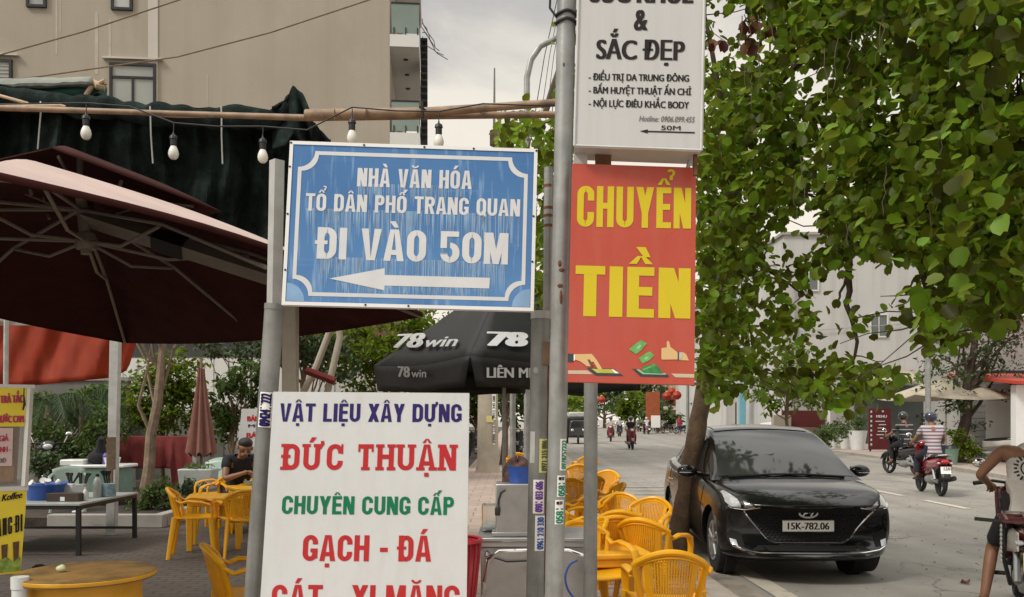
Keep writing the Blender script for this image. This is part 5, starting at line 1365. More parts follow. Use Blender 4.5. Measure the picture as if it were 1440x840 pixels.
ctext('SỮA - NƯỚC CAM', (-18, 595), (33, 594), 9.5, M['crimson'], .16)
ctext('ĐỒNG GIÁ', (-20, 622), (14, 620), 8, M['crimson'], .12, lift=.005); ctext('TRÀ CHANH -', (-24, 637), (17, 635), 7.5, M['crimson'], .12, lift=.005)
ctext('10.000Đ', (-12, 651), (11, 650), 6, M['grey_letter'], .1, lift=.005)
ctext('Sunny Koffee', (-20, 708), (31, 700), 9, M['black_letter'], .10, shear=.3)
local(fc.block('MANG ĐI', (-8, 755), (31, 747), 24, M['black_letter'], t, lift0=.004, stem=.10, horiz=.10, gap=.06, word=.10), t)
M['drink_brown'] = mat('printed iced drinks', (.10, .045, .02), .5, 0, .4, 30); M['drink_green'] = mat('printed mint leaves', (.22, .33, .05), .5, 0, .5, 30)
for x0, y0 in ((9, 765), (23, 762), (-8, 768)):
    local(fc.poly([(x0 - 4, y0), (x0 + 4, y0 - 1), (x0 + 3, y0 + 26), (x0 - 3, y0 + 27)], M['drink_brown'], t, .003), t)
local(fc.poly([(-40, 780), (-2, 775), (4, 786), (12, 782), (20, 790), (28, 782), (29, 802), (-40, 805)], M['drink_green'], t, .0036), t)
for k, (px, py) in enumerate(((15, 655), (24, 650), (4, 660), (30, 672))):
    pass
mb = MB()
for px, py, h_ in ((24, 676, .16), (31, 676, .12), (14, 678, .10)): mb.lathe([(.028, 0), (.034, h_ * .6), (.03, h_)], 14, at(px, py, d + .12) - o)
mb.build('syrup_jars', mat('amber syrup', (.42, .18, .03), .25, 0, .3, 20), t)
q = MB(); q.tube([at(33.5, 556, d - .03), at(34.5, 568, d - .03), at(32, 577, d - .03)], [.004, .007, .004], 6); q.tube([at(34, 546, d - .03), at(33.5, 558, d - .03)], .003, 5); tag(q.build('hanging_cable', M['black_plastic']), 'knotted black cord hanging from the cart corner', 'cord')
wm = Euler((R(90), 0, R(90))).to_matrix()
for yy in (-.22, .25):
    wh = MB(); R0 = .30; wh.tube([(-.10, yy + 0, .0 + R0) + V((0, 0, 0)) if False else V((-.12 + R0 * math.cos(a) * .9, yy, R0 + R0 * math.sin(a))) for a in np.linspace(0, 6.2832, 25)], .022, 8, cap=False)
    wt = wh.build('wheel', M['rubber'], t)
    sp = MB()
    for k in range(10): a = k * .628; sp.tube([V((-.12, yy, R0)), V((-.12 + R0 * .88 * math.cos(a), yy, R0 + R0 * .98 * math.sin(a)))], .004, 4)
    sp.build('spokes', M['galv'], wt)
cr_ = V((xr(806), fy, 0)); RM_ = Matrix.Rotation(R(31), 3, 'Z'); t.location = o + cr_ - RM_ @ cr_; t.rotation_euler = (0, 0, R(31))
mb = MB(); mb.box((-.12, 0, z(806) - .05), (.7, .5, .06)); mb.box((-.12, -.22, .45), (.05, .03, .5)); mb.box((-.12, .25, .45), (.05, .03, .5)); mb.build('undercarriage', M['dark_metal'], t, smooth=False)
wheelp = at(9, 826, 4.25)
wheelp = wheelp + V((.02, .35, 0)); mb = MB(); mb.tube([wheelp - o + V((0, -.03, 0)), wheelp - o + V((0, .03, 0))], .045, 18); mb.build('caster', M['rubber'], t)
mb = MB(); mb.tube([wheelp - o, V((wheelp.x - o.x, wheelp.y - o.y, z(800)))], .015, 8); mb.build('caster_fork', M['dark_metal'], t)
d = 4.25; t = thing('drum_table', 'yellow painted drum with a stained round plywood top', 'drum', at(121, 0, d).xy.to_3d()); zt = at(0, 803, d).z
q = MB(); q.lathe([(.235, 0), (.235, .22), (.243, .23), (.243, .25), (.235, .26), (.235, zt - .16), (.25, zt - .14), (.25, zt - .035)], 40); q.build('drum', M['yellow_barrel'], t)
q = MB(); q.lathe([(.295, zt - .032), (.312, zt - .03), (.314, zt - .004), (.306, zt), (.001, zt)], 48); q.build('top', M['ply'], t)
q = MB(); q.lathe([(.315, zt - .024), (.3165, zt - .02), (.3165, zt - .008), (.315, zt - .006)], 48, cap=False); q.build('edge_band', M['yellow_barrel'], t)
q = MB(); p = V(t.location) + V((-.105, -.03, zt + .016)); q.ell(p, (.024, .018, .016), 12); q.ell(p + V((.006, 0, .006)), (.016, .014, .014), 10)
tag(q.build('lime', mat('pale lime peel', (.55, .55, .33), .5, 0, .1, 20)), 'pale squeezed lime left on the plywood top', 'lime')
q = MB(); p = at(28, 812, 4.0); q.tube([V((p.x, p.y, 0)), p], .034, 16); q.tube([p - V((0, 0, .05)), p + V((0, 0, .002))], .038, 16)
tag(q.build('pvc_pipe', M['white_plastic']), 'white capped plastic pipe standing by the cart wheel', 'pipe')

# ------------------------------------------------------------------ long table with things on it
t = thing('steel_table', 'low long table with pale top and dark steel legs', 'table', (-5.5, 10.4, 0)); ht = .57
q = MB(); q.box((0, 0, ht - .012), (1.62, 1.5, .024)); q.build('tabletop', M['grey_plastic'], t, bevel=.004)
q = MB()
for s in (-1, 1): q.box((s * .785, 0, ht - .045), (.04, 1.46, .04)); q.box((0, s * .72, ht - .045), (1.53, .04, .04))
q.build('frame', M['dark_metal'], t, smooth=False)
for sx in (-1, 1):
    for sy in (-1, 1): q = MB(); q.box((sx * .78, sy * .72, (ht - .065) / 2), (.045, .045, ht - .065)); q.build('leg', M['dark_metal'], t, smooth=False)
for s in (-1, 1): MB().box((0, s * .72, .13), (1.51, .03, .03)).build('stretcher', M['dark_metal'], t, smooth=False)
def onto(px, dd, z=ht + .001): return V(((px - CX) / F * dd, dd, z))
t = thing('blue_basin', 'blue plastic basin full of white cups on the low table', 'basin', onto(62, 10.15))
q = MB(); q.lathe([(.17, 0), (.22, .17), (.235, .175), (.23, .18), (.205, .16)], 24, cap=False); q.lathe([(.17, .0), (.001, .001)], 24, cap=False); q.build('tub', M['blue_plastic'], t)
for k, (x, y, zz) in enumerate(((-.09, -.04, .17), (-.02, .03, .19), (.06, -.05, .18), (.11, .05, .17), (-.05, .10, .17))):
    q = MB(); q.lathe([(.025, 0), (.038, .045), (.04, .05), (.034, .048)], 14, (x, y, zz), Euler((random.uniform(-1, 1), random.uniform(-1, 1), 0)).to_matrix()); o_ = q.build('cup', M['white_plastic']); o_.data.transform(Matrix.Translation(V(t.location)))
    tag(o_, 'small white cup lying in the blue basin', 'cup', 'white cups in the basin')
t = thing('blue_basin', 'smaller blue plastic bowl tucked behind the big basin', 'basin', onto(81, 10.7))
q = MB(); q.lathe([(.12, 0), (.16, .15), (.17, .155), (.15, .14)], 20, cap=False); q.lathe([(.12, 0), (.001, .001)], 20, cap=False); q.build('tub', M['blue_plastic'], t)
t = thing('cutlery_tray', 'dark brown divided tray at the front edge of the low table', 'tray', onto(93, 9.95))
q = MB(); q.box((0, 0, .045), (.36, .16, .09)); q.build('tray', M['wood_dark'], t, bevel=.005)
q = MB(); q.box((0, -.082, .03), (.05, .006, .045)); q.build('label', M['white_plastic'], t, smooth=False)
def holder(px, dd, w_, h_, m, lab):
    t = thing('chopstick_holder', lab, 'holder', onto(px, dd))
    q = MB(); q.box((0, 0, h_ / 2), (w_, w_, h_)); q.build('box', m, t, bevel=.008)
    for k in range(4):
        q = MB(); a = random.uniform(-.3, .3); q.tube([(random.uniform(-.3, .3) * w_, random.uniform(-.3, .3) * w_, h_ * .5), (a * .2 + .02, .02, h_ + .07), (a * .3 + .03, .03, h_ + .12)], [.006, .012, .02], 6); q.build('utensil', M['black_plastic'], t)
    return t
holder(99, 10.3, .11, .17, M['white_plastic'], 'white square holder of dark spoons behind the brown tray')
holder(115, 10.25, .11, .17, M['grey_plastic'], 'grey square holder of dark spoons in the middle of the table')
def bottle(px, dd, r, h, lab, m, cap=M['black_plastic']):
    t = thing('bottle', lab, 'bottle', onto(px, dd)); q = MB(); q.lathe([(r * .95, 0), (r, .01), (r, h * .62), (r * .7, h * .78), (r * .35, h * .86), (r * .35, h * .9)], 16); q.build('body', m, t)
    q = MB(); q.lathe([(r * .42, h * .9), (r * .42, h)], 12); q.build('cap', cap, t); return t
bottle(120, 10.0, .025, .15, 'short pale squeeze bottle at the front corner of the table', M['white_plastic'], M['white_plastic'])
bottle(137, 10.45, .048, .27, 'pale green sauce bottle with black cap on the table', M['grey_plastic'])
M['blue_cup'] = mat('blue patterned jar', (.22, .34, .40), .4, 0, .4, 30)
t = thing('jar', 'blue patterned jar of dark ladles at the back of the table', 'jar', onto(152, 10.55))
q = MB(); q.lathe([(.085, 0), (.09, .02), (.09, .15), (.08, .155)], 20); q.build('jar_body', M['blue_cup'], t)
for k in range(3): q = MB(); q.tube([(.02 * k - .02, 0, .1), (.03 * k - .06, .02, .24), (.04 * k - .08, .02, .30)], [.008, .012, .03], 6); q.build('ladle', M['black_plastic'], t)
# ------------------------------------------------------------------ posts, beds, red desk, counters at the back of the yard
t = thing('timber_post', 'pale square post wrapped in dark tape under the parasol corner', 'post', V((at(160, 0, 11.4).x, 11.4, 0)))
q = MB(); q.box((0, 0, 1.3), (.115, .10, 2.6), (0, R(1.2), 0)); q.build('post', M['galv_light'], t, bevel=.006)
q = MB(); q.box((-.012, -.003, 1.05), (.121, .104, .42), (0, R(1.2), 0)); q.box((-.025, -.004, .72), (.08, .105, .34), (0, R(1.2), 0)); q.build('bark_wrap', M['bark'], t, bevel=.01)
q = MB(); q.tube([V((.0, 11.0, .6)) + V((at(7, 0, 11).x, 0, 0)), at(9, 432, 11)], .03, 8); tag(q.build('awning_pole', M['galv_light']), 'thin pale pole standing behind the drinks cart', 'pole')
# planting bed edge
mb = MB(); x0, x1 = at(70, 0, 12.2).x, at(232, 0, 12.2).x
mb.box(((x0 + x1) / 2, 12.2, .09), (x1 - x0, .16, .18)); mb.box((x1 - .08, 13.6, .09), (.16, 2.6, .18))
tag(mb.build('bed_kerb', M['concrete'], bevel=.01), 'low concrete kerb edging the planting bed in the yard', 'kerb')
mb = MB(); mb.box(((x0 + x1) / 2 - 1, 15, .05), (x1 - x0 + 1.6, 5.4, .14)); structure(mb.build('soil', mat('dark soil', (.045, .034, .026), .95, 0, .4, 5, .5, 20), smooth=False))
q = MB(); q.box(at(112, 0, 12.0).xy.to_3d() + V((0, -.05, .24)), (.12, .1, .03)); tag(q.build('sponge', M['white_plastic'], bevel=.01), 'white foam scrap on the planting bed kerb', 'scrap')
t = thing('covered_desk', 'tall desk draped in dusty red cloth beside the slender tree', 'desk', V((at(216, 0, 17.6).x, 17.6, 0)))
q = MB(); q.box((0, .3, .98), (1.36, .6, .05)); q.build('desktop', M['wood_dark'], t)
for sx in (-1, 1): q = MB(); q.box((sx * .62, .3, .48), (.06, .5, .95)); q.build('leg', M['white_paint'], t)
def drape(u, v):
    x = -.72 + 1.44 * u; e = .0 if v < .12 else (v - .12) / .88
    fold = .05 * math.sin(u * 26) * e + .03 * math.sin(u * 51 + 1) * e
    fall = .62 if .16 < u < .80 else 1.02
    if u > .80: x += .16 * e * (u - .8) * 6
    return V((x, .6 - .64 * min(1, v / .12) - .10 * e - fold, 1.13 - .0 * v - fall * e))
q = MB(); q.grid(drape, 60, 16); q.build('cloth', M['red_cloth'], t, solid=.01)
q = MB(); q.box((0, .3, 1.06), (1.36, .6, .1)); q.build('top_box', M['red_cloth'], t)
t = thing('counter', 'grey green counter with a white lid and basin behind the low table', 'counter', V((at(128, 0, 14).x, 14, 0)))
q = MB(); q.box((.1, .2, .46), (.75, .5, .52)); q.build('body', M['green_paint'], t, bevel=.02)
q = MB(); q.box((.12, .2, .74), (.85, .56, .05)); q.build('lid', M['white_plastic'], t, bevel=.015)
for s in (-1, 1): q = MB(); q.box((.1 + s * .33, .2, .1), (.06, .4, .2)); q.build('foot', M['dark_metal'], t)
def gchair(px, d, rz, lab):
    t = thing('plastic_chair', lab, 'chair', V((at(px, 0, d).x, d, 0)), R(rz), 'grey green plastic chairs')
    m = M['grey_green']
    for nm, q in (('backrest', MB().grid(lambda u, v: V(((.17 + .05 * v) * (2 * u - 1), -.2 - .08 * v + .07 * (2 * u - 1) ** 2, .42 + .36 * v - .05 * (2 * u - 1) ** 2 * v)), 8, 6)), ('seat', MB().grid(lambda u, v: V((.22 * (2 * u - 1), -.2 + .42 * v, .42)), 4, 4))): q.build(nm, m, t, solid=.02)
    for s in (-1, 1):
        MB().tube([(s * .21, -.22, .66), (s * .25, 0, .63), (s * .24, .2, .58), (s * .23, .22, .42)], .022, 6).build('armrest', m, t)
        for y in (-.2, .2): MB().tube([(s * .19, y, .42), (s * .24, y * 1.2, 0)], .025, 6).build('leg', m, t)
    return t
M['grey_green'] = mat('pale grey green plastic', (.30, .38, .33), .4, 0, .08, 5)
gchair(96, 13.2, 205, 'grey green plastic armchair leaning by the counter behind the low table')
gchair(292, 15.2, 160, 'grey green plastic armchair beside the folded pink parasol')
gchair(312, 16.0, 200, 'grey green plastic armchair behind the seated man near the white board')
q = MB(); p = V((at(143, 0, 14).x, 14.1, .765)); q.lathe([(.05, 0), (.05, .14), (.02, .18)], 14, p + V((.02, 0, 0))); tag(q.build('bottle', mat('violet bottle', (.12, .08, .35), .35, 0, .1, 8)), 'violet bottle standing on the white counter lid', 'bottle')
q = MB(); q.lathe([(.10, 0), (.13, .11), (.12, .11)], 16, p + V((.12, 0, 0))); tag(q.build('bowl', M['white_plastic']), 'white bowl on the counter lid', 'bowl')
q = MB(); q.box(p + V((-.45, 0, .03)), (.38, .3, .10)); tag(q.build('foam_box', M['white_plastic'], bevel=.02), 'white foam box at the end of the counter', 'box')
q = MB(); q.ell(p + V((-.13, .05, .10)), (.16, .13, .12), 12); q.tube([p + V((-.1, .05, .15)), p + V((-.08, .05, .36)), p + V((-.05, .0, .42))], [.09, .06, .04], 10); tag(q.build('black_bag', M['black_cloth']), 'black bag slumped on the counter top', 'bag')
t = thing('folded_parasol', 'tall folded faded pink parasol standing in the yard', 'umbrella', V((at(283, 0, 16.5).x, 16.5, 0)))
q = MB()
def fold(u, v):
    a = 6.2832 * u; r = (.05 + .185 * v ** 1.2) * (1 + .22 * math.sin(a * 8)); return V((r * math.cos(a), r * math.sin(a), 2.42 - 1.60 * v + .05 * math.sin(a * 8) * v))
q.grid(fold, 64, 10); q.build('canopy', M['pink_cloth'], t)
MB().tube([(0, 0, 0), (0, 0, 2.6)], .025, 8).build('pole', M['wood'], t); MB().lathe([(.3, 0), (.3, .1), (.05, .14)], 16).build('base', M['concrete'], t)
t = thing('planter', 'grey plastic planter box of low greens beside the red desk', 'planter', V((at(279, 0, 14.6).x, 14.6, 0)))
q = MB(); q.box((0, 0, .5), (.5, .35, .34), taper=(1.12, 1.12)); q.build('box', M['grey_plastic'], t, bevel=.02)
q = MB(); q.box((0, 0, .165), (.36, .26, .33)); q.build('stand', M['concrete'], t)
leaf_mesh('foliage', blob(160, (0, 0, .70), (.25, .16, .10)), .07, M['leaf_dark'], t, LEAF_OVAL)
t = thing('standing_board', 'white standing board with red lettering behind the seated man', 'sign', V((at(351, 0, 13.5).x, 13.5, 0))); o = V(t.location)
q = MB(); pts = [at(x, y, 13.5) - o for x, y in ((334, 628), (372, 628), (374, 575), (340, 575))]; q.prism(pts, V((0, .05, 0))); q.build('panel', M['sign_white'], t, smooth=False)
for sx in (-.12, .22): MB().tube([(sx, .03, 0), (sx, .03, 1.0)], .018, 6).build('leg', M['galv'], t)
fb = Face(V((0, 13.5, 0)), V((1, 0, 0)), V((0, 0, 1)))
local(fb.text('BÁNH', (347.5, 592.5), (372, 592.5), 7, M['red_letter'], t, .2, lift0=.004), t); local(fb.text('MÌ', (349, 601), (362, 601), 4, M['navy_letter'], t, .2, lift0=.004), t); local(fb.text('BÁN', (346.5, 616), (370, 616), 7, M['red_letter'], t, .2, lift0=.004), t)
# cloths hung behind
t = thing('orange_tarpaulin', 'bright orange tarpaulin hung as a curtain under the parasol', 'tarpaulin', V((at(90, 0, 12.6).x, 12.6, 0))); o = V(t.location)
def ot(u, v):
    px = -80 + 276 * u; yb = np.interp(px, [-80, 0, 60, 160, 180, 196], [548, 546, 541, 531, 520, 468]); y = 440 + (yb - 440) * v
    return at(px, y, 12.6 + .16 * ff(px * .012 + v * .5) + .05 * ff(px * .03) * v) - o
q = MB(); q.grid(ot, 60, 12); q.build('sheet', M['orange_tarp'], t, solid=.008)
t = thing('pale_awning', 'pale pink and yellow awning strip above the orange tarpaulin', 'awning', V((at(40, 0, 11.9).x, 11.9, 0))); o = V(t.location)
q = MB(); q.grid(lambda u, v: at(-80 + 190 * u, 425 + 33 * v, 11.9 - .3 * v) - o, 12, 3); q.build('strip', M['pale_cloth'], t, solid=.01)
q = MB(); q.grid(lambda u, v: at(-80 + 86 * u, 428 + 20 * v, 11.55) - o, 4, 2); q.build('yellow_strip', M['cart_yellow'], t, solid=.01)
# ------------------------------------------------------------------ the parked black saloon
M['car_paint'] = mat('black car paint', (.006, .0065, .007), .18, 0, 0, spec=.25, coat=.5)
M['car_glass'] = mat('tinted car glass', (.035, .038, .038), .09, 0, .2, 3, spec=.7)
M['car_trim'] = mat('black trim', (.012, .012, .012), .5, 0, .1, 20)
M['alloy'] = mat('machined alloy', (.50, .50, .50), .3, .8, .08, 10)
M['seam'] = mat('panel gap', (.002, .002, .002), .8, 0, 0)
CAR_Y = 8.35
car = thing('parked_car', 'glossy black saloon car parked against the kerb with white number plate', 'car', (2.92, CAR_Y + 2.2, RZ + .012), R(-1.0))
def interp(x, tab):
    xs = [a[0] for a in tab]; return [float(np.interp(x, xs, [a[k] for a in tab])) for k in range(1, len(tab[0]))]
def smooth_tab(tab, ys):   # cubic (catmull-rom) interpolation
    out = []
    n = len(tab)
    for y in ys:
        i = max(0, min(n - 2, next((j for j in range(n - 1) if y <= tab[j + 1][0]), n - 2)))
        p0, p1, p2, p3 = tab[max(0, i - 1)], tab[i], tab[i + 1], tab[min(n - 1, i + 2)]
        t = (y - p1[0]) / max(1e-6, p2[0] - p1[0]); r = []
        for k in range(1, len(p1)):
            m1 = (p2[k] - p0[k]) / max(1e-6, p2[0] - p0[0]) * (p2[0] - p1[0]); m2 = (p3[k] - p1[k]) / max(1e-6, p3[0] - p1[0]) * (p2[0] - p1[0])
            r.append((2 * t ** 3 - 3 * t * t + 1) * p1[k] + (t ** 3 - 2 * t * t + t) * m1 + (-2 * t ** 3 + 3 * t * t) * p2[k] + (t ** 3 - t * t) * m2)
        out.append(r)
    return out
# y, bottom z, sill half-width, mid half-width, mid z, shoulder half-width, shoulder z, crown z
LOW = [(-2.20, .27, .62, .80, .52, .74, .70, .735),
       (-2.12, .23, .72, .835, .54, .77, .765, .80),
       (-1.95, .20, .79, .855, .56, .775, .83, .875),
       (-1.60, .17, .80, .862, .57, .775, .885, .94),
       (-1.10, .16, .80, .862, .58, .775, .92, .985),
       (-.60, .17, .80, .862, .58, .79, .945, 1.00),
       (.30, .17, .80, .865, .58, .80, .97, 1.02),
       (1.10, .17, .80, .865, .60, .795, 1.00, 1.04),
       (1.60, .18, .80, .86, .62, .77, 1.03, 1.07),
       (2.00, .22, .76, .83, .64, .72, 1.03, 1.07),
       (2.18, .30, .68, .77, .66, .66, .98, 1.02)]
ys = [-2.20, -2.16, -2.10, -2.0, -1.85, -1.6, -1.35, -1.1, -.85, -.6, -.3, 0, .3, .6, .9, 1.2, 1.5, 1.75, 1.95, 2.08, 2.15, 2.18]
rows = smooth_tab(LOW, ys)
def half(r):
    zb, ws, wm, zm, wsh, zsh, zc = r
    return [(0, zb), (ws * .6, zb), (ws * .97, zb + .01), (ws + .02, zb + .07), (wm - .01, (zb + zm) * .5), (wm, zm), (wm - .004, zm + .06), (wsh + .045, zsh - .06), (wsh + .012, zsh - .012), (wsh - .05, zsh + .022), (wsh * .72, zsh + (zc - zsh) * .62), (wsh * .38, zsh + (zc - zsh) * .92), (0, zc)]
def planc(x, y):  # nose and tail are bowed in plan
    k = (abs(x) / .86) ** 2.6
    if y < -1.2: return y + k * .42 * ((-1.2 - y) / 1.0) ** 1.5
    if y > 1.4: return y - k * .26 * ((y - 1.4) / .78) ** 1.5
    return y
vs = []; fs = []
for y, r in zip(ys, rows):
    h = half(r); full = h + [(-x, z) for x, z in h[-2:0:-1]]
    for x, z in full: vs.append((x, planc(x, y), z))
n = len(full)
for i in range(len(ys) - 1):
    for k in range(n): fs.append((i * n + k, i * n + (k + 1) % n, (i + 1) * n + (k + 1) % n, (i + 1) * n + k))
def cap(i, flip):
    m = (n // 2); b = i * n; out = []
    for k in range(m):
        a = (b + k, b + k + 1, b + (n - k - 1) % n, b + (n - k) % n)
        a = tuple(dict.fromkeys(a)); out.append(a if not flip else a[::-1])
    return out
fs += cap(0, False) + cap(len(ys) - 1, True)
bm_ = MB(); bm_.add(vs, fs)
tmp = bm_.build('tmp', None, None, sub=2)
cut = MB()
for yc in (-1.33, 1.27):
    for s in (-1, 1): cut.tube([(s * .58, yc, .315), (s * 1.05, yc, .315)], .375, 40)
cuto = cut.build('cut', M['seam'], None)
bo = tmp.modifiers.new('c', 'BOOLEAN'); bo.operation = 'DIFFERENCE'; bo.object = cuto; bo.solver = 'EXACT'
dg = bpy.context.evaluated_depsgraph_get(); dg.update()
bo.show_viewport = False; dg.update()
ev = tmp.evaluated_get(dg); me0 = bpy.data.meshes.new_from_object(ev)
BV = BVHTree.FromPolygons([v.co.copy() for v in me0.vertices], [list(p.vertices) for p in me0.polygons])
bo.show_viewport = True; dg.update()
me1 = bpy.data.meshes.new_from_object(tmp.evaluated_get(dg)); me1.materials.clear(); me1.materials.append(M['car_paint'])
me1.polygons.foreach_set('use_smooth', [True] * len(me1.polygons)); me1.set_sharp_from_angle(angle=R(40))
body = bpy.data.objects.new('body', me1); COL.objects.link(body); body.parent = car
bpy.data.objects.remove(tmp); bpy.data.objects.remove(cuto)
# greenhouse
ROOF = [(-1.16, .93, .79, .77), (-1.03, 1.005, .775, .735), (-.60, 1.235, .785, .665), (-.25, 1.385, .79, .61), (.05, 1.455, .795, .585), (.5, 1.47, .795, .575), (.95, 1.435, .79, .565), (1.35, 1.30, .77, .575), (1.70, 1.13, .73, .62), (1.92, 1.03, .68, .64)]
gy = [-1.16, -1.05, -.95, -.8, -.6, -.4, -.22, -.05, .2, .5, .8, 1.05, 1.25, 1.45, 1.65, 1.8, 1.92]
gr = dict(zip(gy, smooth_tab(ROOF, gy)))
def gpt(y, s, lift=0):
    """s in -1..1 across: |s|<.55 roof or screen, beyond that the side glass"""
    zr, wb, wt = smooth_tab(ROOF, [y])[0]; zb = .93
    a = abs(s); sg = 1 if s >= 0 else -1
    bow = .10 * max(0, min(1, (-.15 - y) / .6))
    if a <= .55:
        t = a / .55; x = wt * t; z = zr + .035 * (1 - t * t); yy = y - bow * (1 - t * t)
        nx, nz = .15 * t, 1
        p = V((sg * x, yy, z)); nrm = V((sg * nx, -.6 if y < -.1 else (.5 if y > 1.1 else 0), 1)).normalized()
    else:
        t = (a - .55) / .45; x = wt + (wb - wt) * t ** .9; z = zr + (zb - zr) * t
        p = V((sg * (x + .02 * math.sin(math.pi * t)), y, z)); nrm = V((sg * 1, 0, .35)).normalized()
    return p + nrm * lift
ss = [-1, -.88, -.77, -.66, -.58, -.55, -.5, -.38, -.2, 0, .2, .38, .5, .55, .58, .66, .77, .88, 1]
mb = MB(); vs = [gpt(y, s) for y in gy for s in ss]; n2 = len(ss)
mb.add(vs, [(i * n2 + k, i * n2 + k + 1, (i + 1) * n2 + k + 1, (i + 1) * n2 + k) for i in range(len(gy) - 1) for k in range(n2 - 1)])
mb.build('roof', M['car_paint'], car, ang=60)
def gpatch(name, y0f, y1f, s0, s1, m, lift, nu=16, nv=10, ang=60):
    q = MB(); q.grid(lambda u, v: gpt(y0f(s0 + (s1 - s0) * v) * (1 - u) + y1f(s0 + (s1 - s0) * v) * u, s0 + (s1 - s0) * v, lift), nu, nv); return q.build(name, m, car, ang=ang)
ws_ = gpatch('windshield', lambda s: -1.10, lambda s: -.20, -.525, .525, M['car_glass'], .004)
gpatch('roof_panel', lambda s: -.12, lambda s: 1.0, -.50, .50, M['car_paint'], .005)
gpatch('rear_window', lambda s: 1.12, lambda s: 1.82, -.5, .5, M['car_glass'], .004)
for s in (-1, 1):
    gpatch('side_window', lambda a: -.72 + (.93 - abs(a)) * 1.05, lambda a: .30, s * .60, s * .93, M['car_glass'], .004, 12, 6)
    gpatch('side_window', lambda a: .37, lambda a: 1.34 - (.93 - abs(a)) * .9, s * .60, s * .93, M['car_glass'], .004, 12, 6)
    gpatch('window_trim', lambda a: -.80, lambda a: 1.40, s * .955, s * .985, M['chrome'], .008, 24, 1)
for s in (-1, 1):
    q = MB(); q.tube([V((s * .52, -1.12, 1.0)) if False else gpt(-1.125, s * .44, .010), gpt(-1.118, s * .1, .014), gpt(-1.118, -s * .12, .012)], .009, 6); q.build('wiper', M['car_trim'], ws_)
# details thrown onto the skin of the car
def proj(poly, axis, m, name, lift=.004, cuts=3, parent=None, thick=0, inset=None):
    """poly: outline in the front view (x, z) for axis 'f', in the side view (y, z) for axis 'l' / 'r'"""
    bm = bmesh.new()
    if axis == 'f': vs = [bm.verts.new((a, -6, b)) for a, b in poly]; d = V((0, 1, 0))
    else:
        sx = -6 if axis == 'l' else 6; vs = [bm.verts.new((sx, a, b)) for a, b in poly]; d = V((1 if axis == 'l' else -1, 0, 0))
    bm.faces.new(vs); bmesh.ops.triangulate(bm, faces=bm.faces)
    bmesh.ops.subdivide_edges(bm, edges=bm.edges, cuts=cuts, use_grid_fill=True)
    for v in bm.verts:
        h = BV.ray_cast(v.co, d)
        if h[0] is not None: v.co = h[0] - d * lift
        else:
            v.co = v.co + d * (6 - 2.0) if axis == 'f' else v.co + d * (6 - .86)
    me = bpy.data.meshes.new(name); bm.to_mesh(me); bm.free(); me.materials.append(m)
    me.polygons.foreach_set('use_smooth', [True] * len(me.polygons))
    o = bpy.data.objects.new(name, me); COL.objects.link(o); o.parent = parent or car; return o
def pline(pts, axis, r, m, name, lift=.004, parent=None, n=6, step=14):
    P = []
    for i in range(len(pts) - 1):
        for k in range(step):
            t = k / step; P.append((pts[i][0] + (pts[i + 1][0] - pts[i][0]) * t, pts[i][1] + (pts[i + 1][1] - pts[i][1]) * t))
    P.append(pts[-1]); Q = []
    for a, b in P:
        if axis == 'f': h = BV.ray_cast(V((a, -6, b)), V((0, 1, 0))); d = V((0, 1, 0))
        else: d = V((1 if axis == 'l' else -1, 0, 0)); h = BV.ray_cast(V((-6 if axis == 'l' else 6, a, b)), d)
        if h[0] is not None: Q.append(h[0] - d * lift)
    if len(Q) < 2: return None
    q = MB(); q.tube(Q, r, n); return q.build(name, m, parent or car)
def fy(x, z):
    h = BV.ray_cast(V((x, -6, z)), V((0, 1, 0))); return h[0].y if h[0] is not None else -2.1
sym = lambda P: P + [(-a, b) for a, b in P[::-1]]
gl = sym([(.0, .665), (.38, .655), (.56, .635), (.63, .60), (.36, .345), (.28, .325), (.0, .322)][::-1])
gl = [(-.63, .685), (-.54, .71), (-.3, .722), (0, .726), (.3, .722), (.54, .71), (.63, .685), (.40, .415), (.32, .39), (-.32, .39), (-.40, .415)]
grille = proj(gl, 'f', M['seam'], 'grille', .004, 4)
# woven grille bars
M['grille_bar'] = mat('dark grille bars', (.03, .03, .032), .3, .3, .1, 20)
mb = MB()
def inside(x, z):
    c = False
    for i in range(len(gl)):
        (x1, z1), (x2, z2) = gl[i], gl[i - 1]
        if (z1 > z) != (z2 > z) and x < (x2 - x1) * (z - z1) / (z2 - z1) + x1: c = not c
    return c
for j in range(13):
    for i in range(-14, 15):
        x = i * .045 + (.0225 if j % 2 else 0); z = .40 + j * .026
        if inside(x, z) and inside(x + .015, z) and inside(x - .015, z):
            y = fy(x, z) - .010; w_, h_ = .018, .0085
            mb.add([(x - w_, y, z), (x, y - .004, z - h_), (x + w_, y, z), (x, y - .004, z + h_), (x, y - .012, z)], [(0, 1, 4), (1, 2, 4), (2, 3, 4), (3, 0, 4)])
g2 = mb.build('mesh_pattern', M['grille_bar'], grille, smooth=False)
pline([(-.63, .68), (-.40, .41), (-.32, .383), (.32, .383), (.40, .41), (.63, .68)], 'f', .0085, M['chrome'], 'grille_rim', .008)
# emblem: ring with a slanted H
em = MB(); z0 = .662; y0 = fy(0, z0 - .05) - .030
em.tube([V((.088 * math.cos(a), y0, z0 + .044 * math.sin(a))) for a in np.linspace(0, 6.2832, 33)], .0095, 8, cap=False)
for s in (-1, 1): em.tube([V((s * .038 - .016, y0, z0 - .032)), V((s * .038 + .004, y0 - .004, z0)), V((s * .030 + .022, y0, z0 + .034))], .0075, 6)
em.tube([V((-.034, y0, z0 - .006)), V((.036, y0, z0 + .008))], .007, 6)
em.build('emblem', M['badge'], car)
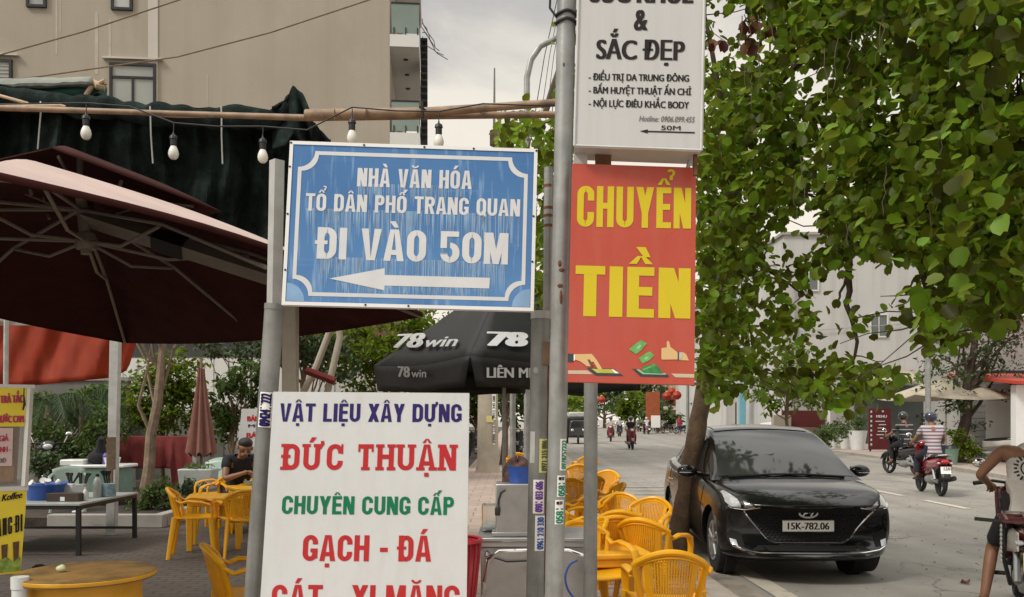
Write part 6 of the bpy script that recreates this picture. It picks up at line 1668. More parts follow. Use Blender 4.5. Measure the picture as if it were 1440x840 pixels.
# number plate
pl = MB(); pz = .535; py_ = fy(0, pz) - .035; pl.box((.0, py_, pz), (.50, .012, .115)); plate = pl.build('number_plate', M['plate_white'], car, bevel=.006)
q = MB(); block_text(q, '15K', .10, .070, lambda x, y, l: V((-.20 + x, py_ - .006 - l, pz - .035 + y)), stem=.15, horiz=.14, gap=.16)
def plate_text(mbx, s, width, capn, f): letters(mbx, s, width, capn, f, bold=.10, lift0=.0012)
q = MB(); plate_text(q, '15K-782.06', .405, .066, lambda x, y, l: V((-.202 + x, py_ - .0062 - l, pz - .033 + y))); q.build('lettering', M['black_letter'], plate, smooth=False)
q = MB(); q.box((0, py_ - .0066, pz + .0535), (.49, .002, .003)); q.box((0, py_ - .0066, pz - .0535), (.49, .002, .003)); q.build('plate_border', M['black_letter'], plate, smooth=False)
q = MB(); q.box((0, py_ + .02, pz), (.44, .04, .09)); q.build('plate_mount', M['car_trim'], plate)
for s in (-1, 1):
    H = [(s * .47, .722), (s * .58, .765), (s * .70, .83), (s * .775, .885), (s * .80, .895), (s * .812, .84), (s * .80, .76), (s * .76, .715), (s * .64, .695), (s * .54, .70)]
    hl = proj(H, 'f', M['car_trim'], 'headlight', .004, 4)
    proj([(s * .66, .712), (s * .69, .80), (s * .765, .865), (s * .79, .85), (s * .79, .765), (s * .755, .728)], 'f', M['clear_lens'], 'lens', .010, 3, hl)
    proj([(s * .53, .718), (s * .585, .755), (s * .645, .785), (s * .635, .71), (s * .56, .706)], 'f', M['clear_lens'], 'projector', .010, 3, hl)
    pline([(s * .48, .716), (s * .62, .694), (s * .75, .712), (s * .80, .76)], 'f', .006, M['chrome'], 'drl_strip', .010, hl)
    # corner intake and fog trim
    it = proj([(s * .64, .46), (s * .74, .50), (s * .78, .46), (s * .75, .36), (s * .63, .34)], 'f', M['seam'], 'side_intake', .004, 3)
    q = proj([(s * .70, .40), (s * .76, .415), (s * .75, .36), (s * .69, .345)], 'f', M['clear_lens'], 'fog_lamp', .012, 2, it)
pline([(-.74, .345), (-.66, .315), (-.5, .295), (.5, .295), (.66, .315), (.74, .345)], 'f', .008, M['chrome'], 'lip_trim', .008)
proj([(-.50, .355), (.50, .355), (.58, .31), (-.58, .31)], 'f', M['seam'], 'lower_intake', .003, 4)
pline([(-.56, .742), (-.3, .756), (0, .76), (.3, .756), (.56, .742)], 'f', .0035, M['seam'], 'bonnet_gap', .0015)
for s, ax in ((-1, 'l'), (1, 'r')):
    for yy, zz in ((-.92, (.86, .66, .30)), (.33, (.92, .6, .24)), (1.18, (.96, .72, .55))):
        pline([(yy, zz[0]), (yy + .02, zz[1]), (yy + (.05 if yy < 0 else .0), zz[2])], ax, .0035, M['seam'], 'door_gap', .001)
    pline([(-.9, .235), (1.0, .235)], ax, .006, M['seam'], 'sill_gap', .0015)
    pline([(-1.0, .66), (0, .70), (1.5, .76)], ax, .005, M['car_paint'], 'crease', .001)
    for yy in (.16, 1.02):
        h = BV.ray_cast(V((s * 6, yy, .80)), V((-s, 0, 0)))[0]
        q = MB(); q.tube([h + V((0, -.10, 0)), h + V((s * .030, -.06, .003)), h + V((s * .030, .06, .006)), h + V((0, .10, .006))], .012, 8, flat=.7); q.build('door_handle', M['chrome'], car)
    # mirror
    q = MB(); q.tube([(s * .74, -.66, .95), (s * .86, -.66, .97)], .025, 8); q.ell((s * .955, -.655, 1.00), (.115, .075, .068), 16); mi = q.build('wing_mirror', M['car_paint'], car)
    q = MB(); q.ell((s * .97, -.700, .985), (.085, .032, .012), 10); q.build('indicator', M['clear_lens'], mi)
    q = MB(); q.box((s * .955, -.585, 1.0), (.17, .01, .09)); q.build('mirror_glass', M['glass_grey'], mi, bevel=.004)
    q = proj([(1.78, .985), (1.90, .975), (1.93, .87), (1.80, .88)], ax, M['red_light'], 'tail_light', .004, 2)
    for yc in (-1.33, 1.27):
        w0 = MB(); x0 = s * .715
        w0.lathe([(.205, -.09), (.29, -.10), (.318, -.085), (.322, 0), (.318, .085), (.29, .10), (.205, .09)], 40, (x0, yc, .322), Euler((0, R(90), 0)).to_matrix(), cap=False)
        tyre = w0.build('wheel', M['rubber'], car)
        rm = MB(); X = x0 + s * .072
        rm.lathe([(.212, -.03 * s), (.206, .026 * s), (.19, .02 * s), (.185, -.04 * s)], 40, (X, yc, .322), Euler((0, R(90), 0)).to_matrix(), cap=False)
        for k in range(5):
            for dlt in (-.20, .20):
                a = k * 1.2566 + .3; rm.tube([V((X + s * .012, yc + .04 * math.cos(a), .322 + .04 * math.sin(a))), V((X + s * .022, yc + .195 * math.cos(a + dlt), .322 + .195 * math.sin(a + dlt)))], [.022, .015], 6, flat=.6)
        rm.lathe([(.052, 0), (.046, .03 * s), (.001, .034 * s)], 16, (X, yc, .322), Euler((0, R(90), 0)).to_matrix())
        rm.build('rim', M['alloy'], tyre)
        q = MB(); q.lathe([(.2, 0), (.001, .002)], 24, (x0 + s * .01, yc, .322), Euler((0, R(90), 0)).to_matrix()); q.build('brake_disc', M['dark_metal'], tyre)
        q = MB(); q.lathe([(.366, -.10), (.366, .0)], 24, (s * .64, yc, .325), Euler((0, R(90), 0)).to_matrix()); q.build('wheel_liner', M['seam'], tyre)
q = MB(); q.box((0, 0, .24), (1.3, 3.7, .10)); q.build('underbody', M['seam'], car)
q = MB(); q.tube([gpt(1.25, 0, .01), gpt(1.32, 0, .10)], [.035, .008], 8, flat=.4); q.build('antenna_fin', M['car_paint'], car)
# ------------------------------------------------------------------ trees and plants
def branch(mb, pts, r0, r1, n=8):
    k = len(pts); mb.tube(pts, [r0 + (r1 - r0) * i / (k - 1) for i in range(k)], n)
# ---- the roadside tree whose crown hangs into the picture
t = thing('roadside_tree', 'leafy roadside tree with brown trunk leaning beside the black car', 'tree', (gat(953, 768).x, gat(953, 768).y, 0)); o = V(t.location)
DT = o.y
tr = [o + V((0, 0, -.05)), at(955, 745, DT), at(966, 690, DT), at(976, 630, DT), at(985, 575, DT), at(996, 520, DT), at(1008, 440, DT), at(1020, 340, DT), at(1036, 220, DT - .1)]
mb = MB(); pts = []
for i in range(len(tr) - 1):
    for k in range(4): pts.append(tr[i].lerp(tr[i + 1], k / 4) + V((random.uniform(-.006, .006), random.uniform(-.006, .006), 0)) - o)
pts.append(tr[-1] - o); n_ = len(pts)
mb.tube(pts, [.128 - .045 * i / n_ + .022 * max(0, 1 - i / 3) + random.uniform(-.004, .004) for i in range(n_)], 14)
trunk = mb.build('trunk', M['bark'], t)
low = lambda px: float(np.interp(px, [640, 690, 700, 740, 745, 800, 806, 975, 980, 1010, 1040, 1070, 1090, 1120, 1160, 1200, 1240, 1258, 1270, 1285, 1310, 1335, 1350, 1400, 1440, 1560],
                                 [150, 190, 225, 240, 440, 440, 200, 200, 570, 570, 560, 525, 540, 560, 565, 562, 560, 540, 440, 420, 500, 505, 455, 455, 445, 450]))
def thin(px, py):      # how full the crown is in each part
    k = 1.0
    if 1055 < px < 1295 and 345 < py < 520:
        k = .46
        if 1150 < px < 1290 and 370 < py < 505: k = .16
    if py > 525: k = min(k, .9)
    if px < 800: k = 1.0 if 155 < py else 0
    if 805 < px < 975: k = .35
    if 1000 < px < 1075 and -10 < py < 110: k *= .45
    for hx, hy, hr in ((1135, 118, 26), (1118, 112, 18), (1250, 145, 22), (1355, 115, 16), (1435, 115, 22), (1418, 205, 16), (1275, 55, 20), (1008, 55, 26), (1015, 15, 22), (1130, 320, 30), (1108, 345, 24), (1395, 110, 10), (1030, 30, 30), (1160, 100, 16), (1300, 130, 14), (1210, 60, 14), (1385, 30, 14)):
        if (px - hx) ** 2 + (py - hy) ** 2 < hr * hr: k *= .12
    return k
tips = []; cen_ = []
while len(cen_) < 1850:
    px = random.uniform(690, 1600); py = random.uniform(-150, 575)
    if py > low(px) - 16 or random.random() > thin(px, py): continue
    base = float(np.interp(px, [690, 990, 1180, 1440, 1600], [10.2, 9.4, 8.2, 6.0, 5.8]))
    d = base + random.uniform(-1.6, 1.9)
    if d < 4.2: continue
    if px < 1010 and d < 8: d = random.uniform(8.2, 10.5)
    cen_.append((px, py, d))
L_ = []
for px, py, d in cen_:
    c = at(px, py, d); tips.append(c)
    n = 15 if thin(px, py) > .5 else 9
    q = blob(n, c, (.30, .30, .22), .1)
    for p in q:
        x_, y_ = CX + F * p[0] / p[1], YH - F * (p[2] - EYE) / p[1]
        if p[1] > 3.9 and y_ < low(x_) + 14 and not (x_ < 700) and random.random() < max(.22, min(1, thin(x_, y_) * 2.2)): L_.append(p)
L_ = np.array(L_) - np.array(o)
pick_ = rng.random(len(L_)) < .13
leaf_mesh('crown', L_[~pick_], .100, M['leaf'], t, LEAF_ROUND, droop=.75)
leaf_mesh('pale_leaves', L_[pick_], .095, M['leaf_yellow'], t, LEAF_ROUND, droop=.6)  # random leaves in a brighter green, painted highlights of the crown
# small leaves on the hanging shoots
S_ = []
mb = MB(); limbs = []
for (pxs) in (((1036, 220, 9.3), (1090, 120, 9.0), (1180, 40, 8.4), (1260, 18, 7.6), (1300, 25, 7.2), (1345, 44, 6.9), (1400, 120, 6.4), (1450, 160, 6)),
              ((1022, 330, 9.3), (1075, 290, 9.0), (1130, 270, 8.7), (1200, 300, 8.2), (1290, 290, 7.4), (1380, 260, 6.6)),
              ((1036, 220, 9.3), (1010, 120, 9.4), (990, 20, 9.6), (1000, -120, 9.6)), ((1030, 260, 9.3), (960, 180, 9.8), (860, 150, 10.2), (740, 180, 10.4), (700, 175, 10.5)),
              ((1015, 390, 9.4), (1060, 370, 9.1), (1110, 400, 8.8), (1140, 420, 8.6)), ((1180, 290, 8.3), (1195, 370, 8.2), (1193, 430, 8.2), (1204, 480, 8.2), (1196, 540, 8.2)), ((1193, 375, 8.2), (1183, 410, 8.2), (1178, 425, 8.2)),
              ((1200, 545, 8.2), (1170, 552, 8.2), (1150, 560, 8.2)), ((1290, 290, 7.4), (1296, 380, 7.3), (1310, 440, 7.2), (1325, 470, 7.2)), ((1036, 220, 9.3), (1150, -60, 8.5), (1300, -200, 7.5)), ((1265, 14, 7.6), (1330, -4, 7.2), (1345, 40, 6.9))):
    P = [at(*p) for p in pxs]; Q = []
    for i in range(len(P) - 1):
        for k in range(3): Q.append(P[i].lerp(P[i + 1], k / 3) + V((random.uniform(-1, 1), random.uniform(-1, 1), random.uniform(-1, 1))) * .015)
    Q.append(P[-1]); limbs += Q
    r0 = .042 if pxs[0][1] < 300 and len(pxs) > 3 else .016
    branch(mb, [q - o for q in Q], r0, .009, 7)
lim = np.array(limbs)
for c in tips[::6]:
    k = int(np.argmin(((lim - np.array(c)) ** 2).sum(1)))
    if (V(lim[k]) - c).length < 1.4: branch(mb, [p - o for p in bent(lim[k], c, 3, .06)], .007, .003, 4)
for k in range(26):
    x, y = random.uniform(1000, 1430), random.uniform(20, 330); d = float(np.interp(x, [990, 1440], [8.2, 5.6])) - .8
    branch(mb, [p - o for p in bent(at(x, y, d), at(x + random.uniform(-12, 12), y + random.uniform(30, 80), d), 5, .05)], .004, .003, 4)
mb.build('branch', M['twig'], t)
leaf_mesh('dry_leaves', np.concatenate([blob(22, at(1060, 42, 8.0) - o, (.12, .1, .14)), blob(10, at(1088, 38, 8.0) - o, (.04, .06, .14)), blob(7, at(1004, 58, 8.0) - o, (.08, .06, .05)), blob(2, at(1395, 62, 5.5) - o, (.03, .03, .03))]), .10, M['leaf_dry'], t, LEAF_ROUND, droop=1.1)
# tips in a brighter green, backlight put into their colour
F_ = []
for x, y, d, n in ((1395, 230, 5.2, 8), (1420, 260, 5.2, 9), (1405, 320, 5.3, 6), (1430, 350, 5.3, 8), (1190, 215, 6.6, 4), (1245, 195, 6.4, 4), (1240, 115, 6.6, 3), (1310, 170, 6.2, 4), (1330, 480, 6.9, 6), (1280, 425, 7.2, 5), (1255, 545, 7.8, 6), (1170, 560, 8, 8), (1130, 545, 8, 8), (1085, 540, 8.4, 6), (1270, 520, 7.6, 6), (1010, 560, 8.6, 5), (1210, 545, 8, 7), (1160, 180, 6.6, 3), (1380, 190, 5.6, 5)):
    F_.append(blob(int(n * 1.8), at(x, y, d) - o, (.16, .2, .10), .1))
leaf_mesh('backlit_leaves', np.concatenate(F_), .112, M['leaf_yellow'], t, LEAF_ROUND, droop=.8)

def tree(label, px, d, crowns, leaf, size, m, trunk_r=.09, tmpl=LEAF_OVAL, cat='tree', name='tree', group=None, ztop=None, lean=0, base_z=0, nleaf=900, bark='bark', X=None):
    """crowns: [(px, py, radius px across, radius px high)] at depth d"""
    b = V((at(px, 0, d).x if X is None else X, d, base_z)); t = thing(name, label, cat, b, 0, group)
    mb = MB(); k = F / d; zt = max(at(0, c[1], d).z for c in crowns)
    tp = V((at(crowns[0][0], 0, d).x, d, at(0, crowns[0][1], d).z)) - b
    P = bent((0, 0, -.03), tp, 6, .018); branch(mb, P, trunk_r, trunk_r * .45, 9)
    for c in crowns:
        e = at(c[0], c[1], d) - b
        for j in range(4):
            s = P[random.randint(2, 5)]; branch(mb, bent(s, e + V((random.uniform(-.6, .6) * c[2] / k, random.uniform(-.5, .5) * c[2] / k, random.uniform(-.3, .6) * c[3] / k)), 4, .06), trunk_r * .35, .008, 5)
    mb.build('trunk', M[bark], t)
    tot = sum(c[2] * c[3] for c in crowns); Ls = []
    for c in crowns:
        e = at(c[0], c[1], d) - b; share = int(nleaf * c[2] * c[3] / tot); nc = max(3, share // 22); rx, rz_ = c[2] / k, c[3] / k
        for q in blob(nc, e, (rx, rx, rz_), .25): Ls.append(blob(22, q, (rx * .30 + .05, rx * .30 + .05, rz_ * .22 + .05), .1))
    leaf_mesh('crown', np.concatenate(Ls), size, leaf, t, tmpl, droop=.5)
    return t
G = M['leaf_dark']; OL = M['leaf_olive']; YG = M['leaf_yellow']; LF = M['leaf']
tree('pavement tree with dark forked trunk and sparse olive crown beside the kiosk', 1345, 30, [(1372, 470, 60, 52), (1330, 520, 48, 40), (1420, 500, 45, 60), (1345, 580, 42, 26), (1400, 440, 60, 40)], OL, .16, None, .22, nleaf=3200, bark='wood_dark')
tree('bright green young street tree in front of the pale apartment block', 1108, 44, [(1105, 515, 46, 40), (1080, 555, 32, 26), (1135, 550, 34, 28)], LF, .30, None, .10, nleaf=1500)
tree('street tree with yellow green crown beyond the three-wheeler', 806, 88, [(808, 568, 26, 22), (790, 560, 20, 22)], YG, .6, None, .16, nleaf=900)
tree('round green street tree further up the road behind the motorbikes', 892, 105, [(895, 566, 26, 22), (880, 575, 16, 14)], LF, .7, None, .18, nleaf=800)
tree('bushy shopfront tree under the red lanterns', 925, 92, [(925, 578, 20, 18), (945, 585, 14, 14), (908, 588, 12, 10)], G, .55, None, .16, nleaf=900)
tree('tall dark street tree above the distant motorbikes', 915, 112, [(915, 552, 30, 18), (938, 558, 22, 14), (872, 556, 20, 16)], OL, .7, None, .2, nleaf=1000)
tree('far dark green tree closing the end of the street', 850, 140, [(850, 566, 44, 20), (820, 570, 30, 16), (930, 565, 36, 20)], G, 1.1, None, .3, nleaf=1200)
tree('leafy shopfront tree beside the raw grey shophouse', 1000, 80, [(1000, 585, 18, 16), (985, 575, 16, 18)], G, .5, None, .12, nleaf=600)
# left of the road
tree('dense green tree filling the gap behind the black parasol', 560, 21, [(560, 480, 60, 55), (515, 500, 48, 55), (610, 470, 50, 50), (480, 470, 40, 36)], LF, .17, None, .12, nleaf=4200)
tree('leafy tree with reddish leaves behind the parasol braces', 425, 19.5, [(430, 470, 50, 36), (470, 500, 40, 36), (395, 480, 36, 34)], OL, .14, None, .09, nleaf=2200)
tree('dark roadside tree behind the tall sign posts', 770, 40, [(760, 540, 44, 40), (715, 560, 40, 36), (790, 500, 40, 50), (740, 490, 50, 40)], G, .34, None, .16, nleaf=2600)
tree('dark tree with low crown behind the grey concrete pole', 672, 37, [(668, 568, 34, 28), (640, 555, 36, 30)], G, .30, None, .14, nleaf=1500)
tree('slim street tree with bare trunk beside the concrete pole', 707, 28.5, [(712, 530, 34, 26), (735, 520, 30, 26)], LF, .22, None, .13, nleaf=900)
tree('slender brown yard tree with bare trunk by the covered desk', 203, 16.8, [(235, 430, 60, 30), (190, 420, 50, 30)], G, .12, None, .12, nleaf=900, bark='bark_pale')
tree('broad leafy shrub between slender tree and folded parasol', 232, 18.6, [(225, 545, 40, 46), (255, 520, 34, 34), (245, 580, 40, 34), (205, 570, 30, 40)], LF, .13, None, .05, nleaf=3400, cat='shrub', name='shrub')
tree('open shrub with long green leaves behind the white standing board', 330, 18.0, [(325, 560, 36, 34), (345, 530, 30, 26), (310, 590, 30, 34), (365, 560, 26, 30)], G, .15, None, .05, nleaf=1700, cat='shrub', name='shrub')
tree('small leafy tree overhanging the warehouse eave', 350, 20.5, [(355, 490, 34, 26), (300, 488, 24, 14)], OL, .13, None, .05, nleaf=800)
tree('dark shrub behind the drinks cart and low table', 60, 17, [(50, 615, 44, 34), (100, 625, 40, 26), (150, 600, 30, 40)], G, .12, None, .05, nleaf=2400, cat='shrub', name='shrub')
tree('low green bush in the planting bed beneath the slender tree', 205, 13.4, [(222, 690, 20, 22), (196, 706, 20, 14), (245, 704, 18, 14)], G, .085, None, .03, nleaf=1100, cat='bush', name='bush')
tree('small bushy plant at the corner of the bed kerb', 262, 14.0, [(268, 690, 16, 18)], OL, .07, None, .02, nleaf=500, cat='bush', name='bush')
tree('dark tangled shrub against the damp yard wall beyond the palms', 95, 19.6, [(60, 575, 44, 26), (110, 580, 44, 30), (150, 565, 36, 30), (25, 580, 34, 30)], G, .15, None, .05, nleaf=2600, cat='shrub', name='shrub')
tree('low dark bush beside the grey green counter', 66, 15.2, [(62, 650, 34, 18), (100, 655, 26, 14)], OL, .09, None, .03, nleaf=1300, cat='bush', name='bush')
def palm(label, px, d, ztop, n, ln, trunk=True):
    b = V((at(px, 0, d).x, d, 0)); t = thing('palm_tree', label, 'palm', b, 0, 'yard palms')
    mb = MB(); branch(mb, bent((0, 0, 0), (.1, 0, ztop), 5, .02), .09, .06, 9); mb.build('trunk', M['bark_pale'], t)
    mf = MB(); C = []
    for k in range(n):
        a = k * 2.4 + random.uniform(-.3, .3); up = random.uniform(.15, 1.0); P = []
        for j in range(9):
            s = j / 8; P.append(V((.1 + math.cos(a) * ln * s * (1 - .15 * up), math.sin(a) * ln * s * (1 - .15 * up), ztop + ln * (up * s - 1.05 * s * s * (.6 + .5 * up)))))
        mf.tube(P, [.016 - .0016 * j for j in range(9)], 5)
        for j in range(30):
            s = (j + 2) / 32 * 8; i = min(7, int(s)); p = P[i].lerp(P[i + 1], s - i); tg = (P[i + 1] - P[i]).normalized(); sd = tg.cross(V((0, 0, 1))).normalized()
            for sg in (-1, 1):
                l_ = ln * .30 * math.sin(3.0 * (j + 3) / 35) * random.uniform(.65, 1.1) + .05; q = p + (sd * sg * .75 + tg * random.uniform(.3, .8) + V((0, 0, random.uniform(-.75, -.15)))) * l_
                wv = tg * .008
                mf.add([p - wv, p + wv, q + wv * .1 + V((0, 0, -.05))], [(0, 1, 2)])
    mf.build('fronds', M['palm'], t, smooth=False)
    return t
palm('feathery palm with drooping fronds behind the cart', 62, 17.6, 1.75, 14, 1.25); palm('feathery palm with pale stems in the middle of the yard wall', 112, 18.4, 1.85, 14, 1.3); palm('palm half hidden by the timber post', 150, 19.2, 1.7, 12, 1.2)
# pots and plants across the road
def pot_plant(label, px, d, r, hp, hl, leafm, n=260, pm='white_plastic'):
    t = thing('potted_plant', label, 'plant', (at(px, 0, d).x, d, 0), 0, 'potted plants by the grey wall')
    q = MB(); q.lathe([(r * .7, 0), (r, hp * .9), (r * 1.05, hp), (r * .9, hp)], 16); q.build('pot', M[pm], t)
    q = MB()
    for k in range(5): q.tube(bent((0, 0, hp * .9), (random.uniform(-.4, .4), random.uniform(-.3, .3), hp + hl * random.uniform(.5, .9)), 3, .05), .014, 4)
    q.build('stem', M['twig'], t)
    leaf_mesh('foliage', blob(n, (0, 0, hp + hl * .5), (hl * .55, hl * .45, hl * .55), .1), .17, leafm, t, LEAF_OVAL)
for a in (('dark potted shrub with the palest small pot by the grey wall', 1172, 44, .24, .45, 1.0, G), ('potted shrub in a low white pot near the kerb end of the wall', 1188, 43.5, .26, .5, 1.1, G), ('potted shrub in the largest white pot beside the dark red menu board', 1206, 42, .42, .9, .9, G), ('bushy potted plant without visible pot beside the apartment corner', 1158, 42, .25, .3, .9, OL)): pot_plant(*a)
tree('wild bush around the foot of the forked pavement tree', 1362, 29.4, [(1360, 632, 20, 20), (1345, 612, 12, 16)], LF, .14, None, .03, nleaf=800, cat='bush', name='bush')
tree('low hedge plant at the pavement edge in front of the pots', 1148, 38, [(1152, 620, 26, 14), (1170, 610, 20, 12)], G, .16, None, .03, nleaf=800, cat='bush', name='bush')
mb = MB()
for k in range(60):
    x, y = (random.uniform(-6, 1.5), random.uniform(5, 20)) if k < 40 else (random.uniform(2.5, 9), random.uniform(6, 16)); z = .006 if x < 1.6 else RZ + .012
    a = random.uniform(0, 6.28); s = random.uniform(.025, .06); mb.add([V((x, y, z)), V((x + s * math.cos(a) + s * .4 * math.sin(a), y + s * math.sin(a), z + .012)), V((x + 1.6 * s * math.cos(a), y + 1.6 * s * math.sin(a), z)), V((x + s * math.cos(a) - s * .4 * math.sin(a), y + s * math.sin(a) + .01, z + .01))], [(0, 1, 2, 3)])
tag(mb.build('fallen_leaves', M['leaf_dry'], smooth=False), kind='stuff')
p = gat(1357, 821, RZ); mb = MB(); mb.grid(lambda u, v: p + V((.07 * (u - .5), .13 * (v - .5) * (1 - abs(u - .5)), .01 + .04 * abs(u - .5) + .02 * math.sin(v * 6))), 6, 6)
tag(mb.build('dry_leaf', M['leaf_dry']), 'curled orange brown leaf lying alone on the asphalt', 'leaf')
# ------------------------------------------------------------------ people
def person(label, loc, rz, J, sk, top, bottom, head=None, helmet=None, hair=True, shoes='black_plastic', scale=1, sleeve=.55, leg='long', grip=1, group=None):
    t = thing('person', label, 'person', loc, rz, group, scale); J = {k: V(p) for k, p in J.items()}
    N = {}; E_ = []
    N['pel'] = (J['pel'], .135); N['wai'] = (J['pel'].lerp(J['che'], .5), .118); N['che'] = (J['che'], .140); N['nkb'] = (J['nek'], .062); E_ += [('pel', 'wai'), ('wai', 'che'), ('che', 'nkb')]
    hv = (J['hed'] - J['nek']).normalized(); N['hb'] = (J['nek'].lerp(J['hed'], .45), .055); N['hm'] = (J['hed'], .100); N['ht'] = (J['hed'] + hv * .075, .088); E_ += [('nkb', 'hb'), ('hb', 'hm'), ('hm', 'ht')]
    for s, c in ((-1, 'l'), (1, 'r')):
        sh, el, wr = J['sh' + c], J['el' + c], J['wr' + c]; hp, kn, an, to = J['hp' + c], J['kn' + c], J['an' + c], J['to' + c]
        N['sh' + c] = (sh, .062); N['ua' + c] = (sh.lerp(el, .5), .050); N['el' + c] = (el, .040); N['fa' + c] = (el.lerp(wr, .35), .041); N['wr' + c] = (wr, .026); N['pa' + c] = (wr + (wr - el).normalized() * .07, (.032))
        E_ += [('che', 'sh' + c), ('sh' + c, 'ua' + c), ('ua' + c, 'el' + c), ('el' + c, 'fa' + c), ('fa' + c, 'wr' + c), ('wr' + c, 'pa' + c)]
        N['hp' + c] = (hp, .088); N['th' + c] = (hp.lerp(kn, .5), .076); N['kn' + c] = (kn, .054); N['ca' + c] = (kn.lerp(an, .35), .054); N['an' + c] = (an, .036); N['to' + c] = (to, .032)
        E_ += [('pel', 'hp' + c), ('hp' + c, 'th' + c), ('th' + c, 'kn' + c), ('kn' + c, 'ca' + c), ('ca' + c, 'an' + c), ('an' + c, 'to' + c)]
    b = MB(); b.add(*skin_mesh(N, E_))
    fwd = J.get('look', V((0, 1, 0))).normalized(); side = fwd.cross(hv).normalized(); upv = side.cross(fwd)
    hd = J['hed']
    b.tube([hd + fwd * .088 + upv * .02, hd + fwd * .118 - upv * .022, hd + fwd * .088 - upv * .034], [.010, .017, .012], 7)
    for s in (-1, 1): b.ell(hd + side * s * .094 - upv * .008, (.016, .022, .032), 8)
    b.ell(hd + fwd * .055 - upv * .075, (.048, .05, .042), 10)
    for s, c in ((-1, 'l'), (1, 'r')):
        wr, el = J['wr' + c], J['el' + c]; f = (wr - el).normalized(); pm = wr + f * .065; sd = f.cross(V((0, 0, 1))).normalized()
        dn = V((0, 0, -1)) if grip else (V((0, 0, -1)) + f * .6).normalized()
        for k, ln in enumerate((.052, .060, .056, .044)):
            q = pm + sd * (k - 1.5) * .019; b.tube([q - f * .02, q + f * .032, q + f * (.032 + ln * .35) + dn * ln * .55, q + f * .012 + dn * (ln * .95)], [.011, .0105, .0095, .008], 7)
        th = pm - f * .03 + sd * (-.032 if c == 'r' else .032) * (1); b.tube([pm - f * .035, th + dn * .015, th + f * .03 + dn * .032], [.013, .011, .009], 7)
    body = b.build('body', M[sk], t)
    e = MB()
    for s in (-1, 1): e.ell(hd + fwd * .093 + side * s * .034 + upv * .012, (.011, .008, .007), 8)
    e.build('eyes', M['black_plastic'], body)
    mth = MB(); mth.tube([hd + fwd * .094 - upv * .058 - side * .022, hd + fwd * .101 - upv * .060, hd + fwd * .094 - upv * .058 + side * .022], .005, 5); mth.build('mouth', M['red_cloth'], body)
    if top:
        N2 = {k: (N[k][0], N[k][1] + .020) for k in ('pel', 'wai', 'che')}; N2['che'] = (N['che'][0], .178); N2['wai'] = (N['wai'][0], .150); N2['nkb'] = (J['nek'].lerp(J['che'], .12), .078); N2['pel'] = (N2['pel'][0], .168); N2['hem'] = (J['pel'] - (J['che'] - J['pel']).normalized() * .085, .172); E2 = [('pel', 'hem'), ('pel', 'wai'), ('wai', 'che'), ('che', 'nkb')]
        for c in 'lr':
            N2['sh' + c] = (N['sh' + c][0], .078); E2 += [('che', 'sh' + c)]
            if sleeve > 0:
                N2['s1' + c] = (J['sh' + c].lerp(J['el' + c], sleeve * .5), .072); N2['s2' + c] = (J['sh' + c].lerp(J['el' + c], sleeve), .066); E2 += [('sh' + c, 's1' + c), ('s1' + c, 's2' + c)]
            else: N2['sh' + c] = (J['sh' + c].lerp(J['che'], .22) + V((0, 0, .0)), .072)
        MB().add(*skin_mesh(N2, E2)).build('shirt', top, t)
    if bottom:
        N3 = {'pel': (J['pel'] - V((0, 0, .01)), .150)}; E3 = []
        for c in 'lr':
            N3['hp' + c] = (N['hp' + c][0], .104); N3['th' + c] = (N['th' + c][0], .094); E3 += [('pel', 'hp' + c), ('hp' + c, 'th' + c)]
            if leg == 'long':
                N3['kn' + c] = (J['kn' + c], .074); N3['ca' + c] = (N['ca' + c][0], .068); N3['an' + c] = (J['kn' + c].lerp(J['an' + c], .9), .056); E3 += [('th' + c, 'kn' + c), ('kn' + c, 'ca' + c), ('ca' + c, 'an' + c)]
            else: N3['k2' + c] = (J['hp' + c].lerp(J['kn' + c], .93), .078); E3 += [('th' + c, 'k2' + c)]
        MB().add(*skin_mesh(N3, E3)).build('trousers', bottom, t)
    for c in 'lr':
        q = MB(); a, b_ = J['an' + c], J['to' + c]; q.tube([a + (a - b_).normalized() * .05 - V((0, 0, .035)), a.lerp(b_, .4) - V((0, 0, .035)), b_ + (b_ - a).normalized() * .04 - V((0, 0, .01))], [.040, .048, .034], 10, flat=.7); q.build('sandal', M[shoes], t)
    if helmet:
        q = MB(); rows_ = []
        q.ell(hd + upv * .035 - fwd * .005, (.128, .128, .122), 20); hm = q.build('helmet', helmet, t)
        q = MB(); q.tube([hd + fwd * .118 + upv * .05 - side * .08, hd + fwd * .160 + upv * .035, hd + fwd * .118 + upv * .05 + side * .08], [.012, .02, .012], 8, flat=.4); q.build('peak', M['black_plastic'], hm)
    elif hair:
        q = MB(); q.ell(hd + upv * .052 - fwd * .022, (.094, .098, .078), 18); q.ell(hd - fwd * .040 + upv * .010, (.088, .064, .075), 14); q.build('hair', M['hair'], t)
    return t
RIDE = dict(pel=(0, -.16, .88), che=(0, -.07, 1.22), nek=(0, -.03, 1.40), hed=(0, .01, 1.545), shl=(-.185, -.06, 1.335), shr=(.185, -.06, 1.335), ell=(-.285, .10, 1.10), elr=(.285, .10, 1.10), wrl=(-.30, .31, 1.03), wrr=(.30, .31, 1.03),
            hpl=(-.10, -.12, .86), hpr=(.10, -.12, .86), knl=(-.19, .27, .74), knr=(.19, .27, .74), anl=(-.20, .20, .36), anr=(.20, .20, .36), tol=(-.21, .36, .31), tor=(.21, .36, .31))
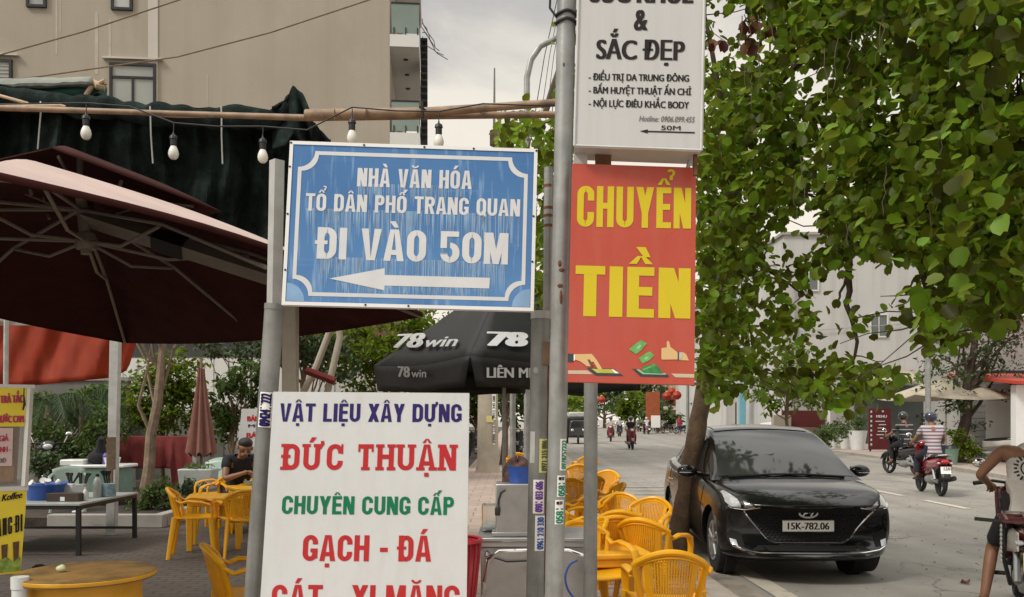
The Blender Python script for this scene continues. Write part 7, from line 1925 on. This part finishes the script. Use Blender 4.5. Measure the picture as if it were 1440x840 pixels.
# ------------------------------------------------------------------ motorbikes
def motorbike(label, loc, rz, paint, shield=None, rack=False, plate='plate_white', plate_txt=None, group='motorbikes', name='motorbike', scale=1, panel=None):
    t = thing(name, label, 'motorbike', loc, rz, group, scale); shield = shield or paint; panel = panel or paint
    for yc in (-.62, .63):
        q = MB(); q.lathe([(.225, -.035), (.265, -.045), (.288, -.02), (.292, 0), (.288, .02), (.265, .045), (.225, .035)], 28, (0, yc, .292), Euler((0, R(90), 0)).to_matrix(), cap=False); w_ = q.build('wheel', M['rubber'], t)
        q = MB(); q.lathe([(.228, -.03), (.215, -.02), (.215, .02), (.228, .03)], 28, (0, yc, .292), Euler((0, R(90), 0)).to_matrix(), cap=False)
        for k in range(5): a = k * 1.2566; q.tube([V((0, yc, .292)), V((0, yc + .22 * math.cos(a), .292 + .22 * math.sin(a)))], [.03, .018], 6)
        q.lathe([(.05, -.06), (.05, .06)], 12, (0, yc, .292), Euler((0, R(90), 0)).to_matrix()); q.build('rim', M['dark_metal'], w_)
    q = MB()
    sec = [(-.86, .70, .05, .05), (-.74, .69, .105, .085), (-.5, .66, .135, .11), (-.2, .60, .125, .12), (.02, .50, .10, .10), (.20, .44, .075, .08), (.36, .62, .07, .10), (.43, .84, .06, .09)]
    q.tube([(0, a, b) for a, b, c, d_ in sec], [c for a, b, c, d_ in sec], 14); q.build('body', paint, t)
    q = MB(); q.grid(lambda u, v: V(((.20 - .06 * v * v) * (2 * u - 1), .43 - .10 * (2 * u - 1) ** 2 + (.06 - .16 * v) + .10 * v * v, 1.0 - .62 * v)), 10, 10); q.build('leg_shield', shield, t, solid=.02)
    for s in (-1, 1):
        q = MB(); q.grid(lambda u, v: V((s * (.125 + .022 * math.sin(3.14 * u) * math.sin(3.14 * v)), -.84 + .95 * u, .74 - .02 * u - (.24 - .10 * (1 - u)) * v)), 10, 5); q.build('side_panel', panel, t, solid=.012)
    q = MB(); q.tube([(0, -.82, .80), (0, -.6, .80), (0, -.35, .775), (0, -.15, .765), (0, .05, .74)], [.06, .125, .135, .12, .07], 14, flat=.42, up=(0, 0, 1)); q.build('seat', M['black_plastic'], t)
    q = MB(); q.tube([(-.36, .33, 1.03), (-.22, .40, 1.05), (0, .44, 1.02), (.22, .40, 1.05), (.36, .33, 1.03)], .013, 8)
    for s in (-1, 1): q.tube([(s * .37, .325, 1.028), (s * .26, .38, 1.045)], .019, 10)
    hb = q.build('handlebar', M['black_plastic'], t)
    q = MB(); q.ell((0, .47, 1.01), (.13, .10, .085), 14); q.build('cowl', paint, t)
    q = MB(); q.ell((0, .555, .98), (.085, .035, .055), 14); q.build('headlight', M['clear_lens'], t)
    q = MB(); q.tube([(0, .40, 1.0), (0, .52, .62)], .035, 8)
    for s in (-1, 1): q.tube([(s * .07, .50, .72), (s * .07, .63, .292)], .024, 8)
    q.build('fork', M['dark_metal'], t)
    q = MB(); q.grid(lambda u, v: V((.075 * (2 * v - 1), .63 + .325 * math.cos(R(20 + 130 * u)), .292 + .325 * math.sin(R(20 + 130 * u)) - .02 * (2 * v - 1) ** 2)), 12, 4); q.build('front_fender', paint, t, solid=.01)
    q = MB(); q.grid(lambda u, v: V((.08 * (2 * v - 1), -.62 - .33 * math.cos(R(10 + 75 * u)), .292 + .33 * math.sin(R(10 + 75 * u)))), 10, 3); q.build('rear_fender', M['black_plastic'], t, solid=.01)
    for s in (-1, 1):
        q = MB(); q.tube([(s * .25, .39, 1.05), (s * .30, .36, 1.17)], .007, 6); q.ell((s * .325, .355, 1.205), (.058, .018, .042), 12); q.build('mirror', M['clear_lens'] if s == 2 else M['chrome'], t)
        q = MB(); q.tube([(s * .10, -.40, .60), (s * .11, -.60, .33)], .026, 8); q.build('shock_absorber', M['galv'], t)
        q = MB(); q.tube([(s * .12, .05, .30), (s * .26, .05, .30)], .018, 8); q.build('footpeg', M['rubber'], t)
    q = MB(); q.ell((0, -.865, .69), (.085, .03, .04), 12); q.build('tail_light', M['red_light'], t)
    for s in (-1, 1): q = MB(); q.ell((s * .115, -.84, .665), (.035, .03, .022), 10); q.build('turn_signal', M['clear_lens'], t)
    q = MB(); rm_ = Euler((R(-14), 0, 0)).to_matrix(); q.box((0, -.90, .53), (.19, .008, .14), rm_); pl_ = q.build('number_plate', M[plate], t, smooth=False)
    if plate_txt:
        for i, s_ in enumerate(plate_txt):
            q = MB(); letters(q, s_, .075 + .035 * len(s_) - .06 if len(s_) > 2 else .08, .05, lambda x, y, l: V((-.075 + (.03 if i == 0 else 0) + x, -.906 - l, .53 + .012 - i * .062 + y)) + V((0, -.25 * (.012 - i * .062 + y), 0)) * 1.0, bold=.08); q.build('lettering', M['black_letter'], pl_, smooth=False)
    q = MB(); q.tube([(.10, .02, .26), (.13, -.2, .25), (.155, -.42, .30), (.165, -.86, .37)], [.018, .022, .045, .05], 12); q.build('exhaust', M['dark_metal'], t)
    q = MB(); q.tube([(0, .12, .30), (0, -.10, .30), (0, -.34, .34)], [.09, .11, .08], 12); q.tube([(-.05, -.25, .33), (-.07, -.62, .292)], .04, 8); q.build('engine', M['galv'], t)
    if rack:
        q = MB()
        for x in (-.20, -.07, .07, .20): q.tube([(x, -.95, .83), (x, -.45, .86)], .012, 6)
        for y in (-.95, -.72, -.5): q.tube([(-.24, y, .835), (.24, y, .835)], .014, 6)
        q.build('luggage_rack', M['maroon_bike'], t)
        q = MB(); q.tube([(-.24, -.93, .83), (-.22, -.85, .55), (-.16, -.62, .32)], .016, 6); q.tube([(.24, -.93, .83), (.22, -.85, .55), (.16, -.62, .32)], .016, 6); q.tube([(-.42, -.95, .845), (-.24, -.95, .835)], .014, 6); q.build('rack_stay', M['dark_metal'], t)
        q = MB()
        for k in range(9): q.ell((-.245, -.96, .80 - k * .032), (.010, .008, .018), 6)
        q.build('chain', M['galv'], t)
    else:
        q = MB(); q.tube([(-.10, -.62, .79), (-.12, -.86, .82), (0, -.93, .83), (.12, -.86, .82), (.10, -.62, .79)], .013, 8); q.build('grab_rail', M['galv'], t)
    return t
def stripes(name, cols, sc):
    m = bpy.data.materials.new(name); m.use_nodes = True; n = m.node_tree.nodes; l = m.node_tree.links; b = n['Principled BSDF']; b.inputs['Roughness'].default_value = .9
    tcn = n.new('ShaderNodeTexCoord'); sp = n.new('ShaderNodeSeparateXYZ'); l.new(tcn.outputs['Object'], sp.inputs[0])
    a = n.new('ShaderNodeMath'); a.operation = 'MULTIPLY'; a.inputs[1].default_value = sc; l.new(sp.outputs[2], a.inputs[0])
    f = n.new('ShaderNodeMath'); f.operation = 'FRACT'; l.new(a.outputs[0], f.inputs[0])
    r = n.new('ShaderNodeValToRGB'); r.color_ramp.interpolation = 'CONSTANT'; l.new(f.outputs[0], r.inputs[0])
    for i, (p, c) in enumerate(cols):
        e = r.color_ramp.elements[i] if i < 2 else r.color_ramp.elements.new(p); e.position = p; e.color = (*c, 1)
    l.new(r.outputs[0], b.inputs['Base Color']); return m
S1 = stripes('striped knit', [(0, (.42, .40, .42)), (.30, (.07, .05, .10)), (.42, (.40, .24, .25)), (.62, (.50, .49, .50)), (.80, (.20, .06, .08)), (.90, (.09, .07, .13))], 7)
S2 = stripes('dark striped knit', [(0, (.02, .02, .025)), (.62, (.30, .28, .27)), (.80, (.02, .02, .025))], 8)
M['helm_blue'] = mat('dark blue helmet', (.025, .028, .06), .2, 0, .1, 6, coat=.7); M['helm_black'] = mat('black helmet', (.02, .02, .021), .25, 0, .1, 6, coat=.6); M['helm_white'] = mat('white helmet', (.6, .6, .6), .3, 0, .05, 6)
bk1 = gat(1309, 694.5, RZ)
motorbike('red motorbike ridden away by the rider in the pale striped shirt', (bk1.x, bk1.y, RZ), R(-8), M['red_bike'], plate_txt=('15B1', '47206'), scale=1.03)
RS = dict(RIDE)
person('rider in pale pink striped shirt and dark blue helmet on the red motorbike', (bk1.x, bk1.y, RZ), R(-8), RS, 'skin_dark', S1, M['navy_cloth'], helmet=M['helm_blue'], scale=1.03)
bk2 = gat(1279, 669, RZ)
motorbike('black motorbike of the rider in the dark striped shirt', (bk2.x, bk2.y + .4, RZ), R(10), M['black_bike'], plate_txt=('15B2', '30518'), scale=1.05)
person('rider in dark striped shirt and black helmet beside the far kerb', (bk2.x, bk2.y + .4, RZ), R(10), RIDE, 'skin_dark', S2, M['black_cloth'], helmet=M['helm_black'], scale=1.05, sleeve=.8)
# motorbike and man at the near edge
nb = V((4.25, 7.35, RZ))
motorbike('dark red and cream motorbike with luggage rack and yellow plate', nb, R(-25), M['maroon_bike'], rack=True, plate='plate_yellow', plate_txt=('14', '7226'), panel=M['white_bike'])
RM = dict(RIDE); RM.update(pel=(0, -.30, .90), che=(.01, -.20, 1.22), nek=(.05, -.10, 1.41), hed=(.13, -.02, 1.54), shl=(-.185, -.19, 1.34), shr=(.185, -.19, 1.34), ell=(-.345, -.14, 1.13), elr=(.33, -.10, 1.14), wrl=(-.27, .09, 1.05), wrr=(.28, .14, 1.04),
          hpl=(-.11, -.26, .87), hpr=(.11, -.26, .87), knl=(-.24, .06, .52), anl=(-.31, -.08, .10), tol=(-.34, .10, .05), knr=(.22, .14, .70))
man = person('man in sleeveless heather grey shirt and shorts astride the motorbike', nb, R(-25), RM, 'skin_dark', M['grey_cloth'], M['black_cloth'], sleeve=0, leg='short')
sh = [c for c in man.children if c.name.startswith('shirt')][0]
bv = BVHTree.FromPolygons([v.co.copy() for v in sh.data.vertices], [list(p.vertices) for p in sh.data.polygons])
mb = MB(); cx_, cz_ = -.01, 1.20
def onback(x, z):
    h = bv.ray_cast(V((x, -3, z)), V((0, 1, 0))); return (h[0] - V((0, .004, 0))) if h[0] is not None else None
for k in range(20):
    a = k / 20 * 6.283; r0, r1 = (.075, .11) if k % 2 else (.082, .104)
    P = [onback(cx_ + r_ * math.cos(a + da), cz_ + r_ * math.sin(a + da)) for r_, da in ((r0, -.09), (r1, -.05), (r1, .06), (r0, .10))]
    if all(P): mb.add(P, [(0, 1, 2, 3)])
for k in range(16):
    a0, a1 = k / 16 * 6.283, (k + 1) / 16 * 6.283; P = [onback(cx_ + r_ * math.cos(a), cz_ + r_ * math.sin(a)) for r_, a in ((.05, a0), (.06, a0), (.06, a1), (.05, a1))]
    if all(P): mb.add(P, [(0, 1, 2, 3)])
mb.build('back_print', M['black_letter'], sh, smooth=False)
# oncoming bikes far up the road
def far_bike(px, py, paint, lab, plab, top, hm, rz):
    p = gat(px, py, RZ); motorbike(lab, (p.x, p.y, RZ), R(rz), paint); person(plab, (p.x, p.y, RZ), R(rz), RIDE, 'skin', top, M['navy_cloth'], helmet=hm)
far_bike(887, 632, M['red_bike'], 'red motorbike coming straight down the middle of the road', 'rider in dark clothes and helmet on the oncoming red motorbike', M['black_cloth'], M['helm_black'], 180)
far_bike(859, 621, M['red_bike'], 'red motorbike coming next to the three-wheeler', 'rider with a grey top on the far red motorbike', M['grey_cloth'], M['helm_black'], 172)
far_bike(871, 614, M['black_bike'], 'small distant motorbike with a white helmeted rider', 'distant rider in a white helmet', M['grey_cloth'], M['helm_white'], 180)
far_bike(909, 611, M['red_bike'], 'distant red motorbike near the right kerb by the lanterns', 'distant rider in pale shirt near the lantern shop', M['sign_white'], M['helm_white'], 10)
far_bike(835, 617, M['black_bike'], 'dark motorbike far behind the three-wheeler', 'distant rider with dark top behind the three-wheeler', M['navy_cloth'], M['helm_white'], 185)
far_bike(899, 607, M['black_bike'], 'far motorbike beyond the lantern shop', 'far rider in white shirt beyond the lantern shop', M['sign_white'], M['helm_black'], 5)
# parked ones
pk = motorbike('cream motorbike parked on the pavement between tree and kiosk', gat(1390, 640, 0) - V((0, 2.5, 0)) if False else V((16.1, 30.2, 0)), R(62), M['white_bike'], scale=1.0)
pk2 = motorbike('dark motorbike parked at the white shop front, nearest to the small blue sign', (14.9 + 1.2, 56, 0), R(80), M['black_bike'], group='motorbikes parked along the far pavement')
for k, (x, y, lab) in enumerate(((15.4, 60, 'dark motorbike parked behind the car roof, second in the far pavement row'), (16.6, 66, 'dark motorbike parked third in the far pavement row'), (17.0, 74, 'dark motorbike parked farthest along the pavement row'), (14.0 + 2.0, 84, 'motorbike parked in front of the orange shop banner'), (15.7, 90, 'motorbike parked beside the small white notice board'), (15.9, 97, 'motorbike parked beyond the bushy shopfront tree'), (-1.4, 33, 'dark motorbike parked behind the grey concrete pole'), (.3, 36, 'dark motorbike parked among the trunks beyond the concrete pole'), (-2.4, 35, 'dark motorbike parked under the low crowned tree'), (-8.6, 16.6, 'dark motorbike parked in the yard shrubs behind the low table'))):
    dup(pk2, (x, y, 0), R(75 + 14 * k), lab)
# three-wheeler
p = gat(812, 624, RZ); t = thing('three_wheeler', 'dark covered three wheeled cargo vehicle driving on the far road', 'vehicle', (p.x, p.y, RZ), R(178))
q = MB(); q.box((0, -.6, 1.0), (1.35, 1.9, 1.25)); q.build('cargo_box', M['black_canvas'], t, bevel=.06)
q = MB(); q.box((0, .75, .95), (1.1, .7, 1.0), taper=(.85, .7)); q.build('cab', M['black_bike'], t, bevel=.08)
q = MB(); q.box((0, 1.03, 1.22), (.8, .05, .4)); q.build('windscreen', M['glass_dark'], t)
q = MB(); q.box((0, -.6, 1.80), (1.1, 1.5, .34)); q.build('load', M['galv_light'], t, bevel=.08)
for x, y in ((-.6, -1.0), (.6, -1.0), (0, 1.1)):
    q = MB(); q.lathe([(.2, -.06), (.3, -.06), (.31, 0), (.3, .06), (.2, .06)], 20, (x, y, .31), Euler((0, R(90), 0)).to_matrix()); q.build('wheel', M['rubber'], t)
for s in (-1, 1): q = MB(); q.ell((s * .35, 1.12, .85), (.1, .05, .08), 10); q.build('headlight', M['clear_lens'], t)
# man eating in the yard
SIT = dict(pel=(0, -.12, .50), che=(0, .06, .84), nek=(0, .16, 1.0), hed=(0, .25, 1.11), shl=(-.19, .08, .95), shr=(.19, .08, .95), ell=(-.26, .22, .70), elr=(.26, .24, .70), wrl=(-.10, .42, .74), wrr=(.09, .44, .78),
           hpl=(-.10, -.08, .48), hpr=(.10, -.08, .48), knl=(-.17, .36, .50), knr=(.17, .36, .50), anl=(-.17, .34, .09), anr=(.17, .34, .09), tol=(-.18, .50, .04), tor=(.18, .50, .04), look=(.15, .9, -.55))
mp_ = V((at(336, 0, 12.0).x, 12.0, 0))
person('man in black short sleeved shirt bent over his meal in the yard', mp_, R(215), SIT, 'skin_dark', M['black_cloth'], M['navy_cloth'], grip=0)
c = dup(ch0, mp_ + V((.0, .08, 0)), R(215), 'orange plastic armchair under the man in black')
t = ptable(327, 672, .62, .6, 'yellow plastic table the man in black eats at', M['yellow_plastic'], 30); t.location = mp_ + V((.36, -.50, 0))
q = MB(); q.lathe([(.04, 0), (.075, .05), (.08, .055), (.07, .05)], 16, t.location + V((-.10, .10, .621))); tag(q.build('bowl', M['blue_cup']), 'pale blue bowl in front of the man in black', 'bowl')
# ------------------------------------------------------------------ street furniture across the road
t = thing('parasol', 'cream pavement parasol beside the pavement tree across the road', 'umbrella', (at(1330, 0, 30.8).x, 30.8, 0))
q = MB(); A_ = V((0, 0, 2.95)); C_ = [V((s * 1.75, r_ * 1.5, 2.22 + .05 * s * r_)) for s, r_ in ((-1, -1), (1, -1), (1, 1), (-1, 1))]
for i in range(4): a, b = C_[i], C_[(i + 1) % 4]; q.grid(lambda u, v: A_.lerp(a.lerp(b, u), v) - V((0, 0, .12 * math.sin(3.14 * u) * v)), 8, 5)
q.build('canopy', M['cream_canvas'], t, solid=.01); MB().tube([(0, 0, 0), (0, 0, 2.9)], .03, 8).build('pole', M['white_paint'], t); MB().lathe([(.3, 0), (.3, .12), (.05, .15)], 14).build('base', M['concrete'], t)
for c in C_: MB().tube([A_ - V((0, 0, .1)), c], .012, 4).build('rib', M['wood'], t)
t = thing('street_lamp', 'slim grey street lamp post beside the cream parasol', 'street lamp', (at(1305, 0, 29).x, 29, 0)); MB().tube([(0, 0, 0), (0, 0, 3.2), (0, 0, 6.5)], [.10, .085, .06], 12).build('shaft', M['galv'], t); MB().tube([(0, 0, 6.4), (-.5, 0, 6.8), (-1.3, 0, 6.9)], .04, 8).build('arm', M['galv'], t); MB().box((-1.5, 0, 6.88), (.5, .18, .08)).build('lamp_head', M['grey_plastic'], t)
t = thing('street_lamp', 'grey street lamp post behind the leaning tree trunk', 'street lamp', (at(967, 0, 78).x, 78, 0)); MB().tube([(0, 0, 0), (0, 0, 8)], [.17, .1], 10).build('shaft', M['galv'], t); MB().tube([(0, 0, 7.9), (-1.8, 0, 8.6)], .05, 6).build('arm', M['galv'], t); MB().box((-2.0, 0, 8.62), (.6, .2, .1)).build('lamp_head', M['grey_plastic'], t)
t = thing('concrete_pole', 'thick pale concrete utility pole pasted with phone number stickers', 'pole', (gat(686, 664).x, gat(686, 664).y, 0))
q = MB(); q.tube([(0, 0, 0), (0, 0, .2), (0, 0, 8)], [.36, .30, .2], 18); q.build('shaft', mat('pale concrete pole', (.38, .33, .26), .9, 0, .1, 4, .1), t)
d = t.location.y
for (x0, y0, x1, y1, m) in ((692, 555, 697, 590, 'plate_white'), (693, 598, 696, 625, 'plate_white'), (684, 585, 694, 594, 'plate_yellow')):
    q = MB(); q.box(at((x0 + x1) / 2, (y0 + y1) / 2, d - .29) - t.location, ((x1 - x0) / F * d, .01, (y1 - y0) / F * d)); s_ = q.build('sticker', M[m], t, smooth=False)
    f_ = MB(); w_ = (y1 - y0) / F * d * .9; c_ = at((x0 + x1) / 2, y1, d - .297) - t.location
    if m == 'plate_white': letters(f_, '0912 345 088' if y0 == 555 else '0988 210', w_, .07, lambda x, y, l: c_ + V((.035 - y, -l, .03 + x)), bold=.1); f_.build('lettering', M['black_letter'], s_, smooth=False)
for k, (px, d_, lab) in enumerate(((721, 12.5, 'thin grey tube pole standing below the black parasol front'), (741, 13.2, 'second thin grey tube pole close behind the sign post'))):
    q = MB(); x = at(px, 0, d_).x; q.tube([(x, d_, 0), (x, d_, 2.6)], .042, 12); tag(q.build('tube_pole', M['galv']), lab, 'pole', 'thin tube poles')
t = thing('menu_board', 'dark red upright menu board with white writing beside the pots', 'sign', (at(1237, 0, 40).x, 40, 0)); o = V(t.location)
q = MB(); q.box((0, 0, 1.0), (1.0, .1, 1.85)); q.build('panel', M['menu_red'], t, smooth=False)
for s in (-.4, .4): MB().box((s, .06, .12), (.06, .06, .24)).build('leg', M['dark_metal'], t)
fb = Face(o + V((0, -.052, 0)), V((1, 0, 0)), V((0, 0, 1)))
local(fb.text('MENU', (1232, 587.5), (1247, 587.5), 3.5, M['white_letter'], t, .1, lift0=.008), t)
q = MB()
for k in range(8): q.box((-.40, -.06, 1.78 - k * .21), (.07, .01, .10))
for k in range(6): q.box((.0 + .1 * (k % 2), -.06, 1.35 - k * .15), (.42 - .1 * (k % 3), .01, .04))
q.box((.12, -.06, 1.80), (.08, .01, .08)); q.build('lettering', M['sign_white'], t, smooth=False)
t = thing('market_stall', 'small stall with dark red back board and pale box behind the car roof', 'stall', (at(1135, 0, 47).x, 47, 0))
MB().box((-.1, .3, 1.35), (2.3, .1, 1.1)).build('back_board', M['menu_red'], t, smooth=False); MB().box((0, 0, .5), (2.6, .8, 1.0)).build('counter', M['wood'], t, smooth=False); MB().box((-1.4, -.1, 1.3), (.9, .5, .7)).build('pale_box', M['apt'], t, smooth=False); MB().box((1.25, .3, 1.3), (.12, .12, 1.3)).build('post', M['white_paint'], t)
t = thing('covered_motorbike', 'motorbike under a white cover behind the car roof', 'motorbike', (at(1084, 0, 50).x, 50, 0))
q = MB(); q.tube([(-.8, 0, .5), (-.4, 0, .75), (.2, 0, .8), (.7, 0, 1.05), (.9, 0, .9)], [.3, .5, .5, .6, .3], 12); q.build('cover', M['sign_white'], t)
for x in (-.6, .6): MB().lathe([(.2, -.04), (.29, 0), (.2, .04)], 16, (x, 0, .29), Euler((R(90), 0, 0)).to_matrix()).build('wheel', M['rubber'], t)
t = thing('shop_sign_box', 'white and blue projecting shop sign box behind the leaves', 'sign', (at(1033, 0, 58).x, 58, 0)); o = V(t.location)
q = MB(); q.box(at(1033, 531, 58) - o, (1.7, .3, 1.3)); q.build('panel', M['sign_white'], t, bevel=.03); q = MB(); q.box(at(1033, 517, 57.8) - o, (1.75, .3, .5)); q.box(at(1047, 533, 57.83) - o, (.3, .3, 1.1)); q.build('blue_band', M['blue_sign'], t, smooth=False)
MB().box((.55, .2, 1.9), (.4, .4, 3.8)).build('column', M['blue_sign'], t, smooth=False)
lt0 = None
for k, (px, py, d_, lab) in enumerate(((938, 557, 86, 'red lantern hanging lowest in the lantern cluster'), (945, 551, 87, 'topmost bright red lantern of the cluster'), (952, 556, 85, 'red lantern of the cluster closest to the lamp post'), (846, 562, 100, 'single red lantern hanging over the far road'))):
    p = at(px, py, d_)
    if lt0 is None:
        lt0 = thing('lantern', lab, 'lantern', p, group='red paper lanterns'); q = MB(); q.lathe([(.12, -.42), (.36, -.25), (.45, 0), (.36, .25), (.12, .42)], 16); q.build('paper', M['lantern'], lt0); MB().lathe([(.13, .42), (.13, .50)], 10).build('cap', M['cart_yellow'], lt0); MB().tube([(0, 0, .5), (0, 0, 1.4)], .02, 4).build('cord', M['dark_metal'], lt0)
    else: dup(lt0, p, 0, lab)
for px, py, d_, w_, h_, m, lab in ((918, 572, 90, 1.4, 3.0, 'orange_sign', 'upright orange shop banner down the street'), (922, 593, 88, .9, 1.2, 'plate_white', 'small white notice board near the distant bikes')):
    t = thing('banner', lab, 'sign', (at(px, 0, d_).x, d_, 0)); zc = at(0, py, d_).z; MB().box((0, 0, zc), (w_, .08, h_)).build('panel', M[m], t, smooth=False); MB().tube([(0, .08, 0), (0, .08, zc + h_ / 2)], .05, 6).build('stand', M['galv'], t)
def standing(label, px, d_, top, bot, z=0):
    ST = dict(pel=(0, 0, .92), che=(0, 0, 1.25), nek=(0, 0, 1.43), hed=(0, .02, 1.57), shl=(-.18, 0, 1.37), shr=(.18, 0, 1.37), ell=(-.24, .02, 1.08), elr=(.24, .02, 1.08), wrl=(-.24, .1, .84), wrr=(.24, .1, .84), hpl=(-.09, 0, .88), hpr=(.09, 0, .88), knl=(-.10, .03, .48), knr=(.10, .03, .48), anl=(-.10, 0, .08), anr=(.10, 0, .08), tol=(-.11, .14, .04), tor=(.11, .14, .04))
    person(label, (at(px, 0, d_).x, d_, z), R(200), ST, 'skin', top, bot, grip=0)
standing('pedestrian in pink top and blue trousers on the far pavement', 955, 82, mat('pink cotton', (.45, .05, .12), .9), mat('blue denim', (.06, .09, .2), .9))
# wheelie bin and litter by the pavement tree
t = thing('small_bin', 'small dark bin at the foot of the pavement tree', 'bin', (at(1338, 0, 28.6).x, 28.6, 0)); MB().lathe([(.16, 0), (.22, .5), (.23, .52)], 14).build('tub', M['green_paint'], t); MB().lathe([(.24, .52), (.2, .6), (.01, .63)], 14).build('lid', M['dark_metal'], t)
